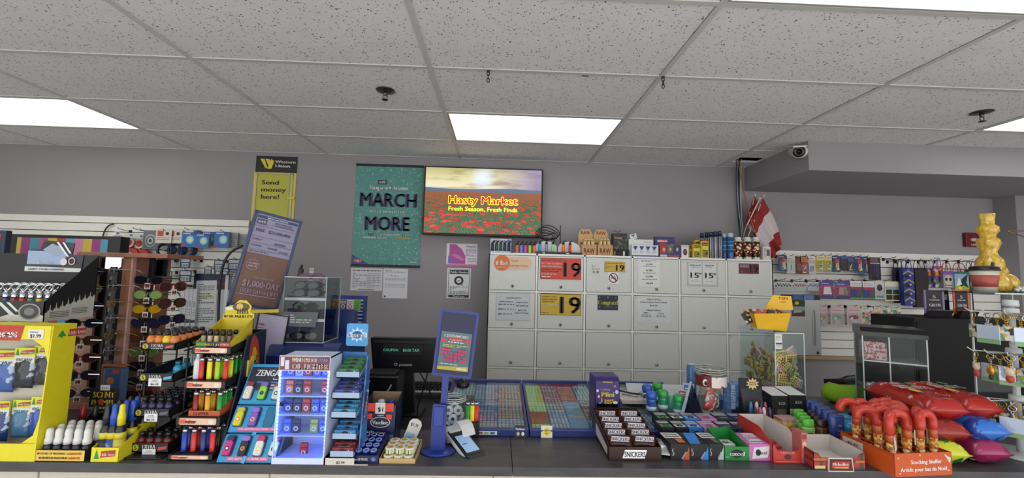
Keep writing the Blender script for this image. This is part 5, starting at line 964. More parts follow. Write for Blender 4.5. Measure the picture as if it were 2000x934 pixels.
# ------------------------------------------------------------ sunglasses rack
WD = Mspots('brown_wood', '#8a5e48', [(.5, '#966850'), (.8, '#80543f')], 6, (1, 1, .15), .45, 'NOISE')
RY = 1.98
x0, x1 = at(150, 494, RY).x, at(327, 498, RY).x; zt = at(240, 494, RY).z
t = thing('sunglasses_rack', 'brown wooden sunglasses rack with pegs at left of the counter', 'display rack', ((x0+x1)/2, RY, Z)); o = t.location; w = (x1-x0)/2; H = zt-Z
m = MB(); m.bx(-w, w, 0, .24, H-.02, H, WD, .002); m.build('top_board', t)
m = MB(); m.bx(-w, w, 0, .26, 0, .03, WD, .002); m.build('base_board', t)
def upr(pa, pb, y, mt, nm='upright', d=.012): a = at(pa, 520, RY+y).x-o.x; b_ = at(pb, 520, RY+y).x-o.x; m = MB(); m.bx(a, b_, y, y+d, .03, H-.02, mt); m.build(nm, t)
upr(158, 193, .13, WD, 'back_panel'); upr(194, 216, .16, M('#0f0f10', .4), 'black_panel'); upr(240, 256, .02, WD, d=.1); upr(256, 259, .018, M('#c8988c', .4), 'edge_strip', .02); upr(262, 300, .14, M('#4a3226', .5), 'back_panel'); upr(306, 318, .10, WD, d=.05)
a_ = at(204, 514, RY)-o; m = MB(); mw = .045; cxm = at(186, 512, RY).x-o.x; cz_ = at(186, 512, RY).z-Z
m.bx(cxm-mw, cxm+mw, .10, .104, cz_-.035, cz_+.04, M('#e8ecf0', .04, 1)); m.build('mirror', t)
cxm = at(278, 516, RY).x-o.x; m = MB(); m.bx(cxm-.035, cxm+.035, .10, .104, cz_-.06, cz_+.02, M('#4c5a78', .08, .9)); m.build('mirror', t)
def specs(fc, lc, shape=0, metal=False):
    t = thing('sunglasses', 'sunglasses', 'sunglasses'); fm = M(fc, .25, .9 if metal else 0); r = .0016 if metal else .0026; m = MB()
    def loop(cx):
        pts = []
        for k in range(16):
            a = 2*PI*k/16; c_, s_ = math.cos(a), math.sin(a); e = .75 if shape == 0 else 1
            pts.append((cx+.027*abs(c_)**e*(1 if c_ > 0 else -1), 0, .020*abs(s_)**e*(1 if s_ > 0 else -1)*(1 if s_ > 0 or shape != 2 else 1.15)))
        return pts
    for sx in (-1, 1): m.tube(loop(sx*.033), r, fm, 5, True)
    m.tube([(-.010, 0, .006), (0, -.003, .009), (.010, 0, .006)], r*1.1, fm, 5)
    m.build('frame', t)
    for sx in (-1, 1):
        L = loop(sx*.033); m = MB(); m.prism([(p[0], p[2]) for p in L], -.0006, .0006, M(lc, .08)); m.build('lens', t)
        m = MB(); m.tube([(sx*.060, 0, .010), (sx*.066, .012, .010), (sx*.066, .10, .008), (sx*.062, .13, -.014)], r, fm, 5); m.build('temple', t)
    m = MB(); m.bx(-.012, .012, -.0075, -.0068, -.04, -.012, '#d8d4cc'); m.art(.024, .028, [('e', .32, .5, .2, .3, '#8a3028'), ('e', .7, .5, .16, .3, '#2a2422'), ('r', .15, .12, .85, .2, '#a89a88')], -.0075, -.012, -.04); m.tube([(0, -.004, .008), (0, -.0072, -.012)], .0006, '#d8d4cc', 4); m.build('hang_tag', t)
    return t
SK = [('#141416', '#22203a', 0, False, 'black framed'), ('#b8923c', '#4c6438', 2, True, 'gold framed green lens'), ('#3a2218', '#4a2c18', 0, False, 'brown framed'), ('#b4b6ba', '#2c2e34', 2, True, 'silver framed'), ('#a88438', '#b8901c', 1, True, 'gold framed amber lens'), ('#161616', '#141824', 1, False, 'black round'), ('#7a1c1c', '#3a2020', 0, False, 'dark red framed'), ('#4a6a3c', '#8aa064', 1, False, 'green framed')]
SPR = [None]*8
def put_specs(k, loc, lb, rz=0):
    if SPR[k] is None: t = specs(*SK[k][:4]); t.location = loc; t.rotation_euler = (0, 0, rz); t['label'] = lb; SPR[k] = t
    else: dup(SPR[k], loc, lb, rz)
ca = [0, 1, 0, 5, 2, 6, 0, 3]; cb = [3, 3, 4, 3, 1, 3, 4, 3]; cc = [5, 7, 4, 0, 2, 1, 5, 3, 6, 2]
for nm, px, seq, y0, st_, rz, dy in (('left', 168, ca, 530, 34, .35, .02), ('middle', 222, cb, 530, 31, -1.1, .03), ('right', 291, cc, 548, 28, .1, .03)):
    for k, s_ in enumerate(seq):
        p = at(px-k*2.2, y0+st_*k, RY+dy); put_specs(s_, (p.x, RY+dy, p.z), '%s sunglasses on the %s column of the wooden rack, %s from top' % (SK[s_][4], nm, ORD[k]), rz)
m = MB()
for k in range(10):
    p = at(291-k*2.2, 548+28*k, RY)
    m.bx(p.x-o.x-.075, p.x-o.x+.075, .036, .039, p.z-Z-.002, p.z-Z+.001, chrome)
for k in range(8):
    p = at(168-k*2.2, 530+34*k, RY); m.bx(p.x-o.x-.075, p.x-o.x+.06, .03, .033, p.z-Z-.002, p.z-Z+.001, chrome); p = at(222-k*2.2, 530+31*k, RY); m.bx(p.x-o.x-.05, p.x-o.x+.05, .05, .053, p.z-Z-.002, p.z-Z+.001, chrome)
m.build('wire_pegs', t)
for k in range(3):
    p = at(330-k*2, 560+32*k, RY+.05); put_specs([6, 2, 0][k], (p.x+.02, RY+.05, p.z), '%s sunglasses hanging at the outer right edge of the rack, %s' % (SK[[6, 2, 0][k]][4], ['upper', 'middle', 'lower'][k]), 1.25)
# ------------------------------------------------------------ goods on the left slatwall
LY = SY-.09
def lhook(x, y): add_hook(x, y, 'dark wire display hook on the left slatwall', 'display hooks on the left slatwall')
for x, y in ((232, 447), (262, 447), (275, 449), (320, 450), (362, 447), (388, 452), (432, 451), (310, 487), (350, 503), (375, 505)): lhook(x, y)
for k, (x, y) in enumerate([(229, 470), (255, 474), (275, 476)]):
    t = thing('tape_dispenser', 'white packing tape roll on a red handled dispenser, %s of three on left slatwall' % ['leftmost', 'middle', 'rightmost'][k], 'tape dispenser', at(x, y, LY+.02*k)); m = MB()
    m.lathe([(.045, -.02), (.045, .02), (.03, .02), (.03, -.02)], '#c8c4ba', (0, 0, 0), 18, ax='y'); m.build('tape_roll', t)
    m = MB(); m.lathe([(.03, -.022), (.012, -.024), (.012, .024), (.03, .022)], '#9c2c1c', (0, 0, 0), 14, ax='y'); m.prism([(-.02, -.04), (.07, -.06), (.09, -.09), (.06, -.1), (-.05, -.055)], -.02, .02, '#a83020'); m.prism([(-.10, -.03), (-.07, -.04), (-.04, -.10), (-.07, -.11)], -.015, .015, '#d4d0c8'); m.build('handle', t)
    m = MB(); m.bx(-.02, .02, -.001, .001, .045, .085, '#c8ccd8'); m.bx(-.012, .012, -.0014, -.001, .055, .075, '#5a6a90'); m.build('hang_tab', t)
hang('cable_pack', 'clear pack holding a coiled silver cable on the left slatwall', 'hanging pack', 279, 450, 309, 487, [('e', .5, .45, .36, .34, '#a8aaae'), ('e', .5, .45, .28, .26, '#54565a'), ('e', .5, .45, .2, .19, '#b8babc'), ('e', .5, .45, .1, .1, '#3a3a3c')], '#6a6c70', clear=True)
for k in range(3):
    X0, X1, Z0, Z1 = R(304+20*k, 449, 340+18*k, 515, LY); w = .075; c_ = ((X0+X1)/2, LY+.012*k, (Z0+Z1)/2)
    t = thing('coiled_cord', 'navy blue coiled cord with white header card, %s from left' % ORD[k], 'cord', (c_[0], c_[1], c_[2])); m = MB()
    for q_ in range(4): m.tube([((.06+.006*q_)*math.cos(a*PI/7+q_), .007*q_, -.03+(.065-.004*q_)*math.sin(a*PI/7+q_)) for a in range(14)], .011, '#1a2248', 6, True)
    m.tube([(.02, 0, -.09), (.03, 0, -.12), (.02, 0, -.135)], .008, '#15151a', 6); m.build('cord_coil', t)
    m = MB(); m.bx(-w, w*.8, -.014, -.012, .03, .15, '#cfc8c0'); m.art(.13, .12, [('r', .1, .5, .5, .9, '#b0503c'), ('L', .1, .2, .9, .45, 2, '#8a7a74'), ('e', .75, .7, .12, .12, '#3a2a28')], -.014, -w, .03); m.build('header_card', t)
bluebox = [('r', 0, .0, 1, 1, '#2c6cb0'), ('r', 0, .82, 1, 1, '#2454a0'), ('e', .62, .5, .3, .28, '#8cc0dc'), ('e', .62, .5, .18, .17, '#d0dcb0'), ('r', .02, .04, .3, .18, '#b03060'), ('L', .1, .84, .9, .97, 1, W_)]
for k, (a, b_, c_, d, dy) in enumerate([(357, 454, 384, 483, 0), (384, 457, 410, 485, 0), (368, 450, 392, 470, .04), (396, 453, 421, 480, .04), (421, 453, 449, 484, 0), (444, 455, 466, 485, .03), (463, 458, 483, 486, .05)]):
    X0, X1, Z0, Z1 = R(a, b_, c_, d, LY+dy)
    prod('bulb_box', 'blue and white bulb box on the left slatwall, %s from left' % ORD[k], 'box', X1-X0, .03, Z1-Z0, '#8a8c90', bluebox if k < 5 else [('L', .05, .05, .95, .95, 7, '#55575c')], ((X0+X1)/2, LY+dy, Z0), side=[('L', .05, .05, .95, .95, 7, '#55575c')])
el_ = [('r', .1, .62, .9, .9, '#c8ccd0'), ('L', .15, .66, .85, .85, 2, '#4a5a7a'), ('r', .15, .1, .85, .5, '#b8bcc0'), ('t', '10 ft', .5, .3, .22, '#2a3a5a', .6)]
for k, (a, b_, c_, d) in enumerate([(314, 506, 331, 524), (314, 530, 336, 552), (350, 528, 374, 551), (352, 504, 372, 524), (418, 508, 436, 527), (445, 506, 470, 527), (399, 521, 414, 536), (418, 525, 448, 537)]):
    hang('accessory_pack', 'small white and navy accessory pack behind the sunglasses rack, %s' % ['top left', 'second row left', 'second row right', 'top right', 'left of the blue sign', 'beside the blue sign edge', 'above the navy board, left', 'above the navy board, right'][k], 'hanging pack', a, b_, c_, d, el_, '#2c3858', clear=True); lhook((a+c_)/2, b_-1)
for k in range(4):
    X0, X1, Z0, Z1 = R(345+8*k, 562+k, 353+8*k, 623+k, LY)
    prod('slim_white_box', 'slim white box in the upper row behind the rack, %s from left' % ORD[k], 'box', X1-X0-.002, .05, Z1-Z0, '#cdced2', [('r', .2, .4, .8, .6, '#9aa0b4'), ('L', .3, .1, .8, .35, 3, '#8a8c98')], ((X0+X1)/2, SY-.027, Z0))
    m = MB(); p = at(349+8*k, 557+k, LY); m.tube([(0, .06, 0), (0, -.02, 0), (0, -.03, .01)], .005, '#17181c', 6); one('black_hook', m, 'thick black hook above slim white box %s' % ORD[k], 'hook', p)
for k in range(6):
    X0, X1, Z0, Z1 = R(306+10*k, 628, 315+10*k, 660, LY-.05)
    prod('slim_white_box', 'short white box in the lower row behind the rack, %s from left' % ORD[k], 'box', X1-X0-.002, .05, Z1-Z0, '#c4c6cc', [('r', 0, .85, 1, 1, '#1c1d22'), ('L', .2, .2, .8, .7, 3, '#8a8c98')], ((X0+X1)/2, SY-.027, Z0))
for k in range(5):
    X0, X1, Z0, Z1 = R(352+11*k, 662, 362+11*k, 720, LY-.05)
    prod('slim_white_box', 'white box seen between the two counter racks, %s from left' % ORD[k], 'box', X1-X0-.002, .05, Z1-Z0, '#c8cad0', [('L', .2, .2, .8, .8, 5, '#8a8c98')], ((X0+X1)/2, SY-.027, Z0))
card('navy_poster', 'navy board headed HIGH-END, papers taped over it', 'poster', 376, 535, 446, 662, SY-.012, [('r', 0, .76, 1, 1, '#1a2244'), ('r', .88, 0, .97, 1, '#dcdee2'), ('t', 'HIGH', .3, .85, .09, '#c8e0d0', .36), ('t', 'END', .72, .85, .09, '#b8443a', .3), ('L', .05, .1, .4, .7, 9, '#6a7080')], '#b8bcc4', th=.01)
card('typed_paper', 'white typed paper with a yellow highlighted line taped over the navy board', 'paper', 384, 548, 424, 640, SY-.024, [('L', .08, .78, .92, .94, 4, '#55565c'), ('r', .08, .62, .9, .66, '#c8c048'), ('L', .08, .5, .92, .74, 5, '#55565c'), ('L', .08, .1, .92, .42, 7, '#66676c')], '#d0d2d4', tilt=-.04)
card('typed_paper', 'white typed sheet at the edge beside the lottery sign', 'paper', 446, 512, 470, 640, SY-.003, [('L', .08, .4, .95, .97, 16, '#66676c')], '#c8cacf')
card('price_paper', 'white sheet pinned between the two racks, dark heading', 'paper', 402, 762, 428, 800, 2.1, [('t', 'MAX', .5, .8, .1, '#2c3c6c', .5), ('L', .1, .1, .9, .7, 7, '#8a8c94')], '#cfd0d6')
wall_tube('black_cable', 'thick black cable looping from the lottery sign down beside the papers', [(474, 480, 2.1), (452, 492, 2.1), (437, 515, 2.1), (430, 550, 2.1), (427, 600, 2.1), (426, 650, 2.1), (424, 700, 2.1), (424, 772, 2.1)], .006, '#121214')
wall_tube('black_cable', 'short black cable arc behind the Bob Marley header', [(459, 568, 2.0), (446, 590, 2.0), (443, 620, 2.0), (446, 650, 2.0)], .005, '#121214')
# playing cards style package on an orange frame, behind the spray bottles
t = thing('boxed_toy', 'blue window box in a brown wooden frame behind the SCENT BOMB sign', 'box', (at(222, 800, 1.93).x, 1.93, Z)); m = MB(); q0 = at(203, 716, 1.93)-t.location; q1 = at(240, 722, 1.93)-t.location
m.bx(q0.x-.01, q0.x-.002, 0, .02, 0, q0.z, '#8a4a30'); m.bx(q0.x-.01, q1.x+.01, 0, .02, q0.z, q0.z+.008, '#a8603c'); m.build('frame', t); m = MB(); m.bx(q0.x, q1.x, 0, .03, .0, q0.z-.008, '#5a7a9c'); m.art(q1.x-q0.x, q0.z, [('r', .1, .55, .9, .95, '#2c5a8c'), ('e', .4, .7, .2, .08, '#c8743c'), ('r', .5, .85, .85, .93, '#c84c2c'), ('r', .1, .1, .9, .45, '#3c5c50')], 0, q0.x); m.build('carton', t)
# ------------------------------------------------------------ tilted lottery jackpot sign
SYd = 2.0; pa, pb, pc, pd = (at(x, y, SYd) for x, y in ((502, 408), (583, 430), (534, 611), (454, 592)))
cb_ = (pc+pd)/2; ct_ = (pa+pb)/2; hh = (ct_-cb_).length; tl = math.atan2(ct_.x-cb_.x, ct_.z-cb_.z)
t = thing('lottery_sign', 'tall blue framed lottery jackpot sign tilted to the right, reading $1,000 A DAY', 'sign', cb_); t.rotation_euler = Euler((0, tl, .62)); ww = (pb-pa).length*1.02
FB = M('#26365c', .35); m = MB(); f = .012
for a in ((-ww/2, -ww/2+f, 0, hh), (ww/2-f, ww/2, 0, hh), (-ww/2, ww/2, 0, f), (-ww/2, ww/2, hh-f, hh)): m.bx(a[0], a[1], -.004, .045, a[2], a[3], FB, .002)
m.bx(-ww/2+f, ww/2-f, .02, .04, f, hh-f, '#1c2848'); m.build('frame', t)
m = MB(); m.bx(-ww/2+f, ww/2-f, .002, .006, f, hh-f, '#6c4c40'); iw, ih = ww-2*f, hh-2*f
tx = '#9a8494'; ln = '#4a4658'
m.art(iw, ih, [('r', 0, .56, 1, 1, '#8a86a0'), ('r', .02, .955, .98, .985, '#2c3c64'), ('t', 'NEXT JACKPOTS', .5, .97, .014, W_, .6), ('r', 0, .895, 1, .897, ln), ('r', .04, .885, .26, .945, ln), ('t', '649', .15, .915, .03, '#b8b4c8', .17), ('t', '$10,000,000', .66, .93, .018, ln, .5), ('t', '1 GUARANTEED', .68, .905, .015, ln, .5), ('r', 0, .865, 1, .868, ln), ('t', 'MAX', .17, .82, .04, ln, .2), ('t', '$22,000,000', .62, .82, .034, ln, .52), ('r', 0, .745, 1, .748, ln), ('t', 'DAILY', .16, .715, .02, ln, .2), ('t', '$50,000', .7, .7, .024, ln, .26), ('r', 0, .675, 1, .678, ln), ('t', 'POKER', .18, .645, .018, ln, .22), ('t', '$100,000', .55, .64, .02, ln, .22), ('t', '$10,000', .82, .62, .018, ln, .2), ('r', 0, .6, 1, .603, ln), ('L', .05, .57, .5, .59, 1, ln),
  ('e', .22, .43, .16, .06, tx), ('e', .22, .43, .15, .055, '#6c4c40'), ('L', .12, .4, .32, .46, 2, tx), ('t', 'YOU COULD WIN', .55, .3, .02, tx, .44), ('t', '$1,000', .34, .23, .07, tx, .46), ('t', 'A', .6, .23, .04, tx, .05), ('t', 'DAY', .8, .23, .07, tx, .3), ('t', 'EVERY DAY', .34, .145, .05, tx, .46), ('t', 'FOR', .64, .145, .03, tx, .1), ('t', 'LIFE!', .84, .145, .05, tx, .24), ('r', .05, .1, .95, .108, tx)], .002, -iw/2, f); m.build('screen', t)
m = MB(); q_ = cb_; m.tube([(0, 0, 0), (0, 0, q_.z-Z+.02)], .012, '#1c2440', 10); m.lathe([(.09, 0), (.09, .006), (.02, .012)], '#1c2440', n=20)
one('sign_pole', m, 'dark blue pole holding up the tilted lottery sign', 'pole', (q_.x+.03, q_.y+.06, Z))
# paper board below
t = card('paper_board', 'pale lavender paper board with small red lettering behind the lighter rack', 'board', 489, 614, 546, 740, 1.9, [('t', 'ria money', .14, .84, .05, '#a83c3c', .2), ('L', .04, .76, .2, .8, 1, '#6a5a8c'), ('t', '2.5', .3, .62, .035, '#4a4a68', .12), ('L', .6, .3, .95, .42, 4, '#8a88a8')], '#aaa4bc', th=.006, tilt=.12, frame=('#18181c', .004, .01)); t.location.z -= 0
m = MB(); p = at(489, 612, 1.88); m.bx(0, .12, 0, .004, 0, .014, '#c8b83c'); one('yellow_strip', m, 'yellow strip along the top of the lavender paper board', 'strip', p+Vector((0, 0, 0)), rot=(0, -.05, 0))
# ------------------------------------------------------------ lottery terminal with the clear sunglasses case on it
TBU = M('#1b2c66', .3)
X0, X1, _, Zt_ = R(534, 669, 668, 720, 1.92); h = Zt_-Z
t = thing('lottery_terminal', 'large dark blue lottery terminal under the clear sunglasses case', 'terminal', ((X0+X1)/2, 1.86, Z)); w = (X1-X0)/2
m = MB(); m.prism([(0, 0), (.36, 0), (.36, h), (.05, h), (.02, h-.012), (.0, h-.05)], -w, w, TBU, 'x'); m.build('body', t)
m = MB(); m.prism([(-w*.55, h-.06), (w*.9, h-.06), (w*.97, h-.03), (w*.9, h-.012), (-w*.5, h-.012), (-w*.6, h-.03)], -.006, 0, '#202e5c'); m.bx(w*.2, w*.85, -.0075, -.006, h-.036, h-.032, '#5a6890'); m.build('printer_cover', t)
X2, X3, Z2, Z3 = R(640, 605, 690, 680, 2.15); m = MB(); ox = (X0+X1)/2; m.prism([(X2-ox-.2, h), (X3-ox+.01, h), (X3-ox, Z3-Z-.01), (X3-ox-.012, Z3-Z), (X2-ox-.2, Z3-Z)], .29, .34, TBU); m.build('monitor_back', t)
cY = 1.90; X0, X1, _, _ = R(552, 600, 636, 600, cY); zb_ = Z+h+.0008; H = at(595, 541, cY).z-zb_; w = (X1-X0)/2; D = .17
t = thing('clear_display_case', 'clear acrylic case with three shelves of folded sunglasses on the terminal', 'display case', ((X0+X1)/2, cY, zb_)); G = GLASS(); ED = M('#b8bcbc', .15)
m = MB(); m.bx(-w, w, 0, .003, 0, H, G); m.build('front_pane', t)
for s_ in (-1, 1): m = MB(); m.bx(min(s_*w, s_*(w-.003)), max(s_*w, s_*(w-.003)), .003, D, 0, H, G); m.build('side_pane', t)
m = MB(); m.bx(-w, w, D-.003, D, 0, H, G); m.bx(-w, w, 0, D, H-.003, H, G); m.bx(-w, w, 0, D, 0, .003, G)
for xx in (-w, w-.0025):
    for yy in (0, D-.0025): m.bx(xx, xx+.0025, yy, yy+.0025, 0, H, ED)
    for zz in (0, H-.003): m.bx(xx, xx+.003, 0, D, zz, zz+.003, ED)
for zz in (0, H-.003): m.bx(-w, w, -.0005, .002, zz, zz+.003, ED); m.bx(-w, w, D, D+.001, zz, zz+.003, ED)
m.build('back_and_edges', t)
shz = [.006, H*.36, H*.68]
for k, z in enumerate(shz[1:]): m = MB(); m.bx(-w+.004, w-.004, .006, D-.006, z-.004, z-.001, G); m.bx(-w+.004, w-.004, .004, .006, z-.012, z, ED); m.build('shelf', t)
m = MB(); m.prism([(-w*1.5, shz[1]-.03), (w*.6, shz[1]-.035), (w*.7, shz[1]+.03), (-w*1.45, shz[1]+.03)], -.004, -.002, '#5a5a62'); m.art(w*2, .05, [('r', .0, .1, .12, .9, '#7a3a2c'), ('r', .15, .2, .35, .8, '#b0b0b0'), ('e', .6, .5, .06, .3, '#3c6a50'), ('L', .4, .1, .9, .9, 4, '#b8b8bc')], -.004, -w*1.4, shz[1]-.024); m.build('printed_strip', t)
def folded(fc, lc, loc, lb, rz):
    t = thing('folded_sunglasses', lb, 'sunglasses', loc, rz); m = MB(); f = M(fc, .2)
    for s_ in (-1, 1): m.tube([(s_*.03+.026*math.cos(a*PI/6), .002*math.sin(a), .018+.016*math.sin(a*PI/6)) for a in range(12)], .0028, f, 5, True)
    m.tube([(-.006, 0, .022), (.006, 0, .022)], .003, f, 5); m.build('frame', t)
    for s_ in (-1, 1):
        m = MB(); m.prism([(s_*.03+.026*math.cos(a*PI/6), .018+.016*math.sin(a*PI/6)) for a in range(12)], -.001, .001, M(lc, .08)); m.build('lens', t)
        m = MB(); m.tube([(s_*.058, 0, .022), (s_*.058, .012, .02), (-s_*.02, .02, .012), (-s_*.045, .02, .004)], .003, f, 5); m.build('temple', t)
    return t
fp = None
for k, z in enumerate(shz):
    for i in range(4 if k == 2 else 3 if k == 1 else 2):
        loc = (t.location.x-.004+.010*(i % 2), cY+.02+.035*(i % 2)+.0, zb_+z+.002+.034*(i//2)); lb = 'folded dark sunglasses on the %s shelf of the clear case, %s' % (['bottom', 'middle', 'top'][k], ['front lower', 'rear lower', 'front upper', 'rear upper'][i])
        if fp is None: fp = folded('#141214', '#26222a', loc, lb, .12)
        else: dup(fp, loc, lb, rz=.1-.12*i)
fg2 = folded('#6a2c4c', '#3a1c2c', (t.location.x+.012, cY+.02, zb_+shz[2]+.072), 'folded plum sunglasses on top of the pile in the clear case', .05)
m = MB(); m.lathe([(.014, 0), (.016, .004), (.010, .012), (.013, .025), (.010, .034), (.004, .042)], M('#1a1312', .5), n=10); m.ell(.002, 0, .047, .007, .007, .008, M('#1a1312', .5), 8); m.ell(.009, -.004, .03, .006, .006, .006, M('#1a1312', .5), 8)
one('statuette', m, 'tiny dark seated statuette on top of the clear sunglasses case', 'statuette', (at(587, 540, cY+.06).x, cY+.06, zb_+H+.0008))
# ------------------------------------------------------------ blue playslip rack
BYd = 2.3; X0, X1, _, Z1 = R(646, 578, 712, 640, BYd); w = (X1-X0)/2; H = Z1-Z
t = thing('playslip_rack', 'blue slatted lottery slip rack behind the gum display', 'rack', ((X0+X1)/2, BYd, Z)); RB = M('#1c3074', .4); m = MB()
m.bx(-w, w, .03, .04, 0, H, RB); m.bx(-w, w, -.03, .04, 0, .01, RB)
for xx in (-w, w-.006): m.bx(xx, xx+.006, -.01, .03, 0, H, RB)
m.build('frame', t); m = MB()
for k in range(10): z = H-.02-k*.019; m.bx(-w+.006, w-.006, .0, .02, z-.006, z, '#c4c8d4'); m.bx(-w+.006, w-.006, -.002, .02, z-.016, z-.007, RB)
m.build('slats', t)
for k, (c_, e_) in enumerate([('#b8702c', '#5a3010'), ('#4a4c50', '#c8c8c8'), ('#c8b4bc', '#a83050'), ('#5a9c3c', '#1c4a20')]):
    m = MB(); m.bx(-.018, .018, -.001, 0, 0, .055, c_); m.art(.036, .055, [('L', .1, .6, .9, .9, 2, e_), ('e', .5, .35, .3, .2, e_), ('e', .5, .35, .2, .12, c_)], -.001, -.018)
    one('scratch_ticket', m, '%s scratch ticket in the blue slip rack' % ['orange', 'grey', 'pink and white', 'green'][k], 'ticket', ((X0+X1)/2-w+.028+k*.037, BYd-.005, Z+H-.075), group=None)
# ------------------------------------------------------------ blue slanted lighter panels
xL, xR_ = on(430, 900).x, on(548, 900).x; Yt_ = 1.655; ztop = at(500, 712, Yt_).z; L = math.hypot(Yt_-1.482, ztop-Z); th = math.atan2(Yt_-1.482, ztop-Z); w = xR_-xL
t = thing('lighter_panel_display', 'slanted blue ZENGAZ lighter display with three panels at the counter edge', 'display', ((xL+xR_)/2, 1.482, Z)); TZn = Matrix.Rotation(-th, 4, 'X')
m = MB(); m.prism([(0, 0), (Yt_-1.482+.01, 0), (Yt_-1.482+.01, ztop-Z), (Yt_-1.482, ztop-Z)], -w/2+.003, w/2-.003, '#14203c', 'x'); m.build('stand', t)
BLp = '#2a86b8'; secs = [(0, .262), (.278, .545), (.56, 1)]; rc = random.Random(2)
cols3 = [[('#b83078', '#26305c'), ('#26222c', '#8a6cc8'), ('#d0d0cc', '#b83068'), ('#d0d0cc', '#b83068')], [('#c8c028', '#b8b028'), ('#7a54b0', '#8a6cc8'), None, None], [('#d0d0cc', '#8c2c38'), ('#8cc83c', '#7a5cb8'), ('#d0d0cc', '#b83060'), ('#c8c8c4', '#2c3c5c')]]
def rr(cx, cz, w_, h_, r=.006, n=4):
    return [(cx+sx*(w_/2-r)+r*math.cos(a), cz+sz*(h_/2-r)+r*math.sin(a)) for sx, sz, a0 in ((1, -1, -PI/2), (1, 1, 0), (-1, 1, PI/2), (-1, -1, PI)) for a in [a0+PI/2*i/n for i in range(n+1)]]
for k, (u0, u1) in enumerate(secs):
    a, b_ = u0*L, u1*L; m = MB(); m.bx(-w/2, w/2, -.006, .0, a, b_, BLp, .001, T=TZn); m.bx(-w/2+.006, w/2-.006, -.007, -.006, a+.005, b_-.005, '#2f93c4', T=TZn)
    if k < 2: m.art(w*.7, .012, [('r', 0, 0, 1, 1, '#c85a94'), ('t', 'FUEL LIGHTERS ELECTRONIC FLINT', .5, .5, .5, W_, .9)], -.0072, -w*.35, a+.005, T=TZn)
    else:
        m.bx(-w/2+.006, w/2-.006, -.0078, -.007, b_-.066, b_-.012, '#22253a', T=TZn); m.txt('ZENGAZ', -.02, b_-.034, .024, W_, -.0082, True, .10, T=TZn); m.txt('Your Lighters', .02, b_-.056, .007, W_, -.0082, True, .05, T=TZn)
        m.bx(-w/2+.01, -w/2+.04, -.0078, -.007, b_-.098, b_-.07, '#a01c34', T=TZn); m.bx(-w/2+.04, w/2-.01, -.0078, -.007, b_-.098, b_-.07, '#2c3048', T=TZn); m.txt('WINDPROOF', .0, b_-.079, .007, W_, -.0082, True, .05, T=TZn); m.txt('DEVICES', .0, b_-.090, .007, W_, -.0082, True, .05, T=TZn)
    cz_ = a+(.05 if k < 2 else .046)
    for i in range(4):
        cx_ = -w/2+.026+i*(w-.045)/3; m.prism(rr(cx_, cz_, .034, .066), -.0085, -.007, '#1c4c74', T=TZn); m.prism(rr(cx_, cz_-.0, .03, .062), -.0088, -.0085, '#1c6a8c' if cols3[k][i] is None else '#16344c', T=TZn)
    m.build('panel', t)
    for i in range(4):
        if cols3[k][i] is None: continue
        bc, hc_ = cols3[k][i]; cx_ = -w/2+.026+i*(w-.045)/3; p = t.location+TZn @ Vector((cx_, -.009, cz_))
        lt = thing('character_lighter', '%s lighter in the %s blue panel, %s from left' % ({'#b83078': 'magenta', '#26222c': 'black', '#d0d0cc': 'white', '#c8c028': 'yellow', '#7a54b0': 'purple', '#8cc83c': 'lime green', '#c8c8c4': 'pale grey'}[bc], ['lowest', 'middle', 'top'][k], ORD[i]), 'lighter', p); lt.rotation_euler = (-th, 0, 0)
        m = MB(); m.prism(rr(0, -.008, .024, .044), -.010, -.0005, M(bc, .3)); dc = ['#2a1c28', '#c88c28', '#e8c838', '#1c2c3c'][(i+k) % 4]; m.prism([(.007*math.cos(q*PI/6), -.01+.007*math.sin(q*PI/6)) for q in range(12)], -.0108, -.010, dc); m.prism([(.004*math.cos(q*PI/4), -.01+.004*math.sin(q*PI/4)) for q in range(8)], -.0112, -.0108, '#e8e4e0' if i % 2 == 0 else '#7a3c8c'); m.build('body', lt)
        m = MB(); m.prism(rr(0, .0215, .024, .015, .005), -.010, -.0005, M(hc_, .3)); m.build('hood', lt)
for k, (px, py) in enumerate([(475, 900), (494, 852)]):
    m = MB(); m.bx(-.006, .006, 0, .001, -.008, .014, '#3c9cc8'); one('display_tab', m, 'small blue tab at the foot of the %s blue panel' % ['lowest', 'middle'][k], 'tab', at(px, py, 1.475+.03*k if k == 0 else 1.52), rot=(-.3, .3, 0))
# ------------------------------------------------------------ lit oil lighter case
OY = 1.472; X0, X1 = on(529, 908).x, on(631, 909).x; w = (X1-X0)/2; H = at(605, 697, 1.49).z-Z; D = .12
t = thing('lit_lighter_case', 'white acrylic case glowing blue, headed WIND PROOF OIL LIGHTER', 'display case', ((X0+X1)/2, OY+.002, Z)); WP = M('#c8d4f0', .4)
m = MB(); m.bx(-w, w, 0, D, 0, .02, WP); m.bx(-w, w, D-.004, D, 0, H, WP); m.bx(-w, w, .012, D, H-.004, H, WP)
for s_ in (-1, 1): m.prism([(0, 0), (D, 0), (D, H), (.014, H)], min(s_*w, s_*(w-.003)), max(s_*w, s_*(w-.003)), WP, 'x')
m.build('case_body', t)
SH = [.02, .088, .152, .215, .277]; SH = [at(590, y, OY+.04).z-Z for y in (893, 846, 806, 770, 735)]
for k, z in enumerate(SH): m = MB(); m.bx(-w+.004, w-.004, .014, D-.004, z-.003, z, WP); m.bx(-w+.004, w-.004, .012, .0145, z-.003, z+.014, GLASS()); m.build('shelf', t)
led = M('#3058ff', 34.0, 0, 'emit')
m = MB()
for s_ in (-1, 1):
    for k in range(26): z = .02+k*(H-.04)/26; m.c(s_*(w-.005), .012, z+.006, .003, .004, .008, led)
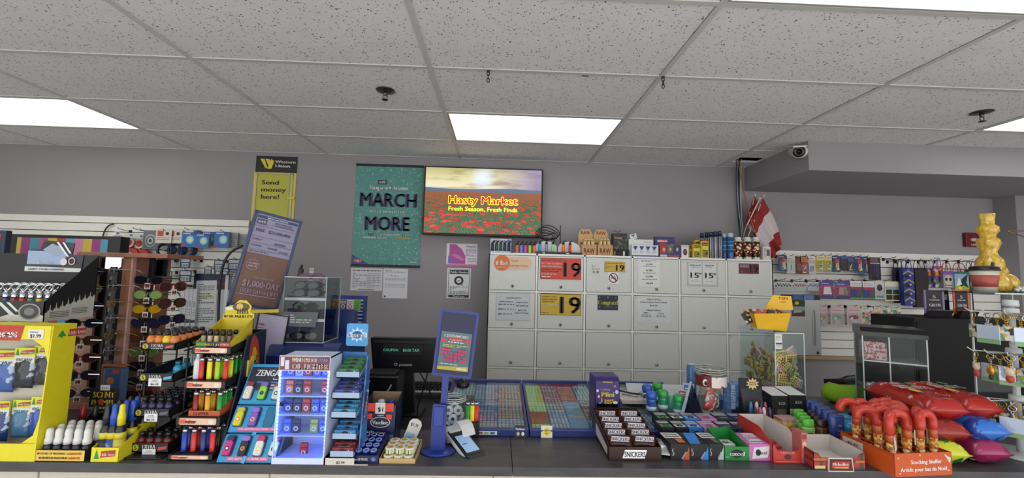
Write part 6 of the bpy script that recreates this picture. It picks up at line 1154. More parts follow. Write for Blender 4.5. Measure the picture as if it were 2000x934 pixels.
for k in range(14): m.c(-w+.015+k*(2*w-.03)/13, .03, H-.007, .007, .004, .003, led)  # extra LED row under the top, added to brighten the case
m.build('light_strip', t)
m = MB(); m.bx(-w, w, .008, .012, H-.046, H+.004, '#d8d0d4'); m.art(2*w, .05, [('r', .01, .05, .99, .95, '#7a3c40'), ('r', .03, .3, .1, .9, '#c4cce4'), ('r', .12, .1, .2, .7, '#c4cce4'), ('t', 'WIND PROOF', .5, .74, .3, W_, .5), ('t', 'FLAME', .87, .74, .26, '#8ca8e8', .2), ('t', 'OIL', .36, .32, .36, '#d8d4dc', .18), ('t', 'LIGHTER', .74, .32, .36, '#d8d4dc', .46)], .008, -w, H-.046); m.build('header', t)
m = MB(); m.prism([(0.003, .02), (.004, .02), (.0125, H-.046), (.0115, H-.046)], -w+.003, w-.003, GLASS(), 'x'); m.build('front_pane', t)
m = MB(); m.lathe([(.008, 0), (.008, -.006), (.004, -.008)], M('#5a5a58', .25, .9), (-w*.72, .002, H*.56), 12, ax='y'); m.build('lock', t)
ocs = {'blue': '#3a5cb8', 'red': '#b02c3c', 'navy': '#1c2858', 'white': '#c8ccdc', 'black': '#16181e', 'lime': '#98a85c', 'orange': '#c8683c'}
rows_ = [(4, ['blue', 'white', 'red', 'blue', 'blue']), (3, ['orange', 'navy', 'red', None, 'red']), (2, ['navy', 'navy', 'red', 'blue', 'blue']), (1, ['blue', 'navy', None, 'lime', 'blue']), (0, [None, None, 'red', None, None])]
OP = {}
for lv, r_ in rows_:
    for i, c_ in enumerate(r_):
        if not c_: continue
        loc = (t.location.x-w+.027+i*(2*w-.05)/4, t.location.y+.04, Z+SH[lv]+.0008); lb = '%s oil lighter on the %s shelf of the lit case, %s position' % (c_, ['lowest', 'fourth', 'third', 'second', 'top'][lv], ORD[i])
        if c_ in OP: dup(OP[c_], loc, lb); continue
        o = thing('oil_lighter', lb, 'lighter', loc); m = MB(); m.bx(-.013, .013, -.006, .006, 0, .03, M(ocs[c_], .2, .2), .002); m.prism([(.008*math.cos(q*PI/6), .015+.008*math.sin(q*PI/6)) for q in range(12)], -.0066, -.006, '#c8ccdc' if c_ != 'white' else '#3a5cb8'); m.prism([(.0045*math.cos(q*PI/4), .015+.0045*math.sin(q*PI/4)) for q in range(8)], -.0071, -.0066, ocs[c_]); m.build('body', o)
        m = MB(); m.bx(-.013, .013, -.006, .006, .0305, .046, M(ocs[c_], .2, .2), .003); m.build('lid', o); OP[c_] = o
# ------------------------------------------------------------ gum rack
GX0_, GX1_ = on(640, 906).x, on(694, 906).x
t = thing('gum_rack', 'tall pale blue excel gum rack with five sloped trays', 'display rack', ((GX0_+GX1_)/2, 1.476, Z)); o = t.location
def logo(m, cx, cz, wd, y, T=None, bg='#16181c'):
    m.prism([(cx+wd*.27*math.cos(q*PI/8), cz+wd*.2*math.sin(q*PI/8)) for q in range(16)], y-.0005, y, bg, T=T); m.txt('excel', cx, cz, wd*.26, W_, y-.001, True, wd, T=T)
TRY = [(645, 866, 690, 897, 1.478, '#7a2434'), (650, 828, 695, 858, 1.50, '#2c7ab0'), (648, 779, 695, 816, 1.49, '#2c84ac'), (650, 745, 702, 778, 1.50, '#2c3c8c'), (658, 700, 702, 737, 1.51, '#1c6a34')]
wr_ = max(R(*q_[:4], q_[4])[1] for q_ in TRY)-o.x+.006; topz = at(700, 690, 1.6).z-Z
m = MB(); m.prism([(.02, 0), (.10, 0), (.10, topz), (.07, topz)], wr_, wr_+.004, Mspots('gum_side', '#2c5a9c', [(.5, '#3f78b4'), (.75, '#8fb4d8')], 9, rough=.4, tex='NOISE'), 'x'); m.bx(-.07, wr_-.022, .146, .15, 0, topz, '#3a6cac'); m.build('side_panel', t)
m = MB(); Tm = Matrix.Translation((wr_+.0045, .07, topz*.52)) @ Matrix.Rotation(PI/2, 4, 'Z') @ Matrix.Rotation(-1.25, 4, 'Y'); m.txt('excel', 0, 0, .024, W_, -.0012, True, .09, T=Tm); m.prism([(.04*math.cos(q*PI/8), .022*math.sin(q*PI/8)) for q in range(16)], -.0005, 0, '#1c2c54', T=Tm); m.build('side_logo', t)
X2, X3, Z2, Z3 = R(677, 632, 719, 676, 1.62); m = MB(); m.prism(rr((X2+X3)/2-o.x, (Z2+Z3)/2-Z, X3-X2, Z3-Z2, .008), .142, .146, '#4a94cc'); m.prism([((X2+X3)/2-o.x+.034*math.cos(q*PI/10)*(1 if q % 2 else .6), (Z2+Z3)/2-Z+.028*math.sin(q*PI/10)*(1 if q % 2 else .6)) for q in range(20)], .1415, .142, '#a8d0ec'); logo(m, (X2+X3)/2-o.x, (Z2+Z3)/2-Z, .07, .1412, bg='#24508c'); m.build('header', t)
m = MB(); m.bx(-.04, GX1_-GX0_, -.004, .0, 0, .002, '#c8c4bc'); m.prism([(-.05, .0), (.045, 0), (.045, .022), (-.05, .022)], -.003, -.002, '#c4c0b8'); m.txt('$2.99', .0, .008, .009, '#4a4844', -.0035, True); m.build('price_strip', t)
for k, (a, y0, b_, y1, Y, c_) in enumerate(TRY):
    X0, X1, Z0, Z1 = R(a, y0, b_, y1, Y); z0 = max(Z0, Z+.024); w = (X1-X0)/2; hh_ = (Z1-Z0); nm = ['red', 'bright blue', 'turquoise', 'navy', 'green'][k]
    m = MB(); cx = (X0+X1)/2-o.x; zz = z0-o.z
    m.bx(cx-w, cx+w, Y-o.y, Y-o.y+.003, zz-.004, zz+.018, '#9ab0cc'); m.prism([(Y-o.y, zz-.004), (Y-o.y+.10, zz+.026), (Y-o.y+.10, zz+.030), (Y-o.y, zz)], cx-w, cx+w, '#9ab0cc', 'x'); m.bx(cx-w, cx+w, Y-o.y+.1, min(.148, Y-o.y+.12), zz+.026, zz+.03, '#9ab0cc'); m.build('sloped_tray', t)
    for j in range(3 if k in (0, 1) else 4):
        yj = Y+.006+j*.024; zj = zz+o.z+.004+j*.0075+(.001); H_ = .014+.0*j; Hb = .022
        m = MB(); m.bx(-w*.92, w*.92, 0, .022, 0, Hb, M(c_, .3), .001); logo(m, 0, Hb/2, w*1.1, 0); m.T = Matrix.Translation((0, .011, Hb)) @ Matrix.Rotation(-PI/2, 4, 'X'); logo(m, 0, 0, w*1.0, 0); m.T = Matrix()
        one('gum_pack', m, '%s gum pack in the blue rack, %s from the front' % (nm, ORD[j]), 'gum pack', ((X0+X1)/2, yj, zj))
# ------------------------------------------------------------ lip balm boxes
NV = M('#141c40', .35)
X0, X1, _, Z1 = R(714, 782, 774, 850, 1.64); w = (X1-X0)/2; H = Z1-Z
t = thing('lip_balm_display', 'tall navy Vaseline and Blistex display box with an orange price label', 'display box', ((X0+X1)/2, 1.632, Z)); m = MB()
m.bx(-w, w, 0, .002, 0, H*.9, NV); m.bx(-w, w, .09, .092, 0, H*1.06, '#8a7458')
for s_ in (-1, 1): m.prism([(0, 0), (.092, 0), (.092, H*1.06), (0, H*.93)], min(s_*w, s_*(w-.002)), max(s_*w, s_*(w-.002)), NV, 'x')
m.build('carton', t); m = MB(); W2 = 2*w
m.art(W2, H*.9, [('e', .5, .58, .32, .13, W_), ('e', .5, .58, .3, .12, '#101838'), ('t', 'Vaseline', .5, .58, .1, W_, .5), ('t', 'original', .5, .76, .035, W_, .2), ('t', 'Blistex', .4, .32, .12, W_, .6), ('t', 'LIP MEDEX', .36, .2, .06, '#8aa0d0', .4), ('r', .55, .0, .95, .28, '#4a6aa0')], 0, -w); m.build('print', t)
m = MB(); m.art(W2*.84, .04, [('r', 0, .2, .3, .95, '#d8402c'), ('r', .68, .2, 1, .95, '#d8402c'), ('r', .0, -.5, .2, .0, '#d8402c'), ('r', .74, -.5, .95, -.05, '#d8402c'), ('r', .3, .0, .68, 1, '#d8d4cc'), ('t', '$1', .5, .4, .4, '#1c1c1c', .2)], -.0025, -w*.84, H*.72); m.build('price_label', t)
m = MB(); m.bx(-w+.003, w-.003, .004, .088, .001, H*.80, '#1a2040'); m.build('carton_filling', t)
for k, dx in enumerate((-.012, .025)): m = MB(); m.lathe([(.012, 0), (.013, .01), (.013, .018), (.010, .022)], '#c8ccd4' if k == 0 else '#2c3c8c', n=12); one('balm_pot', m, '%s balm pot in the open top of the navy box' % ['white', 'blue'][k], 'pot', (t.location.x+dx, 1.68, Z+H*.80+.001))
X0, X1, _, _ = R(686, 880, 741, 903, 1.50); w = (X1-X0)/2
t = thing('lip_balm_tray', 'flat navy LIP MEDEX tray at the counter edge', 'tray', ((X0+X1)/2, 1.49, Z)); m = MB(); m.prism([(0, 0), (.13, 0), (.13, .05), (0, .024)], -w, w, M('#141c48', .35), 'x'); m.art(2*w, .022, [('t', 'Blistex LIP MEDEX', .34, .5, .4, W_, .55), ('e', .82, .5, .08, .3, '#5a6cb0')], 0, -w, .001); m.build('carton', t)
sl = math.atan2(.026, .13); proto = None
for j in range(4):
    for i in range(3):
        loc = Vector((t.location.x-w+.022+i*(2*w-.044)/2, 1.49+.018+j*.03, Z+.0245+(.018+j*.03)*.2+.002)); lb = 'navy balm pot, row %s from front in the LIP MEDEX tray, %s' % (['one', 'two', 'three', 'four'][j], ['left', 'middle', 'right'][i])
        if proto is None:
            proto = lathe_thing('balm_pot', lb, 'pot', [('pot_body', [(.0125, 0), (.013, .003), (.012, .006)], M('#1c2c7c', .25)), ('lid_ring', [(.011, .006), (.011, .0068), (.007, .0068), (.007, .006)], M('#8a9cd8', .3))], loc, n=14); proto.rotation_euler = (sl, 0, 0)
        else: dup(proto, loc, lb)
X0, X1, _, _ = R(743, 885, 812, 903, 1.50); w = (X1-X0)/2; KR2 = M('#b89a68', .6)
T_ = tray('balm_tin_tray', 'kraft cardboard tray of small pale balm tins at the counter edge', X0, X1, 1.488, 1.62, Z, .016, .03, KR2, cat='tray', floor='#a88a5c')
proto = None
for lay in range(2):
    for j in range(4 if lay == 0 else 3):
        for i in range(3):
            loc = (X0+.026+i*(2*w-.052)/2+.002*lay, 1.508+j*.032+lay*.012, Z+.0026+lay*.0205); lb = 'round balm tin, %s layer, row %s from front, %s' % (['bottom', 'top'][lay], ['one', 'two', 'three', 'four'][j], ['left', 'middle', 'right'][i])
            if proto is None: proto = lathe_thing('balm_tin', lb, 'tin', [('tin_body', [(.0165, 0), (.017, .002), (.017, .014)], Mstripes('tin_side', ['#c8ccb8', '#7ab0a8', '#d8c060', '#c8ccb8', '#3c5a6c'], 45, 'X', .4)), ('lid', [(.0175, .0142), (.0175, .019), (.011, .0195), (.0108, .0192), (.002, .0193)], M('#d0d0bc', .4)), ('lid_picture', [(.009, .0196), (.006, .0198), (.001, .0198)], M('#c89028', .4))], loc, n=16)
            else: dup(proto, loc, lb)
t = thing('balm_leaflet', 'white curved price flag standing behind the balm tins', 'leaflet', (at(795, 850, 1.64).x, 1.64, Z)); m = MB(); m.T = Matrix.Rotation(.35, 4, 'Y'); m.prism([(-.022, .0), (.022, 0), (.026, .085), (.018, .098), (.0, .102), (-.016, .096), (-.022, .085)], 0, .0012, '#c8c8c4'); m.art(.044, .085, [('r', .1, .1, .8, .55, '#8ab4cc'), ('t', '$1.79', .5, .92, .14, '#4a4a4a', .6)], 0, -.022); m.build('sheet', t)
# ------------------------------------------------------------ register
PY = 2.40; BK = M('#0e0e10', .35)
X0, X1, Z0, Z1 = R(722, 662, 850, 728, PY); w = (X1-X0)/2; h = Z1-Z0; dz = .7456
t = thing('register_screen', 'black point of sale screen seen from behind with green customer display', 'screen', ((X0+X1)/2, PY, dz)); b0 = Z0-dz
m = MB(); m.prism([(-w, b0+h), (-w*.98, b0+h+.004), (w*.98, b0+h+.004), (w, b0+h), (w*.94, b0+.012), (w*.88, b0), (-w*.82, b0), (-w*.88, b0+.012)][::-1], 0, .045, BK); m.bx(-w*.9, w*.96, -.004, 0, b0+h*.86, b0+h*.94, '#1c1c20', .002); m.build('screen_back', t)
m = MB(); m.bx(-w*.62, w*.62, -.005, -.002, b0+h*.52, b0+h*.84, '#0a0b0c', .002); gt = M('#4ab08c', .7, 0, 'emit'); m.txt('COUPON', -w*.36, b0+h*.67, .014, gt, -.0056, False, .08); m.txt('$0.00 TAX', w*.26, b0+h*.67, .016, gt, -.0056, False, .09); d_ = m.build('customer_display', t)
m = MB(); m.txt('posnow', .02, b0+h*.24, .016, '#c8c8cc', -.001, True, .07); m.tube([(-.035+.008*math.cos(a*PI/5), -.0008, b0+h*.24+.007*math.sin(a*PI/5)) for a in range(10)], .0016, '#c8c8cc', 5, True); m.build('logo', t)
m = MB(); m.prism([(-.045, b0+.02), (.055, b0+.02), (.075, .02), (-.075, .02)][::-1], .02, .06, '#17171a'); m.build('neck', t); m = MB(); m.prism([(-.09, -.03), (.11, -.03), (.12, .14), (-.09, .14)], 0, .02, '#17171a', 'z'); m.build('base', t)
t = thing('keyboard', 'black keyboard with white front edge behind the register neck', 'keyboard', (at(840, 765, 2.75).x, 2.75, dz)); kz = at(835, 764, 2.75).z-dz; m = MB(); m.bx(-.25, .15, 0, .14, kz-.012, kz, '#c8c8c4', .003); m.bx(-.24, -.23, .02, .12, 0, kz-.012, '#2a2a2c'); m.bx(.13, .14, .02, .12, 0, kz-.012, '#2a2a2c'); m.build('case', t)
m = MB()
for j in range(5):
    for i in range(18): m.bx(-.245+i*.0218, -.228+i*.0218, .006+j*.026, .028+j*.026, kz, kz+.010+.004*j, '#121214')
m.build('keys', t)
t = thing('receipt_printer', 'low black receipt printer left of the register screen', 'printer', (at(745, 780, 2.2).x, 2.2, dz)); h = at(745, 731, 2.2).z-dz; m = MB(); m.bx(-.11, .08, 0, .15, 0, h-.01, BK, .008); m.build('housing', t); m = MB(); m.bx(-.09, .06, .02, .12, h-.012, h+.002, '#1c1c1f', .004); m.build('lid', t)
wall_tube('white_cable', 'pale grey cable crossing in front of the receipt printer', [(706, 800, 2.17), (722, 790, 2.17), (742, 778, 2.17), (757, 764, 2.17), (764, 752, 2.17)], .004, '#a8a8a4')
for k, pts in enumerate([[(820, 728, 2.36), (830, 745, 2.36), (842, 770, 2.36), (862, 795, 2.36), (872, 815, 2.36)], [(835, 728, 2.34), (830, 750, 2.34), (822, 775, 2.34), (815, 800, 2.34), (818, 830, 2.34)]]):
    wall_tube('black_cable', 'black cable dangling right of the register neck, %s' % ['running right', 'running left'][k], pts, .004, '#111113')
m = MB(); m.bx(-.14, .2, 0, .28, 0, .075, BK, .004); m.bx(-.13, .19, -.003, 0, .01, .065, '#1a1a1d', .002); one('cash_drawer', m, 'black cash drawer in front of the register stand', 'cash drawer', (-.46, 1.90, dz))
# ------------------------------------------------------------ blue crossword sign
SB = M('#1c2f80', .35); SY_ = 1.60
ba = on(853, 888); t = thing('blue_sign_stand', 'blue countertop sign stand holding a CROSSWORD scratch ticket poster', 'sign stand', (ba.x, 1.56, Z)); o = t.location
m = MB(); m.lathe([(.062, 0), (.062, .005), (.056, .008)], SB, (0, .025, 0), 24, sy=.75); m.build('foot', t)
hb = at(851, 790, 1.585).z-Z; m = MB(); m.prism([(-.026, .006), (.026, .006), (.026, hb*.6), (.024, hb), (-.022, hb), (-.026, hb*.6)], .02, .032, SB); m.bx(-.019, .018, .016, .02, hb*.55, hb*.96, '#2a3f90', .003); m.build('bracket', t)
p0 = at(866, 790, SY_)-o; p1 = at(871, 732, SY_)-o; m = MB(); m.prism([(p0.x-.012, p0.z-.05), (p0.x+.012, p0.z-.05), (p1.x+.012, p1.z+.01), (p1.x-.012, p1.z+.01)], .035, .045, SB); m.build('post', t)
qa, qb, qc, qd = (at(x, y, SY_)-o for x, y in ((861, 606), (936, 608), (921, 734), (843, 738))); cb_ = (qc+qd)/2; ct_ = (qa+qb)/2; hh = (ct_-cb_).length; tl = math.atan2(ct_.x-cb_.x, ct_.z-cb_.z); ww = ((qb-qa).length+(qc-qd).length)/2
Ts = Matrix.Translation((cb_.x, .04, cb_.z)) @ Matrix.Rotation(tl, 4, 'Y')
m = MB(); m.prism(rr(0, hh/2, ww, hh, .008), -.006, .008, SB, T=Ts); m.prism(rr(0, hh/2, ww-.018, hh-.018, .004), -.0066, -.006, '#1c2044', T=Ts); m.build('frame', t)
pw, ph = ww*.78, hh*.57; m = MB(); m.art(pw, ph, [('r', 0, 0, 1, 1, '#4f6c74'), ('p', [(0, 0), (1, 0), (1, .13), (0, .08)], '#a89c34'), ('r', .62, .03, .95, .08, '#c0c4b0'), ('t', 'CROSSWORD', .5, .9, .08, W_, .78), ('e', .5, .81, .3, .045, '#a82c2c'), ('t', 'Extreme', .5, .81, .06, '#e0c8c0', .4), ('e', .1, .77, .08, .05, '#b83c4c'), ('e', .9, .79, .08, .05, '#b83c4c'), ('L', .25, .72, .75, .76, 1, W_), ('L', .1, .6, .48, .68, 2, '#c8b838'), ('L', .55, .6, .93, .68, 2, '#c8b838')]+[('r', .08+.1*i+.4*k+.04*k, .24+.085*j, .165+.1*i+.4*k+.04*k, .31+.085*j, '#b02c60') for k in range(2) for i in range(4) for j in range(4) if (i*3+j*5+k) % 4]+[('L', .1, .15, .9, .21, 1, '#9ab0b0')], -.0072, -pw/2, hh*.1, T=Ts); m.build('poster', t)
# ------------------------------------------------------------ jar, card reader, small black bits
jp = on(888, 828); t = thing('glass_jar', 'round clear jar full of white pots beside the card reader', 'jar', (jp.x, 1.80, Z)); jr = .058; jh = at(888, 774, 1.8).z-Z
m = MB(); m.lathe([(jr*.8, .002), (jr, .012), (jr, jh*.72), (jr*.8, jh*.88), (jr*.78, jh), (jr*.76, jh), (jr*.78, jh*.86), (jr*.95, jh*.7), (jr*.95, .014), (jr*.76, .005)], GLASS(), n=24); m.build('glass_body', t)
m = MB(); [m.tube([(jr*.82*math.cos(a*PI/12), jr*.82*math.sin(a*PI/12), jh*z_) for a in range(24)], .002, M('#c8d0cc', .1), 6, True) for z_ in (.88, .93, .99)]; m.build('rim', t)
proto = None; rd = random.Random(4)
for k, (dx, dy, z, rx, ry) in enumerate([(-.025, -.02, .022, 1.4, .1), (.024, -.022, .022, 1.5, -.3), (-.002, .02, .02, 1.2, .2), (.0, -.028, .052, 1.35, .5), (-.03, .01, .052, .2, 1.2), (.03, .008, .052, .3, -1.0), (-.018, -.015, .082, 1.2, -.4), (.02, -.02, .084, 1.3, .5), (.002, .02, .085, .9, .3)]):
    loc = (jp.x+dx*1.0, 1.80+dy*.9, Z+z); lb = 'white round balm pot with a navy mark in the jar, %s layer, pot %s' % (['bottom', 'middle', 'upper'][k//3], ['left', 'right', 'back'][k % 3])
    if proto is None: proto = lathe_thing('white_pot', lb, 'pot', [('pot_body', [(.016, -.007), (.019, -.005), (.019, .004), (.017, .007)], M('#d4d6d8', .3)), ('mark', [(.007, .0074), (.006, .0077), (.001, .0077)], M('#1c2c6c', .3))], loc, n=16); proto.rotation_euler = (rx, ry, 0)
    else: dup(proto, loc, lb, rot=(rx, ry, 0))
m = MB(); m.bx(-.03, .03, -.02, .02, 0, .055, '#121214', .003); m.txt('o', .0, .02, .02, '#c8c8c8', -.0205)
one('lighter_cup', m, 'small black holder of lighters right of the jar', 'holder', (on(930, 825).x-.01, 1.74, Z))
for k, (c_, dx) in enumerate([('green', -.018), ('yellow', .0), ('red', .016)]): put_lighter(c_, (on(930, 825).x-.01+dx, 1.74, Z+.0562), '%s lighter standing on the small black holder beside the jar' % c_)
ct = on(905, 882); t = thing('card_reader', 'white and black card payment terminal with a curled paper receipt', 'payment terminal', (ct.x, 1.62, Z), .62); Wr = M('#c8c8cc', .35)
ta = Matrix.Rotation(.30, 4, 'X') @ Matrix.Translation((0, 0, .002)); m = MB()
m.bx(-.038, .038, -.095, .075, 0, .018, Wr, .006, T=ta); m.bx(-.036, .036, -.093, .075, .018, .026, '#121215', .003, T=ta); m.build('housing', t)
m = MB(); m.bx(-.030, .030, -.07, .045, .0262, .027, '#141418', 0, T=ta); m.bx(-.027, .027, -.058, .035, .027, .0274, M('#7a98b8', .55, 0, 'emit'), 0, T=ta); m.bx(-.02, .0, -.015, -.011, .0274, .0277, '#2a3a5c', 0, T=ta); m.build('screen', t)
m = MB(); m.lathe([(.03, -.033), (.03, .033)], Wr, (0, .075, .03), 20, ax='x'); m.build('roll_cover', t)
m = MB(); P_ = [(.05, .055), (.045, .075), (.03, .092), (.01, .095), (-.01, .088), (-.025, .074), (-.035, .056)]
for s_ in (0,): m.prism([(a, b_) for a, b_ in P_]+[(a, b_-.0012) for a, b_ in P_[::-1]], -.026, .026, '#c4c4c8', 'x')
m.build('receipt', t)
t = thing('scanner', 'black handheld scanner with cable behind the left ticket tray', 'scanner', (at(907, 765, 2.36).x, 2.25, Z+.052)); t.location.z = Z; m = MB(); zc_ = at(907, 752, 2.25).z-Z; m.ell(0, 0, zc_, .035, .04, .036, BK, 14); m.bx(-.03, .03, -.03, .03, 0, .012, BK, .003); m.bx(-.012, .012, -.01, .01, .01, zc_, BK, .003); m.build('head', t); m = MB(); m.tube([(-.03, 0, zc_-.01), (-.06, 0, zc_-.012), (-.09, 0, zc_-.02), (-.11, .0, zc_-.03)], [.012, .009, .008, .006], BK, 8); m.build('handle', t)
# ------------------------------------------------------------ scratch ticket trays
TBL = M('#1f2f6c', .35)
def gridm(n, bg, a, b_, fx=62, fz=34):
    k = ('g', n)
    if k in _M: return _M[k]
    m = bpy.data.materials.new('mat_ticket_'+n); m.use_nodes = True; nt = m.node_tree; b = nt.nodes['Principled BSDF']; tc = nt.nodes.new('ShaderNodeTexCoord')
    br = nt.nodes.new('ShaderNodeTexBrick'); br.offset = 0; br.inputs['Scale'].default_value = 1; br.inputs['Brick Width'].default_value = 1/fx; br.inputs['Row Height'].default_value = 1/fz; br.inputs['Mortar Size'].default_value = .0034
    br.inputs['Color1'].default_value = (*rgb(a), 1); br.inputs['Color2'].default_value = (*rgb(b_), 1); br.inputs['Mortar'].default_value = (*rgb(bg), 1)
    mp = nt.nodes.new('ShaderNodeMapping'); nt.links.new(tc.outputs['Object'], mp.inputs[0]); nt.links.new(mp.outputs[0], br.inputs['Vector']); nt.links.new(br.outputs[0], b.inputs['Base Color']); b.inputs['Roughness'].default_value = .4; _M[k] = m; return m
tk = [('teal', '#4c7a88', '#c0d4d0', '#7cacb4'), ('steel', '#6480a8', '#d0d4dc', '#9cb0cc'), ('cream', '#6a7494', '#dcd0a8', '#b0a0b0'), ('charcoal', '#2a2830', '#8c7a74', '#544c54'), ('blue', '#3c5c94', '#a8bce0', '#5c7cb4'), ('gold', '#3c6ca4', '#c8a858', '#c8a858'), ('ivory', '#2c3058', '#c8bc74', '#c8bc74'), ('green', '#8cc850', '#d0dc98', '#b4d078'), ('slate', '#4c5868', '#b8c4c4', '#7c8c94'), ('salmon', '#b88c78', '#c8ac98', '#b8705c'), ('sky', '#4c98c0', '#5ca4c8', '#4c98c0'), ('rust', '#b45c34', '#c87c4c', '#a84828')]
tkm = {a: gridm(a, b_, c_, d) for a, b_, c_, d in tk}
txt_on = {'charcoal': 'DAY', 'slate': 'MOSTLY', 'blue': 'JACKPOT', 'sky': 'Crossword'}
def ticket_tray(x0, x1, label, lay, paper=False):
    t = thing('ticket_tray', label, 'ticket tray', ((x0+x1)/2, 1.735, Z)); w = (x1-x0)/2; D = .575; sl = .05/D; Tt = Matrix.Rotation(math.atan(sl), 4, 'X')
    m = MB(); m.bx(-w, w, 0, D, .004, .012, TBL, T=Tt); m.bx(-w, w, -.004, .02, 0, .03, TBL, .004); m.bx(-w, w, D-.012, D, 0, .082, TBL, .003)
    for s_ in (-1, 1): m.prism([(0, 0), (D-.004, 0), (D-.004, .078), (0, .028)], min(s_*w, s_*(w-.009)), max(s_*w, s_*(w-.009)), TBL, 'x')
    m.build('tray_frame', t); m = MB(); m.bx(-w+.01, w-.01, .018, D-.014, .024, .0255, GLASS(), T=Tt); m.build('clear_cover', t)
    sw_ = 2*w-.024; n = 0
    for i, colm in enumerate(lay):
        y = .03
        for j, (c_, ln_) in enumerate(colm):
            a = -w+.012+i*sw_/len(lay)+.002; b_ = -w+.012+(i+1)*sw_/len(lay)-.002; L_ = ln_*(D-.05)
            m = MB(); m.bx(0, b_-a, 0, L_-.004, 0, .001, tkm[c_])
            if c_ in txt_on and L_ > .08: m.T = Matrix.Translation(((b_-a)/2, L_*.75, .0011)) @ Matrix.Rotation(-PI/2, 4, 'X'); m.txt(txt_on[c_], 0, 0, .016, W_, 0, True, (b_-a)*.8); m.T = Matrix()
            if c_ not in ('ivory', 'rust'): m.T = Matrix.Translation((0, 0, .0011)) @ Matrix.Rotation(-PI/2, 4, 'X'); m.art(b_-a, L_, [('L', .08, .86, .92, .97, 2, '#d4d4cc'), ('L', .08, .38, .92, .48, 2, '#d4d4cc')] if L_ > .08 else [('L', .08, .1, .92, .6, 2, '#d4d4cc')], 0); m.T = Matrix()
            p = t.location+Tt @ Vector((a, y, .0132)); o = one('scratch_ticket', m, '%s patterned scratch ticket in the %s, column %s, %s' % (c_, 'left ticket tray' if 'left' in label else 'middle ticket tray' if 'middle' in label else 'right ticket tray', ['one', 'two', 'three', 'four'][i], ['nearest', 'middle', 'farthest', 'last'][j]), 'ticket', p); o.rotation_euler = (math.atan(sl), 0, 0); y += L_
    return t
xa = on(860, 852).x; xb = on(1033, 852).x; xb2 = xb+(xb-xa)
Tl = ticket_tray(xa-.012, xb-.002, 'left blue framed scratch ticket tray under clear cover, by the jar', [[('ivory', .28), ('charcoal', .4), ('teal', .3)], [('steel', .15), ('blue', .45), ('steel', .38)], [('steel', .2), ('gold', .42), ('cream', .36)]])
Tm_ = ticket_tray(xb+.002, xb2, 'middle blue framed scratch ticket tray under clear cover, yellow diamond sticker', [[('green', .12), ('rust', .22), ('green', .64)], [('steel', .4), ('slate', .58)], [('sky', .6), ('salmon', .36)], [('sky', .2), ('charcoal', .4), ('teal', .38)]])
Tr = ticket_tray(xb2+.004, xb2+(xb-xa)+.06, 'right blue framed scratch ticket tray, mostly covered by goods', [[('steel', .5), ('teal', .48)], [('slate', .98)], [('steel', .98)]])
for T3, dx, els, lb in ((Tl, .125, [('r', 0, 0, 1, 1, '#14161f'), ('t', 'PlaySmart', .5, .7, .18, W_, .8), ('e', .3, .3, .14, .16, '#c8a0a0'), ('e', .72, .3, .14, .16, '#c8ccd8')], 'small black PlaySmart sticker on the rim of left ticket tray'), (Tm_, -.13, [('r', 0, 0, 1, 1, '#d8d4c8'), ('p', [(.5, .92), (.92, .5), (.5, .08), (.08, .5)], '#d8c824'), ('L', .35, .3, .65, .7, 3, '#5a5410')], 'white sticker with a yellow diamond on the middle ticket tray')):
    m = MB(); m.bx(0, .045, 0, .001, 0, .045, '#d0d0cc'); m.art(.045, .045, els, 0); one('rim_sticker', m, lb, 'sticker', (T3.location.x+dx, 1.728, Z+.0), rot=(-.15, 0, 0))
m = MB(); m.bx(-.075, .075, 0, .0008, 0, .014, '#c8ccd4'); m.art(.15, .014, [('L', .05, .3, .35, .7, 1, '#8a9a4c'), ('r', .5, .2, .62, .8, '#a83c38'), ('r', .66, .2, .78, .8, '#8a9a4c'), ('r', .82, .2, .94, .8, '#2c4c9c')], 0, -.075); one('card_logo_strip', m, 'white strip of payment card marks on the rim of the left ticket tray', 'sticker', (Tl.location.x-.02, 1.7295, Z+.008))
# ------------------------------------------------------------ mini eggs and chocolate bars
PUR = M('#2e1a5c', .35)
X0, X1 = on(1161, 828).x, on(1211, 828).x; EY = 1.83; X0, X1, _, Z1 = R(1162, 745, 1210, 830, EY); w = (X1-X0)/2; H = Z1-Z
t = thing('chocolate_egg_box', 'tall purple Mini Eggs dispenser box behind the chocolate bars', 'box', ((X0+X1)/2, EY, Z)); m = MB()
m.bx(-w, w, 0, .002, H*.52, H, PUR); m.bx(-w, w, 0, .002, 0, H*.28, PUR); m.bx(-w, -w*.85, 0, .002, H*.28, H*.52, PUR); m.bx(w*.85, w, 0, .002, H*.28, H*.52, PUR); m.bx(-w, w, .11, .112, 0, H, PUR)
for s_ in (-1, 1): m.bx(min(s_*w, s_*(w-.002)), max(s_*w, s_*(w-.002)), 0, .11, 0, H, PUR)
m.prism([(0, H), (.02, H+.014), (.112, H+.014), (.112, H)], -w, w, PUR, 'x'); m.bx(-w+.002, w-.002, .03, .11, .004, H*.4, '#120a1c')
m.art(2*w, H, [('t', 'Cadbury', .42, .83, .05, '#a890c8', .4), ('t', 'Mini', .52, .73, .11, '#d8c03c', .5), ('t', 'Eggs', .52, .61, .11, '#d8c03c', .52), ('e', .1, .8, .05, .03, '#c8b8dc'), ('e', .88, .78, .07, .04, '#b8a8d0'), ('e', .15, .68, .05, .03, '#c89cb0'), ('e', .8, .9, .05, .025, '#8c6c9c'), ('e', .82, .56, .1, .03, '#c8c090'), ('e', .2, .55, .04, .02, '#8c7cac'), ('r', .3, .98, .7, .995, '#c8b040')], 0, -w)
m.build('carton', t)
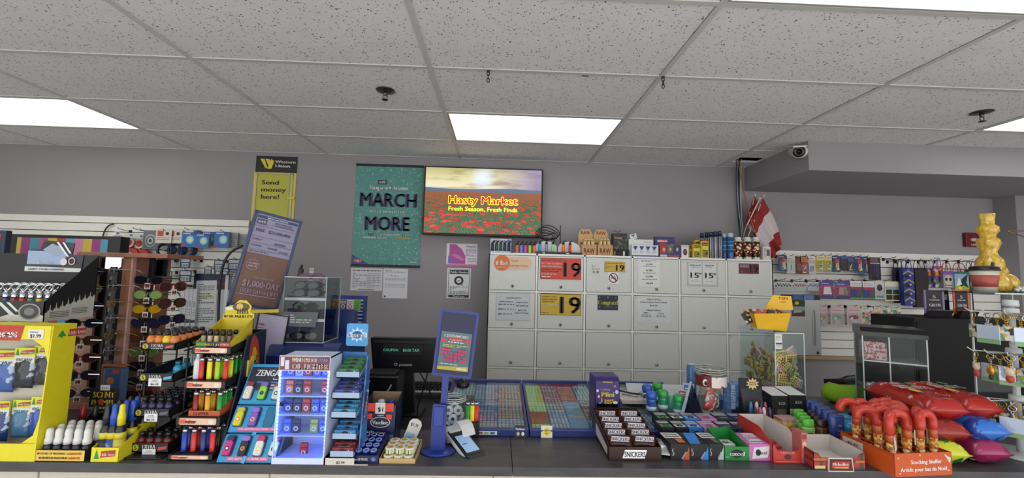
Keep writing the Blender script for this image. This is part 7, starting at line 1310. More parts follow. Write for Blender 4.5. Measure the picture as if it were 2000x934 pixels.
for k in range(5): m = MB(); m.ell(0, 0, 0, .009, .009, .012, M(['#3a2c34', '#c8a8b4', '#a89c58', '#c8bcc8', '#7a5c4c'][k], .4), 10); one('chocolate_egg', m, 'small candy egg in the window of the purple box, %s' % ORD[k], 'candy', ((X0+X1)/2-.03+k*.014, EY+.018, Z+H*.34+.004*(k % 2)))
BR_ = M('#2a120c', .4); c0 = on(1190, 901); c1 = on(1291, 901); w = (c1.x-c0.x)/2
t = tray('chocolate_bar_box', 'dark brown open SNICKERS box at the counter edge', c0.x, c1.x, c0.y, c0.y+.27, Z, .048, .10, BR_, [('p', [(.25, .2), (.3, .8), (.72, .8), (.68, .2)], W_), ('t', 'SNICKERS', .49, .5, .4, '#1c2458', .4)], cat='box')
m = MB(); m.prism([(.03, .01), (.2, .02), (.2, .06), (.03, .035)], -w-.0012, -w-.0002, '#b4b0b0', 'x'); m.build('side_print', t)
proto = None; WB = M('#3a1a10', .25)
for lay in range(2):
    for i in range(2):
        for j in range(5):
            loc = (c0.x+w*.52+i*w*.96, c0.y+.028+j*.045, Z+.006+lay*.03+j*.008+(.001*i)); lb = 'SNICKERS bar, %s layer, row %s from front, %s column' % (['lower', 'upper'][lay], ['one', 'two', 'three', 'four', 'five'][j], ['left', 'right'][i])
            if lay == 0 and j > 1: continue
            if proto is None:
                t = thing('chocolate_bar', lb, 'chocolate bar', loc); m = MB(); m.pillow(.088, .045, .02, WB, (0, 0, 0), n=6, k=.2, seed=3); m.build('wrapper', t)
                m = MB(); m.T = Matrix.Translation((0, -.0125, .023)); m.prism([(-.034, -.009), (-.030, .009), (.034, .009), (.030, -.009)], -.001, 0, '#d8d4d4'); m.txt('SNICKERS', 0, 0, .0135, '#1c2458', -.0016, True, .062); m.build('logo', t); t.rotation_euler = (-.85, 0, .05); proto = t
            else: dup(proto, loc, lb, rot=(-.85, 0, random.uniform(-.12, .12)))
p = on(1306, 897); m = MB(); m.pillow(.06, .1, .018, Mspots('foil_pouch', '#c4c4c8', [(.55, '#8a3c34'), (.62, '#c4c4c8')], 22, rough=.25, tex='NOISE', metal=.5), n=8, k=.5, seed=8); one('foil_pouch', m, 'silver and red foil pouch lying right of the chocolate bar box', 'pouch', (p.x, p.y+.0, Z+.012), rot=(-1.35, 0, -.25))
# clear tub with scoop
Zt = lambda Y: Z+.0275+(Y-1.735)*.0872
p = on(1246, 824); X0, X1, _, Z1 = R(1213, 780, 1272, 822, 1.98); w = (X1-X0)/2; H = Z1-Zt(2.12)
t = thing('plastic_tub', 'frosted plastic tub with a metal scoop on its lid behind the chocolate bars', 'tub', ((X0+X1)/2, 1.98, Zt(2.12))); FZ = M('#b4aca6', .25)
m = MB(); m.prism([(-w*.9, 0), (w*.9, 0), (w, H*.82), (-w, H*.82)], 0, .14, M('#b8a69e', .2)); m.build('tub_body', t); m = MB(); m.bx(-w*1.03, w*1.03, -.004, .145, H*.82, H*.92, M('#c0beba', .2), .004); m.build('lid', t)
st_ = M('#8c8c90', .2, .9); m = MB(); m.tube([(-.05, .03, .012), (.0, .0, .008), (.03, -.02, .01)], .005, '#2c2c30', 6); m.ell(.05, -.035, .016, .026, .018, .012, st_, 12); m.tube([(-.045, .0, .004), (.02, -.035, .004)], .003, st_, 6); one('metal_scoop', m, 'metal scoop with dark handle lying on the frosted tub', 'scoop', ((X0+X1)/2+.0, 2.05, Zt(2.12)+H*.92+.0008))
# stuff on the right tray: paper sheet
m = MB(); m.prism([(.0, 0), (.34, .01), (.36, .2), (.05, .22)], 0, .002, '#c0c2c6', 'z'); one('white_paper', m, 'white paper sheet over the right ticket tray', 'paper', (on(1225, 800).x, 2.07, Zt(2.07)+.001), rot=(.087, 0, 0))
def gumbottle(c_, lb, px, Y, h=.085, r=.022):
    return lathe_thing('gum_bottle', lb, 'bottle', [('bottle', [(r*.9, 0), (r, .004), (r, h*.28), (r*.88, h*.38), (r, h*.48), (r*.95, h*.62), (r*.8, h*.68)], M(c_[0], .15)), ('label', [(r+.0005, .006), (r+.0005, h*.27)], M('#b8c4cc', .3)), ('cap', [(r*1.02, h*.66), (r*1.08, h*.7), (r*1.08, h*.9), (r*.8, h), (r*.2, h)], c_[1])], (at(px, 800, Y).x, Y, Zt(Y+.02)), n=18)
BC = ('#2c5a9c', M('#2a54b0', .3)); GC = ('#2c8a5c', M('#2a9440', .3))
for k, (c_, px, Y, lb) in enumerate([(BC, 1272, 1.93, 'blue capped gum bottle in front, beside the tub'), (BC, 1264, 2.02, 'blue capped gum bottle behind the front blue one'), (GC, 1295, 1.95, 'green capped gum bottle in the middle of the group'), (GC, 1284, 2.05, 'green capped gum bottle at the back of the group'), (GC, 1326, 1.90, 'green capped gum bottle standing alone by the leaflet stand')]): gumbottle(c_, lb, px, Y)
m = MB(); m.lathe([(.016, 0), (.018, .003), (.018, .045), (.014, .055)], M('#5a9c94', .15), n=14); one('gum_bottle', m, 'small teal uncapped gum bottle between the green capped ones', 'bottle', (at(1310, 800, 1.96).x, 1.96, Zt(1.98)))
# leaflet stand
t = thing('leaflet_stand', 'clear slanted leaflet stand beside the gumball style jar', 'leaflet stand', (at(1352, 825, 1.86).x, 1.86, Zt(1.92))); m = MB(); m.prism([(-.05, 0), (.055, 0), (.0, .145)], 0, .003, M('#9aa4b4', .1, 0, 'glass')); m.prism([(-.05, .02), (-.035, .02), (.0, .15), (-.008, .155)], -.001, .001, '#8a90a0'); m.build('clear_panel', t); m = MB(); m.prism([(-.05, 0), (.055, 0), (.05, .004), (-.045, .004)], 0, .06, '#8a90a0'); m.bx(-.04, .04, .003, .05, .004, .02, '#4a5a80'); m.build('foot', t)
for k, (a, y0, b_, y1, Y, c_, lb) in enumerate([(1322, 762, 1338, 787, 1.97, '#a83c4c', 'red and white'), (1330, 750, 1352, 786, 2.02, '#3c7ab4', 'blue')]):
    X0, X1, Z0, Z1 = R(a, y0, b_, y1, Y); m = MB(); m.bx(X0-X1, 0, -.002, .002, -(Z0-Zt(Y)), Z1-Z0, '#b8bcc8'); m.art(X1-X0, Z1-Z0, [('r', .1, .1, .9, .9, c_), ('L', .2, .3, .8, .8, 3, W_)], -.002, X0-X1); one('leaflet', m, '%s leaflet standing behind the green capped bottle' % lb, 'leaflet', (X1, Y, Z0), rot=(0, .12, 0))
lathe_thing('blue_can', 'slim blue can behind the clear leaflet stand', 'can', [('body', [(.02, 0), (.022, .004), (.022, .15), (.018, .158)], M('#3c6a94', .25)), ('lid', [(.018, .158), (.019, .164), (.005, .165)], '#a8b0b8')], (at(1351, 790, 2.1).x, 2.1, Zt(2.12)))
# pig jar
p = on(1388, 830); t = thing('candy_jar', 'footed clear candy jar printed with a big eye and spots, full of sweets', 'jar', (p.x+.01, 1.92, Zt(1.98))); jb = .066; Hj = at(1385, 718, 1.92).z-Zt(1.98)
m = MB(); m.lathe([(jb*.75, 0), (jb*.8, .004), (jb*.85, Hj*.2), (jb*.7, Hj*.42), (jb*.6, Hj*.52), (jb*.8, Hj*.58), (jb*1.0, Hj*.66), (jb*1.02, Hj*.8), (jb*.92, Hj*.88), (jb*.92, Hj), (jb*.88, Hj), (jb*.9, Hj*.85)], GLASS(), n=28); m.build('glass_body', t)
pg = Mspots('jar_spots', '#cdc4bc', [(.9, '#c8642c'), (.96, '#a02c20')], 38, rough=.25)
def arc(m, r, z0, z1, a0, a1, mt, n=12):
    pr = [(r, z0), (r, z1)]; vs = [(rr_*math.cos(a0+(a1-a0)*i/n), rr_*math.sin(a0+(a1-a0)*i/n), z) for rr_, z in pr for i in range(n+1)]
    m.add(vs, [(i, i+1, n+2+i, n+1+i) for i in range(n)], mt, True)
m = MB(); arc(m, jb*1.04, Hj*.62, Hj*.85, -PI*.62, 0.2, pg); arc(m, jb*1.04, Hj*.62, Hj*.86, -PI*1.0, -PI*.62, '#6a1814'); ex, ey = jb*1.06*math.cos(-PI*.74), jb*1.06*math.sin(-PI*.74)
m.ell(ex, ey, Hj*.72, .012, .006, .015, '#d0ccc8', 12); m.ell(ex, ey-.005, Hj*.715, .007, .004, .009, '#1c1418', 10); m.build('printed_face', t)
m = MB(); [m.tube([(jb*.94*math.cos(a*PI/12), jb*.94*math.sin(a*PI/12), Hj*z_) for a in range(24)], .002, M('#a8a8a0', .15), 6, True) for z_ in (.9, .95, 1)]; m.lathe([(jb*.6, Hj*.86), (jb*.62, Hj*.9), (jb*.1, Hj*.91)], '#8a4038', n=16); m.build('rim', t)
for k, (dx, z, c_, lb) in enumerate([(-.022, .008, '#b8403c', 'red and white'), (.024, .012, '#5a5040', 'dark'), (0, .05, '#b85a3c', 'orange'), (.0, Hj*.6, '#7a3c34', 'brown')]): m = MB(); m.pillow(.05, .065, .02, Mspots('sweet_'+c_.lstrip('#'), c_, [(.5, '#cfc8c0'), (.62, c_)], 30, rough=.3, tex='NOISE'), n=6, seed=k); one('sweet_bag', m, '%s sweet bag inside the footed candy jar' % lb, 'sweets', (p.x+.01+dx*.8, 1.92-.01+.012*k, Zt(1.98)+z), rot=(0, .3-.4*(k % 2), 0))
# ------------------------------------------------------------ gum boxes on the counter edge
def gumbox(px0, px1, yb, ztop_px, lb, base, els, D=.11, top=None, openl=None, rz=0, ydep=None):
    a, b_ = on(px0, yb), on(px1, yb); Y = ydep or (a.y+b_.y)/2; H = at((px0+px1)/2, ztop_px, Y).z-Z
    return prod('gum_box', lb, 'box', b_.x-a.x-.001, D, H, base, els, ((a.x+b_.x)/2, Y+D/2, Z), rz=rz, top=top)
def five(c_): return [('t', '5', .12, .5, .5, '#c8c8c8', .1), ('p', [(.6, 0), (1, 0), (1, .9), (.9, .6), (.75, .3)], c_), ('p', [(.55, .1), (.62, .05), (.85, .5), (.8, .55)], '#8a8c90')]
tp = lambda c_: [('r', .0, .5, 1, 1, '#c8c8c8'), ('L', .1, .55, .9, .95, 2, '#2a2a2a'), ('r', .5, .1, .9, .45, c_)]
gumbox(1310, 1347, 899, 868, 'black gum box with orange corner at the counter edge', '#121214', five('#a8502c'), top=tp('#c8642c'))
gumbox(1348, 1384, 899, 868, 'black gum box with bright blue corner at the counter edge', '#121214', five('#2c7cc8'), top=[('p', [(0, 0), (.6, 0), (1, 1), (.3, 1)], '#2c7cc8')])
gumbox(1385, 1414, 899, 868, 'black gum box with pale corner at the counter edge', '#121214', five('#a8b4b8'), top=tp('#5a5a5a'))
p0 = on(1416, 900); p1 = on(1463, 900)
tray('gum_box', 'open green excel gum box at the counter edge', p0.x, p1.x, p0.y, p0.y+.13, Z, .048, .07, M('#1c7a34', .4), [('e', .5, .5, .26, .3, '#12161a'), ('t', 'excel', .5, .5, .3, W_, .6), ('L', .03, .2, .2, .3, 1, '#a8d0a8')], cat='box', floor='#c8d0c8')
m = MB(); m.bx(-.03, .03, 0, .05, 0, .03, M('#c8ccc8', .3), .003); m.T = Matrix.Translation((0, .02, .031)) @ Matrix.Rotation(-PI/2, 4, 'X'); logo(m, 0, 0, .05, 0); m.T = Matrix(); one('gum_pack', m, 'pale excel pack lying in the open green gum box', 'gum pack', ((p0.x+p1.x)/2, p0.y+.06, Z+.0026))
gumbox(1464, 1509, 901, 868, 'pink excel gum box with white top packs at the counter edge', '#b868a8', [('p', [(.1, .1), (.2, .8), (.9, .9), (.8, .2)], '#c8c8c8'), ('e', .38, .5, .12, .2, '#1c1c20'), ('t', 'excel', .55, .5, .2, '#2a2a2c', .4)], top=[('p', [(.1, .05), (.7, .05), (.8, .45), (.2, .45)], '#d0ccd0'), ('L', .2, .1, .7, .4, 2, '#2a2a2c'), ('p', [(.2, .55), (.8, .55), (.9, .95), (.3, .95)], '#d0ccd0'), ('L', .3, .6, .8, .9, 2, '#2a2a2c')])
for k, (a, b_, c_, c2, lb) in enumerate([(1292, 1318, '#1a1a1c', '#4a9c4c', 'black and green'), (1320, 1345, '#141416', '#c8c8c8', 'black'), (1346, 1374, '#2a6ab0', '#8ab4e0', 'blue'), (1376, 1408, '#b878a8', '#d8c8d4', 'pink'), (1410, 1440, '#26303c', '#c8c8cc', 'dark excel'), (1442, 1468, '#2a3a50', '#c8c8cc', 'navy excel')]):
    for r_ in range(2):
        Y = 1.70+r_*.085; X0, X1, _, _ = R(a-r_*6, 860, b_-r_*6, 870, Y)
        prod('gum_box', '%s gum box in the %s row behind the counter edge boxes' % (lb, ['second', 'third'][r_]), 'box', X1-X0-.002, .08, .055+.006*r_, c_, [('e', .5, .5, .25, .3, '#14161a'), ('t', 'excel' if k > 2 else '5', .5, .5, .35, W_, .5 if k > 2 else .2)], ((X0+X1)/2, Y+.04, Z), top=[('r', .05, .1, .95, .45, c2 if k < 3 else c_), ('e', .5, .28, .28, .14, '#14161a'), ('t', 'excel' if k > 2 else '5', .5, .28, .16, W_, .5 if k > 2 else .1), ('r', .05, .55, .95, .92, '#c0c0c0'), ('L', .1, .6, .9, .88, 2, '#2a2a2c')])
# ------------------------------------------------------------ red chocolate box, soaps, lotions
p0 = on(1510, 905); p1 = on(1564, 903); RB_ = M('#b0302a', .4)
def openbox(name, label, p0, p1, D, hf, hb, mat, els, inner='#c4beb8', cat='box', z=Z, rz=0):
    t = thing(name, label, cat, ((p0.x+p1.x)/2, p0.y, z), rz); w = (p1-p0).length/2; m = MB()
    m.prism([(-w, 0), (w, 0), (w, hf*1.5), (w*.8, hf*1.3), (w*.7, hf), (-w*.7, hf), (-w*.8, hf*1.35), (-w, hf*1.5)], 0, .002, mat)
    for s_ in (-1, 1): m.prism([(0, 0), (D, 0), (D, hb), (D*.35, hb), (0, hf*1.5)], min(s_*w, s_*(w-.0015)), max(s_*w, s_*(w-.0015)), mat, 'x')
    m.bx(-w, w, D-.002, D, 0, hb, mat); m.art(2*w, hf, els, 0, -w); m.build('carton', t); m = MB()
    for s_ in (-1, 1): m.prism([(.003, .003), (D-.003, .003), (D-.003, hb-.001), (D*.35, hb-.001), (.003, hf*1.5-.001)], s_*(w-.002)-.0004, s_*(w-.002)+.0004, inner, 'x')
    m.bx(-w+.002, w-.002, D-.003, D-.002, .003, hb-.001, inner); m.bx(-w+.002, w-.002, .003, D-.003, .001, .003, inner); m.build('lining', t); return t
openbox('chocolate_box', 'red open LINDOR chocolate box with white lining at the counter edge', p0, p1, .22, .042, .10, RB_, [('e', .5, .5, .12, .22, '#4a1c14'), ('r', .1, .1, .9, .14, '#c8a088'), ('t', 'LINDOR', .5, .85, .16, '#d8b8a8', .5)])
for k in range(4):
    m = MB(); m.bx(-.034, .034, -.012, .012, 0, .012, M('#a83830', .35), .003); m.art(.06, .01, [('L', .1, .2, .9, .8, 1, '#d0b0a8')], -.012, -.03, .001); one('chocolate_stick', m, 'red wrapped chocolate stick in the red open box, %s from front' % ORD[k], 'chocolate', ((p0.x+p1.x)/2, p0.y+.03+k*.03, Z+.0036+k*.006))
p0 = on(1566, 906); p1 = on(1580, 906)
pprod('candy_carton', 'pink and red candy carton standing between the red and the plaid box', 'box', 1566, 846, 1577, 904, 1.52, '#b0605c', [('e', .5, .6, .4, .12, '#d0a8a0'), ('r', .1, .05, .9, .2, '#4a5a8c'), ('r', .1, .8, .9, .95, '#8c2c2c')], z=Z, D=.05)
for k in range(3): pprod('soap_box', 'pale pink soap carton behind the red chocolate box, %s from left' % ORD[k], 'box', 1528+k*11, 820, 1538+k*11, 850, 1.80, '#c89c9c', [('r', .1, .5, .9, .8, '#d8c0bc'), ('L', .2, .2, .8, .4, 2, '#a87070')], z=Z, D=.06)
def lotion(cb_, cc_, px, Y, h, w_, lb, band=None):
    t = thing('lotion_bottle', lb, 'bottle', (at(px, 850, Y).x, Y, Z)); m = MB(); m.lathe([(w_*.9, 0), (w_, .004), (w_, h*.62), (w_*.92, h*.68)], M(cb_, .3), n=16, sy=.55); b0 = m.build('bottle', t)
    m = MB(); m.lathe([(w_*.9, h*.68), (w_*.94, h*.72), (w_*.9, h*.96), (w_*.7, h)], M(cc_, .3), n=16, sy=.55); m.build('cap', t)
    m = MB(); m.prism([(w_*.5*math.cos(q*PI/8), h*.4+h*.08*math.sin(q*PI/8)) for q in range(16)], -w_*.57, -w_*.55, band or '#1c2c58'); m.build('label', b0); return t
for k in range(4): lotion('#8cc46c', '#5ab43c', 1579-k*6, 1.71+k*.042, .092, .026, 'green lotion bottle with bright green cap, %s from the front' % ORD[k])
for k in range(4): lotion('#5a3420', '#2c1c14', 1606-k*6, 1.71+k*.042, .092, .026, 'brown lotion bottle with dark cap, %s from the front' % ORD[k])
for k in range(5): 
    t = thing('body_lotion', 'tall blue body lotion bottle, %s from the front of the row' % ORD[k], 'bottle', (at(1634-k*12, 850, 1.68+k*.05).x, 1.68+k*.05, Z)); h = .12; m = MB(); m.lathe([(.022, 0), (.025, .006), (.029, h*.5), (.031, h*.93), (.026, h)], M('#2a3f80', .3), n=16, sy=.55); b0 = m.build('bottle', t); m = MB(); m.art(.04, .09, [('t', 'Time', .5, .62, .12, '#8ca0d0', .6), ('t', 'Travel', .5, .45, .12, '#8ca0d0', .6), ('r', .3, .8, .7, .86, '#b05c6c'), ('L', .2, .1, .8, .3, 2, '#8ca0d0')], -.018, -.02, .01); m.build('label', b0)
for k in range(3): m = MB(); m.lathe([(.014, 0), (.016, .003), (.014, .014), (.004, .017)], '#c4ccd4', n=12); one('cream_pot', m, 'white round pot between brown and blue bottles, %s from front' % ORD[k], 'pot', (at(1606-k*13, 830, 1.86+k*.05).x, 1.86+k*.05+.03, Z))
for k in range(2): lathe_thing('deodorant', 'cyan deodorant stick with rounded cap, %s' % ['front', 'behind'][k], 'deodorant', [('body', [(.024, 0), (.026, .004), (.026, .05)], M('#3c84a8', .3)), ('cap', [(.0265, .05), (.0265, .085), (.02, .095), (.008, .098)], M('#2c7ca8', .25))], (at(1659-k*8, 850, 1.68+k*.08).x, 1.68+k*.08, Z), n=16)
# plaid box
PL = bpy.data.materials.new('mat_plaid'); PL.use_nodes = True; nt = PL.node_tree; b = nt.nodes['Principled BSDF']; tc = nt.nodes.new('ShaderNodeTexCoord'); s = nt.nodes.new('ShaderNodeSeparateXYZ'); nt.links.new(tc.outputs['Object'], s.inputs[0])
fr = []
for ax_, f_ in (('X', 28), ('Z', 40)):
    mu = node(nt, 'ShaderNodeMath', operation='MULTIPLY', i1=float(f_)); nt.links.new(s.outputs[ax_], mu.inputs[0]); f2 = node(nt, 'ShaderNodeMath', operation='FRACT'); nt.links.new(mu.outputs[0], f2.inputs[0]); g = node(nt, 'ShaderNodeMath', operation='LESS_THAN', i1=.38); nt.links.new(f2.outputs[0], g.inputs[0]); fr.append(g.outputs[0])
ad = node(nt, 'ShaderNodeMath', operation='ADD'); nt.links.new(fr[0], ad.inputs[0]); nt.links.new(fr[1], ad.inputs[1]); dv = node(nt, 'ShaderNodeMath', operation='MULTIPLY', i1=.45); nt.links.new(ad.outputs[0], dv.inputs[0]); nt.links.new(ramp(nt, dv.outputs[0], [(0, '#a02c28'), (.3, '#5a3024'), (.7, '#1c3c24')]), b.inputs['Base Color'])
p0 = on(1580, 912); p1 = on(1682, 914); p0 = Vector((p0.x, 1.475, 0)); p1 = Vector((p1.x, 1.475, 0))
t = openbox('cookie_box', 'red and green plaid open box with white lining at the counter edge', p0, p1, .16, .04, .062, PL, [('r', .0, .75, .3, .95, '#b8602c'), ('r', .02, .1, .22, .34, '#c0b47c'), ('r', .8, .6, .98, .8, '#b8602c')])
m = MB(); m.prism([(-.04, -.004), (.05, -.004), (.046, .042), (-.038, .042)], -.006, -.001, '#c0b8b0'); m.prism([(-.037, 0), (.046, 0), (.042, .038), (-.035, .038)], -.0066, -.006, '#4c1216'); m.prism([(-.03, .008), (.03, .008), (.036, .03), (-.02, .03)], -.007, -.0066, '#b03028'); m.txt('Melodies', .002, .022, .011, W_, -.0076, True, .055); m.bx(-.02, .03, -.0074, -.007, .008, .012, '#c8a03c')
one('label_card', m, 'dark red Melodies card on the front of the plaid box', 'card', (t.location.x-.005, 1.4745, Z))
# ------------------------------------------------------------ stocking stuffer box and candy canes
OR = M('#c0501c', .45); cl = on(1733, 925); bx_ = Vector((cl.x, 1.425, Z)); rz = .10; wS, dS, hS = .225, .20, .075
t = thing('candy_cane_box', 'orange Stocking Stuffer carton at the counter edge holding candy cane tubes', 'box', bx_, rz); m = MB(); m.bx(0, wS, 0, .002, 0, hS, OR); m.bx(0, wS, dS-.002, dS, 0, hS, OR); m.bx(0, .002, 0, dS, 0, hS, OR); m.bx(wS-.002, wS, 0, dS, 0, hS, OR); m.bx(.002, wS-.002, .002, dS-.002, 0, .002, OR)
gx = [.03+i*.055 for i in range(4)]; gy = [.03+j*.045 for j in range(4)]
for i in range(5): xx = [.002, .047, .102, .157, .212][i]; m.bx(max(0, xx-.012) if i else 0, min(wS, xx+.0) if i else .008, .002, dS-.002, hS-.006, hS-.004, '#a84418')
m.build('carton', t)
m = MB(); m.txt('Stocking Stuffer', wS*.55, hS*.62, .013, W_, -.0006, True, .12); m.txt('Article pour bas de Noël', wS*.5, hS*.3, .013, W_, -.0006, True, .18)
for a, b_ in ((.015, .06), (.2, .065), (.02, .01), (.21, .015), (.1, .068)): m.prism([(a+.003*math.cos(q*PI/3), b_+.003*math.sin(q*PI/3)) for q in range(6)], -.0006, 0, '#d8b8a0')
m.prism([(wS-.03, hS*.9), (wS-.004, hS*.75), (wS-.008, hS*.5)], -.0007, 0, '#c8c4c0'); m.build('lettering', t)
m = MB(); m.T = Matrix.Rotation(-PI/2, 4, 'Z'); m.art(.08, .03, [('r', 0, 0, 1, 1, '#c8c4bc'), ('t', '$5.49', .5, .5, .3, '#4a4844', .8)], 0, -.19, .035); m.build('price_label', t)
nuts = Mspots('cane_sweets', '#a8642c', [(.25, '#c8a040'), (.5, '#7a3418'), (.7, '#d8b868'), (.88, '#b0401c')], 110, rough=.25)
RC = M('#b83424', .3); proto = None
R_ = Matrix.Rotation(rz, 4, 'Z'); k = 0
for j in range(4):
    for i in range(4):
        if (i, j) in ((0, 2),): continue
        q_ = bx_+R_ @ Vector((gx[i], gy[j], .003)); lb = 'red hooked candy cane tube in the orange box, row %s from front, %s from left' % (['one', 'two', 'three', 'four'][j], ORD[i]); ln_ = -.28 if (i == 0 and j == 0) else random.uniform(-.04, .04)
        a_ = random.uniform(-.5, .9)+PI
        if proto is None:
            t = thing('candy_cane_tube', lb, 'candy cane', q_); m = MB(); m.lathe([(.011, 0), (.0125, .003), (.0125, .11)], nuts, n=12); bd_ = m.build('tube', t)
            m = MB(); m.lathe([(.0127, .11), (.0127, .145)], M('#b8542c', .3), n=12); m.bx(-.009, .009, -.0138, -.011, .085, .135, '#c8c4c0', 0); m.bx(-.008, .008, -.0142, -.0135, .12, .135, '#b89048'); m.build('label', bd_)
            m = MB(); m.tube([(0, 0, .14), (0, 0, .155)]+[(.028-.028*math.cos(u), 0, .165+.028*math.sin(u)) for u in [PI*v/8 for v in range(0, 9)]]+[(.056, 0, .155)], [.0145]*10+[.0145, .013], RC, 10); m.build('hook_cap', t); proto = t; t.rotation_euler = (0, ln_, a_-PI)
        else: dup(proto, q_, lb, rot=(0, ln_, a_))
# ------------------------------------------------------------ candy bags
def candybag(px, py, Y, z, W_b, L_b, T_b, rz, mt, lb, els, seed):
    p = at(px, py, Y); t = thing('candy_bag', lb, 'candy bag', (p.x, Y, z), rz); m = MB(); m.pillow(W_b, L_b, T_b, mt, n=14, k=.07, seed=seed, T=Matrix.Translation((0, 0, T_b/2+.002)) @ Matrix.Rotation(-PI/2, 4, 'X'), crimp=.04, ex=(5, 12)); m.build('bag', t)
    m = MB(); m.art(W_b*.8, L_b*.6, els, 0, -W_b*.4, L_b*.2, T=Matrix.Translation((0, 0, T_b+.008)) @ Matrix.Rotation(-PI/2, 4, 'X')); m.build('print', t)
fo = lambda n, a, b_, c_: Mspots('bag_'+n, a, [(.42, b_), (.6, c_), (.68, a)], 16, rough=.2, tex='NOISE')
SK_ = fo('red', '#8a1a16', '#a0221c', '#b8a090'); sk = [('t', 'SKITTLES', .5, .5, .3, W_, 1.0), ('e', .2, .2, .12, .12, '#d8b82c'), ('e', .8, .8, .12, .12, '#3c8c3c')]
candybag(1860, 905, 1.50, Z, .15, .26, .08, -.05, fo('green', '#2c6a2c', '#b8c02c', '#5a8c2c'), 'green and yellow candy bag at the bottom of the left stack', [('e', .5, .5, .3, .25, '#c8c43c')], 1)
candybag(1945, 908, 1.51, Z, .14, .25, .08, -.02, fo('magenta', '#7a1c44', '#8c2450', '#c8c4c4'), 'magenta candy bag at the bottom of the right stack', [('e', .5, .5, .3, .25, '#b0506c')], 2)
candybag(1862, 880, 1.52, Z+.066, .15, .27, .08, -.08, fo('brown', '#5a1c14', '#8c2018', '#2c1c18'), 'dark red and brown candy bag in the middle of the left stack', [('t', 'REESE', .5, .5, .2, '#d8a02c', .7)], 3)
candybag(1945, 884, 1.53, Z+.066, .14, .26, .08, -.02, fo('blue', '#1c3c8c', '#2c6cc0', '#18306c'), 'blue candy bag in the middle of the right stack', [('e', .5, .5, .3, .25, '#5a9cd8')], 4)
candybag(1858, 850, 1.56, Z+.132, .165, .30, .085, -.06, SK_, 'red candy bag on top of the left stack', sk, 5)
candybag(1930, 850, 1.58, Z+.132, .15, .30, .085, -.06, SK_, 'red candy bag on top of the right stack', sk, 6)
# ------------------------------------------------------------ boxes between the jar and the lotions
Zf = Z
pb = Mspots('blue_box_pattern', '#5a84b8', [(.6, '#7a9cc8'), (.85, '#3c68a4')], 70)
pprod('aftershave_box', 'tall patterned blue box beside the candy jar', 'box', 1428, 752, 1468, 832, 1.93, pb, [('p', [(0, 0), (1, 0), (1, .5), (.5, .42), (0, .35)], '#1c3468'), ('t', 'Axe', .6, .16, .1, '#c8ccd8', .5), ('r', 0, .35, .2, 1, '#a8c0dc'), ('L', .02, .5, .18, .9, 6, '#5a6c8c')], z=Z, D=.07)
pprod('tissue_box', 'low blue box behind the candy jar', 'box', 1408, 782, 1430, 818, 2.12, '#2c5a9c', [('t', 'oc', .7, .6, .3, W_, .4)], z=Z, D=.1)
X0, X1, _, Z1 = R(1464, 750, 1506, 850, 1.78); w = (X1-X0)/2; H = Z1-Z
t = thing('pen_display', 'black display stand of small novelty tubes with a red and white starburst', 'display stand', ((X0+X1)/2+.012, 1.78, Z)); m = MB(); m.prism([(0, 0), (.10, 0), (.10, H), (.095, H), (.06, H*.3), (0, H*.2)], -w, w, M('#121214', .45), 'x'); m.build('stand', t)
m = MB(); m.bx(-w*1.1, w*1.1, .085, .09, H*.72, H*1.0, '#151517'); m.prism([((.030 if q % 2 else .018)*math.cos(q*PI/10)+.008, H*.9+(.026 if q % 2 else .015)*math.sin(q*PI/10)) for q in range(20)], .083, .085, '#d0c088'); m.txt('WHOLE', .008, H*.93, .009, '#a82c24', .0825, True, .034); m.txt('SHOCK', .008, H*.885, .009, '#a82c24', .0825, True, .034); m.bx(-w*.5, w*.6, -.002, 0, .012, .05, '#c4c4c4'); m.txt('$1.49', .004, .024, .01, '#4a4a4a', -.0025); m.build('header', t)
for k in range(8):
    m = MB(); m.lathe([(.007, 0), (.0075, .003), (.0075, .05), (.003, .062)], M(['#1c1c24', '#b84a6c', '#c8c4c8', '#3c2c50', '#2c6a9c', '#c8a0a8', '#181820', '#8a3c4c'][k], .25), n=8)
    one('novelty_tube', m, 'small glossy tube in the black starburst stand, %s row, %s' % (['front', 'back'][k//4], ORD[k % 4]), 'tube', ((X0+X1)/2+.012-w*.7+(k % 4)*w*.47, 1.788+.026*(k//4), Z+H*(.24+.07*(k//4))), rot=(-.0, random.uniform(-.1, .1), 0))
for k, (a, b_, y0) in enumerate([(1508, 1540, 774), (1542, 1575, 773)]):
    els = [('t', 'iLEX', .62, .78, .09, '#b8b8bc', .4), ('r', .3, .42, .85, .6, '#4a4a3c'), ('L', .35, .2, .8, .38, 3, '#6a6a6c')] if k == 0 else [('t', 'iLEX', .55, .8, .09, '#b8b8bc', .4), ('r', .02, .35, .42, .6, '#b8b4a0'), ('L', .05, .4, .4, .55, 2, '#4a4a44'), ('L', .5, .4, .9, .55, 2, '#8a3c3c'), ('e', .65, .18, .1, .07, '#5a5a5c'), ('e', .65, .18, .08, .055, '#131315')]
    pprod('condom_box', 'black carton with white open flap, %s of two below the ticket case' % ['left', 'right'][k], 'box', a, y0, b_, 822, 1.86, '#131315', els, z=Z, D=.10)
    X0, X1, _, Z1 = R(a, y0, b_, 822, 1.86); m = MB(); m.prism([(0, 0), (.1, .012), (.1, .013), (0, .001)], X0-X1, 0, '#c4c4c4', 'x'); one('carton_flap', m, 'white cardboard lid lying on the %s black carton' % ['left', 'right'][k], 'lid', (X1, 1.862, Z1+.0012))
m = MB(); m.prism([(-.045, 0), (.045, 0), (.04, .05), (.01, .035), (-.01, .055), (-.035, .04)], 0, .05, M('#b8a028', .4)); one('yellow_pouch', m, 'crumpled yellow pouch in front of the black cartons', 'pouch', (at(1532, 830, 1.78).x, 1.78, Z))
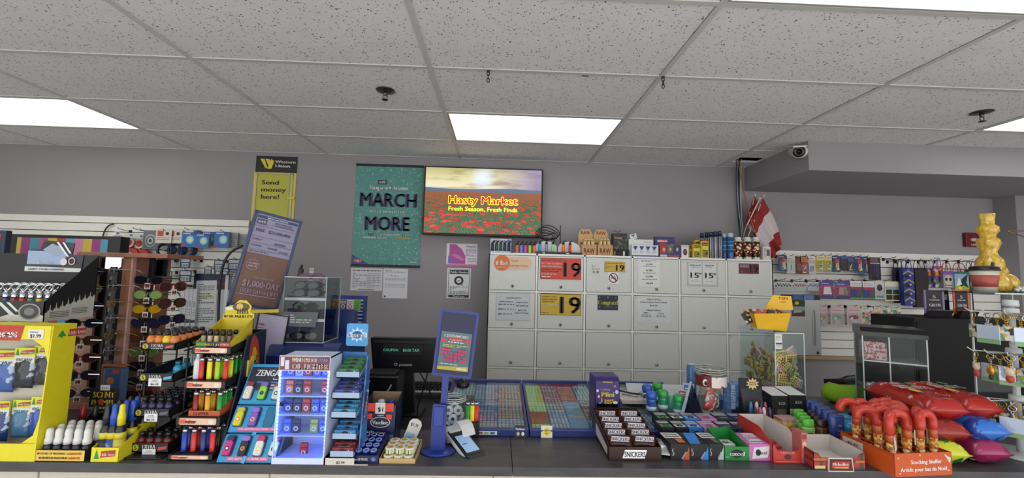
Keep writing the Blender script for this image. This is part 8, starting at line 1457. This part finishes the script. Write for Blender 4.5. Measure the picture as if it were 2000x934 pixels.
# ------------------------------------------------------------ clear ballot case with pull tickets, bucket on top
BY0 = 2.0; X0, X1, _, _ = R(1514, 700, 1572, 700, BY0); zc0 = Z; Hc = at(1543, 651, BY0).z-Z; D = .30
t = thing('clear_ticket_case', 'tall clear acrylic case full of pull tab tickets, yellow bucket on top', 'display case', (X0, BY0, Z)); w = X1-X0; G2 = GLASS()
for nm, a in (('front_pane', (0, w, 0, .003, 0, Hc)), ('side_pane', (0, .003, .003, D, 0, Hc)), ('side_pane', (w-.003, w, .003, D, 0, Hc)), ('back_pane', (.003, w-.003, D-.003, D, 0, Hc)), ('top_pane', (.003, w-.003, .003, D-.003, Hc-.003, Hc))): m = MB(); m.bx(*a, G2); m.build(nm, t)
m = MB()
for xx in (0, w-.003):
    for yy in (0, D-.003): m.bx(xx-.0005, xx+.003, yy-.0005, yy+.003, 0, Hc, ED)
    m.bx(xx-.0005, xx+.003, 0, D, Hc-.002, Hc+.001, ED); m.bx(xx, xx+.003, 0, D, Hc*.62, Hc*.62+.0015, ED) if xx == 0 else None
for yy in (-.0005, D-.003): m.bx(0, w, yy, yy+.003, Hc-.002, Hc+.001, ED)
m.bx(.003, w-.003, .003, D-.003, .10, .104, '#3a3230'); m.build('edges', t)
m = MB(); m.bx(.0, .035, -.002, -.001, Hc-.075, Hc-.005, '#d0d0cc'); m.art(.035, .07, [('r', .1, .3, .95, .42, '#3a3a3c'), ('L', .1, .5, .9, .9, 6, '#5a5a5c'), ('L', .1, .1, .9, .25, 2, '#7a7a7c')], -.002, 0, Hc-.075); m.build('notice', t)
def tick(c1, c2):
    m = MB(); m.bx(-.033, .033, -.0008, .0008, -.02, .02, c1); m.art(.066, .04, [('r', .02, .04, .98, .96, '#6a4a2c'), ('r', .04, .08, .96, .92, c1)]+[('r', .12+.14*i, .14+.26*j, .21+.14*i, .32+.26*j, c2) for i in range(5) for j in range(3)]+[('r', .82, .1, .92, .9, '#5a7a5c')], -.0008, -.033, -.02); return m
PT = [None, None]; rd = random.Random(9)
for k in range(64):
    v = 0 if rd.random() < .68 else 1; side = k % 2
    if side: x, y, r3 = X0+.008, BY0+rd.uniform(.05, D-.05), (0, rd.uniform(-.9, .9), -PI/2+rd.uniform(-.2, .2)); x += rd.uniform(.002, .02)
    else: x, y, r3 = X0+rd.uniform(.04, w-.04), BY0+.01+rd.uniform(0, .02), (0, rd.uniform(-.9, .9), rd.uniform(-.25, .25))
    z = Z+.135+.16*((k//2)/32)+rd.uniform(-.01, .01); lb = 'small printed pull tab ticket jumbled in the clear case'
    if PT[v] is None: o = one('pull_ticket', tick(['#e6d27c', '#e4dadc'][v], ['#5a3a20', '#c04050'][v]), ['cream and brown pull tab ticket jumbled in the clear case', 'white and red pull tab ticket jumbled in the clear case'][v], 'ticket', (x, y, z), group=['brown pull tab tickets in the clear case', 'red pull tab tickets in the clear case'][v], rot=r3); PT[v] = o
    else: dup(PT[v], (x, y, z), rot=r3, ks=[])
YB2 = M('#d8a818', .45); m = MB(); p = at(1513, 640, 2.04)
t = thing('yellow_bucket', 'yellow angular cardboard bin marked TSN, full of card packs, on the clear case', 'bin', (at(1535, 650, 2.06).x, 2.06, Z+Hc+.0015)); o = t.location
A = [at(x, y, Y)-o for x, y, Y in ((1473, 613, 2.03), (1545, 612, 2.03), (1536, 649, 2.05), (1479, 641, 2.05))]; B_ = [Vector((a.x*(1 if i in (1, 2) else 1)+.01, a.y+(.11 if i < 2 else .07), a.z+.008)) for i, a in enumerate(A)]
A[2].z = A[3].z = max(.0, min(A[2].z, A[3].z)); A[3].z += .012
for q_ in (2, 3): B_[q_].z = A[q_].z
m.add(A+B_, [(3, 2, 1, 0), (0, 1, 5, 4)[:0] or (4, 5, 6, 7), (1, 2, 6, 5), (0, 4, 7, 3), (3, 7, 6, 2)], YB2); m.build('bin', t)
m = MB(); h0 = A[0].z; tq = [Vector((-.03, .12, h0)), Vector((.075, .12, h0)), Vector((.06, .15, h0+.09)), Vector((.0, .15, h0+.085))]; b2 = [at(x, y, 2.14)-o for x, y in ((1495, 606), (1552, 606), (1548, 579), (1512, 577))]; m.prism([(q_.x, q_.z) for q_ in b2], .09, .093, YB2); m.txt('TSN', b2[2].x-.045, b2[2].z-.012, .014, '#a83c10', .0895, True, .05); m.txt('collect', b2[2].x-.045, b2[2].z-.03, .007, '#8a3c10', .0895, True, .04); m.build('header', t)
for k in range(9):
    c_ = ['#1a1618', '#c8a89c', '#2c2422', '#a04030', '#3c8c3c', '#b8b0a8', '#161418', '#c0903c', '#4a2c24'][k]; m = MB(); m.bx(-.03, .03, -.002, .002, 0, .06, Mspots('pk%d' % (k % 4), c_, [(.6, '#c8c0b8'), (.7, '#3a1c1c'), (.85, '#c89c50')], 90)); one('card_pack', m, 'small card pack poking out of the yellow bin, %s from left' % ORD[k], 'card pack', (o.x+A[0].x+.02+k*.0165, 2.075+.006*(k % 3), o.z+A[0].z-.045), rot=(-.2, -.5+.13*k, 0))
# white cupboard
YW = 3.42; X0, X1, Z0, Z1 = R(1509, 586, 1603, 694, YW); X0 = max(X0, cx1+.004); w = X1-X0; h = Z1-Z0
t = thing('white_wall_cupboard', 'white cupboard with a tall slot handle fixed right of the tobacco cabinet', 'cupboard', (X0, YW, Z0)); m = MB(); m.bx(0, w, 0, SY-YW-.001, 0, h, M('#b8bab8', .4), .003); m.build('cupboard_body', t)
m = MB(); m.bx(w*.8, w*.87, -.002, .001, h*.18, h*.82, '#8a8c8c'); m.bx(w*.8, w*.815, -.004, -.001, h*.18, h*.82, '#c8cac8'); m.build('slot_handle', t); m = MB(); m.lathe([(.01, 0), (.01, -.006), (.006, -.008)], M('#5a5a5c', .3, .8), (w*.9, 0, h*.05), 12, ax='y'); m.build('lock', t)
X2, X3, Z2, Z3 = R(1546, 586, 1572, 618, YW-.002); m = MB(); m.bx(0, X3-X2, -.001, 0, 0, Z3-Z2, '#3c4438'); m.art(X3-X2, Z3-Z2, [('r', 0, 0, 1, .2, '#5a4030'), ('r', 0, .35, 1, .6, '#8a94a0'), ('r', 0, .6, 1, 1, '#2c3a20'), ('e', .4, .8, .15, .1, '#c8b83c'), ('p', [(.1, .2), (.8, .25), (.7, .4), (.2, .38)], '#b8a898')], -.001, 0); one('photo_print', m, 'small landscape print stuck on the white cupboard', 'print', (X2, YW-.001, Z2))
for k, (a, b_, c_) in enumerate([(1548, 1568, '#3c5488'), (1570, 1590, '#5c74a8'), (1590, 1602, '#16182c')]): pprod('flat_box', '%s flat box lying on the white cupboard' % ['dark blue', 'blue', 'black'][k], 'box', a, 577, b_, 586, YW+.04, c_, [], z=Z0+h, D=.15)
# ------------------------------------------------------------ black cabinet, display boxes on it
XB = at(1820, 700, 2.35).x; YBk = Yx(1725, 640, XB); ZB = at(1820, 625, 2.35).z
t = thing('black_cabinet', 'tall plain black cabinet standing behind the counter at right', 'cabinet', (XB, 2.44, 0)); BC_ = M('#070708', .8); m = MB(); m.bx(0, .70, 0, YBk-2.35, .02, ZB, BC_, .003); m.build('cabinet_body', t); m = MB(); m.bx(.01, .69, -.006, -.0005, .04, ZB-.02, BC_, .002); m.build('door', t); m = MB(); m.bx(.0, .7, .02, .3, 0, .02, BC_); m.build('plinth', t)
for k, (a, b_, y0, y1, c_, c2, nm) in enumerate([(1806, 1844, 567, 616, '#7a6c9c', '#c0b4cc', 'lilac'), (1863, 1893, 567, 618, '#c8581c', '#d88c50', 'orange')]):
    Yq = 2.50; X0, X1, _, Z1 = R(a, y0, b_, y1, Yq); w = (X1-X0)/2; H = Z1-ZB-.001
    t = thing('counter_display_box', '%s edged black 5 gram display box on the black cabinet' % nm, 'display box', ((X0+X1)/2+.0, Yq, ZB+.001)); m = MB(); m.bx(-w, w, .0, .006, 0, H, M(c_, .4)); m.art(2*w, H, [('r', .08, .2, .92, .96, '#17121a'), ('t', '5', .5, .76, .12, W_, .14), ('t', 'SESSIONS', .5, .64, .05, W_, .5), ('t', 'GREEN', .5, .46, .11, W_, .56), ('t', 'GREEN GUMMIES', .5, .28, .06, c2, .7)], 0, -w); m.build('front_panel', t)
    m = MB(); m.prism([(0, 0), (0, H*.12), (-.05, H*.3), (-.055, H*.28), (-.03, 0)], -w*1.15, w*1.0, '#1a141c', 'x'); m.build('folded_lip', t); m = MB(); m.bx(-w, w, .006, .09, 0, .003, '#17141a'); m.bx(w, w+.003, 0, .09, 0, H, M(c_, .4)); m.prism([(w+.004, 0), (w+.09, 0), (w+.085, H*1.02), (w+.004, H)], .05, .053, '#0f0f12'); m.txt('SCREEN', w+.045, H*.8, .016, W_, .0495, True, .06); m.txt('FILTERS', w+.045, H*.7, .016, W_, .0495, True, .06); m.build('side_panel', t)
# ------------------------------------------------------------ clear shelf with cup and vase
Ys = 1.88; X0, X1, _, _ = R(1903, 574, 2040, 578, Ys); ZS = at(1925, 571, Ys).z; t = thing('clear_shelf_case', 'tall clear acrylic shelf case at the right edge, cup and vase on top', 'display case', (X0, Ys-.08, Z)); w = X1-X0
m = MB(); m.bx(0, w, 0, .3, ZS-Z-.006, ZS-Z, M('#b8bec2', .1, 0, 'glass')); m.bx(0, w, -.002, .002, ZS-Z-.006, ZS-Z, ED); m.build('shelf', t); m = MB()
for xx in (.12, w-.006): m.bx(xx, xx+.006, .2, .206, 0, ZS-Z-.006, ED)
m.build('support', t); m = MB(); m.bx(.12, w, .2, .204, 0, .25, GLASS()); m.bx(.12, w, .16, .26, 0, .004, GLASS()); m.build('back_pane', t)
cx_ = at(1923, 545, Ys).x; r_ = .052; H = at(1923, 521, Ys).z-ZS
t = thing('coffee_cup', 'white travel coffee cup with red sleeve and black lid', 'cup', (cx_, Ys, ZS+.001)); m = MB(); m.lathe([(r_*.72, 0), (r_*.95, H*.84)], M('#c4beb0', .4), n=24); m.build('cup_body', t); m = MB(); m.lathe([(r_*.775, H*.2), (r_*.91, H*.66)], M('#a04c44', .5), n=24); m.build('sleeve', t); m = MB(); m.lathe([(r_*1.0, H*.83), (r_*1.02, H*.88), (r_*.96, H*.9), (r_*.94, H*.97), (r_*.85, H), (.01, H)], M('#121214', .4), n=24); m.build('lid', t)
m = MB(); m.bx(-.006, .006, -.004, .004, 0, .055, '#1c2030', .002); one('vape_pen', m, 'small dark blue stick leaning behind the cup lid', 'stick', (at(1934, 521, Ys+.07).x, Ys+.072, ZS+.001), rot=(0, .12, 0)); bpy.data.objects['vape_pen'].scale = (1, 1, 2.6)
VG = bpy.data.materials.new('mat_amber_glass'); VG.use_nodes = True; b = VG.node_tree.nodes['Principled BSDF']; b.inputs['Base Color'].default_value = (*rgb('#c89c1c'), 1); b.inputs['Roughness'].default_value = .08; b.inputs['Transmission Weight'].default_value = .25; b.inputs['Coat Weight'].default_value = .5
nn = VG.node_tree.nodes.new('ShaderNodeTexNoise'); nn.inputs['Scale'].default_value = 9; VG.node_tree.links.new(ramp(VG.node_tree, nn.outputs[0], [(.3, '#c89420'), (.55, '#e4bc38'), (.75, '#ecd880')], 'LINEAR'), b.inputs['Base Color'])
Yv = Ys+.13; vz = lambda py: at(1935, py, Yv).z-ZS-.001
t = thing('yellow_glass_vase', 'tall bulging amber yellow glass piece standing on the clear shelf', 'vase', (at(1932, 500, Yv).x, Yv, ZS+.001)); u = 2.28/1000*1.0; pr = [(20, 570), (30, 566), (32, 556), (29, 545), (24, 538), (20, 530), (24, 520), (22, 508), (15, 500), (13, 492), (17, 484), (20, 476), (18, 468), (12, 464), (14, 458), (19, 452), (18, 444), (12, 440), (12, 430), (14, 420), (13, 418), (11, 419)]
m = MB(); m.lathe([(a*Yv/823*.92, max(0, vz(y))) for a, y in pr], VG, n=24); m.build('glass_body', t); m = MB(); m.ell(.075, -.01, .045, .042, .04, .045, VG, 16); m.ell(.05, 0, .1, .032, .03, .03, VG, 14); m.build('side_bulb', t)
# ------------------------------------------------------------ acrylic case with black top
YA = 2.02; X0 = at(1686, 720, YA).x; w = .235; RA = -.55; RM = lambda x, y, z: Vector((X0, YA, 0))+Matrix.Rotation(RA, 4, 'Z') @ Vector((x, y, z)); HA = at(1742, 640, YA).z-Z; D = .20
t = thing('clear_vape_case', 'clear three level case with a black top holding glass pipes', 'display case', (X0, YA, Z), RA)
for nm, a in (('front_pane', (0, w, 0, .003, 0, HA-.04)), ('side_pane', (0, .003, .003, D, 0, HA-.04)), ('side_pane', (w-.003, w, .003, D, 0, HA-.04))): m = MB(); m.bx(*a, G2); m.build(nm, t)
m = MB(); m.prism([(-.004, HA-.04), (D, HA-.04), (D, HA), (.02, HA), (-.004, HA-.02)], -.004, w+.004, M('#0e0e10', .2), 'x'); m.build('black_top', t)
m = MB()
for xx in (0, w*.42, w-.004): m.bx(xx-.001, xx+.004, -.001, .003, 0, HA-.04, ED)
m.bx(0, .004, D-.004, D, 0, HA-.04, ED); m.build('edges', t); shA = [.006, HA*.32, HA*.64]
m = MB(); m.bx(.003, w-.003, D-.004, D, 0, HA-.04, '#26282a'); m.build('back_pane', t)
for z in shA[1:]: m = MB(); m.bx(.004, w-.004, .005, D-.006, z-.004, z-.001, M('#8a9688', .1)); m.bx(0, w, -.002, .002, z-.006, z, ED); m.build('shelf', t)
m = MB(); rw = Mspots('red_white_marbled', '#c8b8b8', [(.5, '#b03c48')], 90, tex='NOISE'); m.bx(0, w*.36, 0, .12, 0, .085, rw, .001); m.bx(w*.2, w*.35, -.001, 0, .02, .035, '#c8a8a8'); one('marbled_box', m, 'red and white marbled box on the top shelf of the clear case', 'box', RM(.01, .02, Z+shA[2]), RA)
gp = M('#c4ccc8', .05, .3)
for k in range(9): m = MB(); m.ell(0, 0, .014, .013, .013, .013, gp, 10); m.tube([(0, 0, .014), (.01, .05, .012)], .004, gp, 6); one('glass_pipe', m, 'small clear glass pipe on the middle shelf of the clear case, %s from left' % ORD[k], 'pipe', RM(.025+k*(w-.05)/8, .03+.03*(k % 2), Z+shA[1]), RA)
for k in range(3):
    m = MB(); m.tube([(-.07, 0, .014), (.07, 0, .014)], .012, ['#141416', '#141416', '#c8c8cc'][k], 10); m.tube([(-.03, -.009, .02), (.03, -.009, .02)], .003, '#c8c8cc', 6); one('vape_tube', m, '%s tube lying at the bottom of the clear case' % ['black right', 'black left', 'white'][k], 'tube', RM([.14, .085, .12][k], .04+.05*k, Z+.004), rot=(0, 0, RA+[.1, -.1, .05][k]))
for k, (z, x) in enumerate(((shA[1]+.0, .3), (.004, .24))): m = MB(); m.bx(0, .03, -.001, .0, 0, .016, '#c8502c'); one('price_sticker', m, 'small orange price sticker on the %s of the clear case' % ['middle shelf', 'bottom level'][k], 'sticker', RM(w*x, -.0025, Z+z), RA)
for k, px in enumerate((1675, 1692, 1700)): lathe_thing('cream_jar', 'dark blue cream jar behind the candy canes, %s' % ['left', 'middle', 'right'][k], 'jar', [('jar_body', [(.026, 0), (.028, .004), (.028, .075)], M('#3c4c74', .15)), ('lid', [(.03, .075), (.03, .098), (.027, .1)], '#12172c')], (at(px, 820, 1.80+.06*k).x, 1.80+.06*k, Z))
# ------------------------------------------------------------ chair with green hoodie
t = thing('office_chair', 'black office chair behind the counter with a lime hoodie over it', 'chair', (at(1705, 780, 3.1).x, 3.12, 0)); m = MB(); m.ell(0, .12, at(1690, 735, 3.2).z-.2, .26, .05, .2, BK, 20); m.build('backrest', t); m = MB(); m.bx(-.24, .24, -.32, .14, .5, .58, BK, .02); m.build('seat', t); m = MB(); m.tube([(0, .2, .55), (0, .17, .7)], .02, BK, 8); m.tube([(0, 0, .1), (0, 0, .5)], .025, BK, 8); m.build('column', t)
m = MB()
for k in range(5): a = k*2*PI/5; m.tube([(0, 0, .1), (.27*math.cos(a), .27*math.sin(a), .05)], .018, BK, 6); m.ell(.27*math.cos(a), .27*math.sin(a), .03, .03, .02, .03, BK, 8)
m.build('wheel_base', t)
for s_ in (-1, 1): m = MB(); m.tube([(s_*.25, .05, .56), (s_*.29, .05, .8), (s_*.29, -.12, .84), (s_*.27, -.24, .82)], .02, BK, 8); m.build('armrest', t)
LM = M('#84b01c', .85, 0, 'fab'); Yh = 2.27; o = at(1648, 790, Yh)
pl = [at(x, y, Yh)-o for x, y in ((1608, 765), (1613, 753), (1624, 748), (1645, 753), (1690, 754), (1712, 765), (1710, 800), (1696, 822), (1650, 822), (1634, 806), (1626, 790), (1610, 778))]
m = MB(); n = len(pl); ct_ = sum(pl, Vector())/n; vs = []; fs = []; rd = random.Random(2)
for ly, (sc, dy) in enumerate([(1, .02), (.97, -.02), (.8, -.05), (.5, -.075), (.2, -.08)]):
    for p_ in pl: vs.append(ct_+(p_-ct_)*sc+Vector((0, dy+rd.uniform(-.008, .008)*(ly > 0), 0)))
for ly in range(4):
    for i in range(n): j = (i+1) % n; fs.append((ly*n+i, ly*n+j, (ly+1)*n+j, (ly+1)*n+i))
fs.append(tuple(4*n+i for i in range(n))); fs.append(tuple(range(n))[::-1]); vs = [Vector((v.x, v.y, max(v.z, Z+.001-o.z))) for v in vs]; m.add(vs, fs, LM, True); one('green_hoodie', m, 'lime green hooded top draped over the black office chair', 'clothing', o)
# ------------------------------------------------------------ keychain spinner
WP2 = M('#b8bcbc', .35); Yk = 1.62; kx = at(1981, 700, Yk).x
t = thing('keychain_spinner', 'white keychain spinner rack at the right end of the counter', 'display rack', (kx, Yk, Z)); zt_ = at(1975, 590, Yk).z-Z; m = MB(); m.lathe([(.011, .006), (.011, zt_)], WP2, n=14)
m.build('post', t); m = MB(); m.lathe([(.1, 0), (.1, .006), (.02, .01)], WP2, n=24); m.build('base', t)
lev = [at(1975, y, Yk).z-Z for y in (612, 690, 782)]
for z in lev+[zt_-.012]:
    m = MB(); m.lathe([(.022, z-.006), (.024, z), (.022, z+.02)], WP2, n=16); m.build('hub', t)
kc = Mspots('charm_print', '#c8c4bc', [(.3, '#8a3c34'), (.45, '#3c4c7c'), (.6, '#c8a03c'), (.75, '#5a8c5c'), (.88, '#2a2428')], 80); GD = M('#b8963c', .2, .9)
KP = {}
def charm(kind):
    t = thing('keychain', 'keychain', 'keychain'); m = MB(); mt = GD if kind != 2 else chrome; m.tube([(.011*math.cos(a*PI/5), 0, -.011+.011*math.sin(a*PI/5)) for a in range(10)], .0018, mt, 5, True)
    for q_ in range(3): m.tube([(.004*math.cos(a*PI/3+q_), .003*math.sin(a*PI/3), -.026-.007*q_+.005*math.sin(a*PI/3)) for a in range(6)], .0014, mt, 5, True)
    m.build('ring', t); m = MB()
    if kind == 0: m.bx(-.022, .022, -.002, .002, -.10, -.045, kc, .0015)
    elif kind == 1: m.ell(0, 0, -.058, .014, .010, .016, M('#c8b49c', .5), 10); m.ell(0, 0, -.083, .012, .009, .016, M('#a83c30', .5), 10); m.ell(-.011, 0, -.046, .005, .004, .006, M('#c8b49c', .5), 6); m.ell(.011, 0, -.046, .005, .004, .006, M('#c8b49c', .5), 6)
    elif kind == 2: m.bx(-.034, .034, -.002, .002, -.115, -.045, M('#b8c4d8', .1, .2), .001); m.bx(-.034, .034, -.003, -.002, -.115, -.098, '#7aa070')
    else: m.ell(0, 0, -.062, .013, .008, .02, M('#c09028', .2, .7), 10); m.ell(0, 0, -.088, .008, .006, .01, M('#2c2420', .4), 8)
    m.build('charm', t); return t
n = 0
for lv, z in enumerate(lev):
    for k in range(7):
        a = PI*(.93+k*.125); L_ = .155; e = Vector((L_*math.cos(a), L_*math.sin(a), 0)); m = MB(); m.tube([(.02*math.cos(a), .02*math.sin(a), z), (e.x*.9, e.y*.9, z+.004), (e.x, e.y, z+.016)], .0022, WP2, 6); m.build('arm', t)
        for q_, f_ in enumerate((.82, .5)):
            kd = (lv*5+k*2+q_) % 4; loc = t.location+Vector((e.x*f_, e.y*f_, z-.001)); lb = 'keychain on the %s level of the white spinner, arm %s, %s' % (['top', 'middle', 'lowest'][lv], ['one', 'two', 'three', 'four', 'five', 'six', 'seven'][k], ['outer', 'inner'][q_])
            if kd in KP: dup(KP[kd], loc, lb, rz=a+PI/2+.25*q_)
            else: o = charm(kd); o.location = loc; o.rotation_euler = (0, 0, a+PI/2); o['label'] = lb; KP[kd] = o
# silver ornament and hanger at the far right edge
m = MB()
for k in range(5): m.ell(.012*k-.02, 0, .008*(k % 2), .012, .012, .012, M('#c8ccc4', .1, .4), 8)
one('glass_beads', m, 'cluster of clear glass beads right of the yellow glass piece', 'beads', (at(1990, 520, 1.95).x, 1.95, ZS+.012))
m = MB(); m.tube([(-.12, 0, 0), (0, 0, .004), (.06, 0, 0)], .003, GD, 6); m.tube([(-.12, 0, 0), (.06, .0, -.06)], .003, GD, 6); one('brass_bracket', m, 'thin brass bracket on the pilaster at the right edge', 'bracket', at(1993, 452, 3.715))
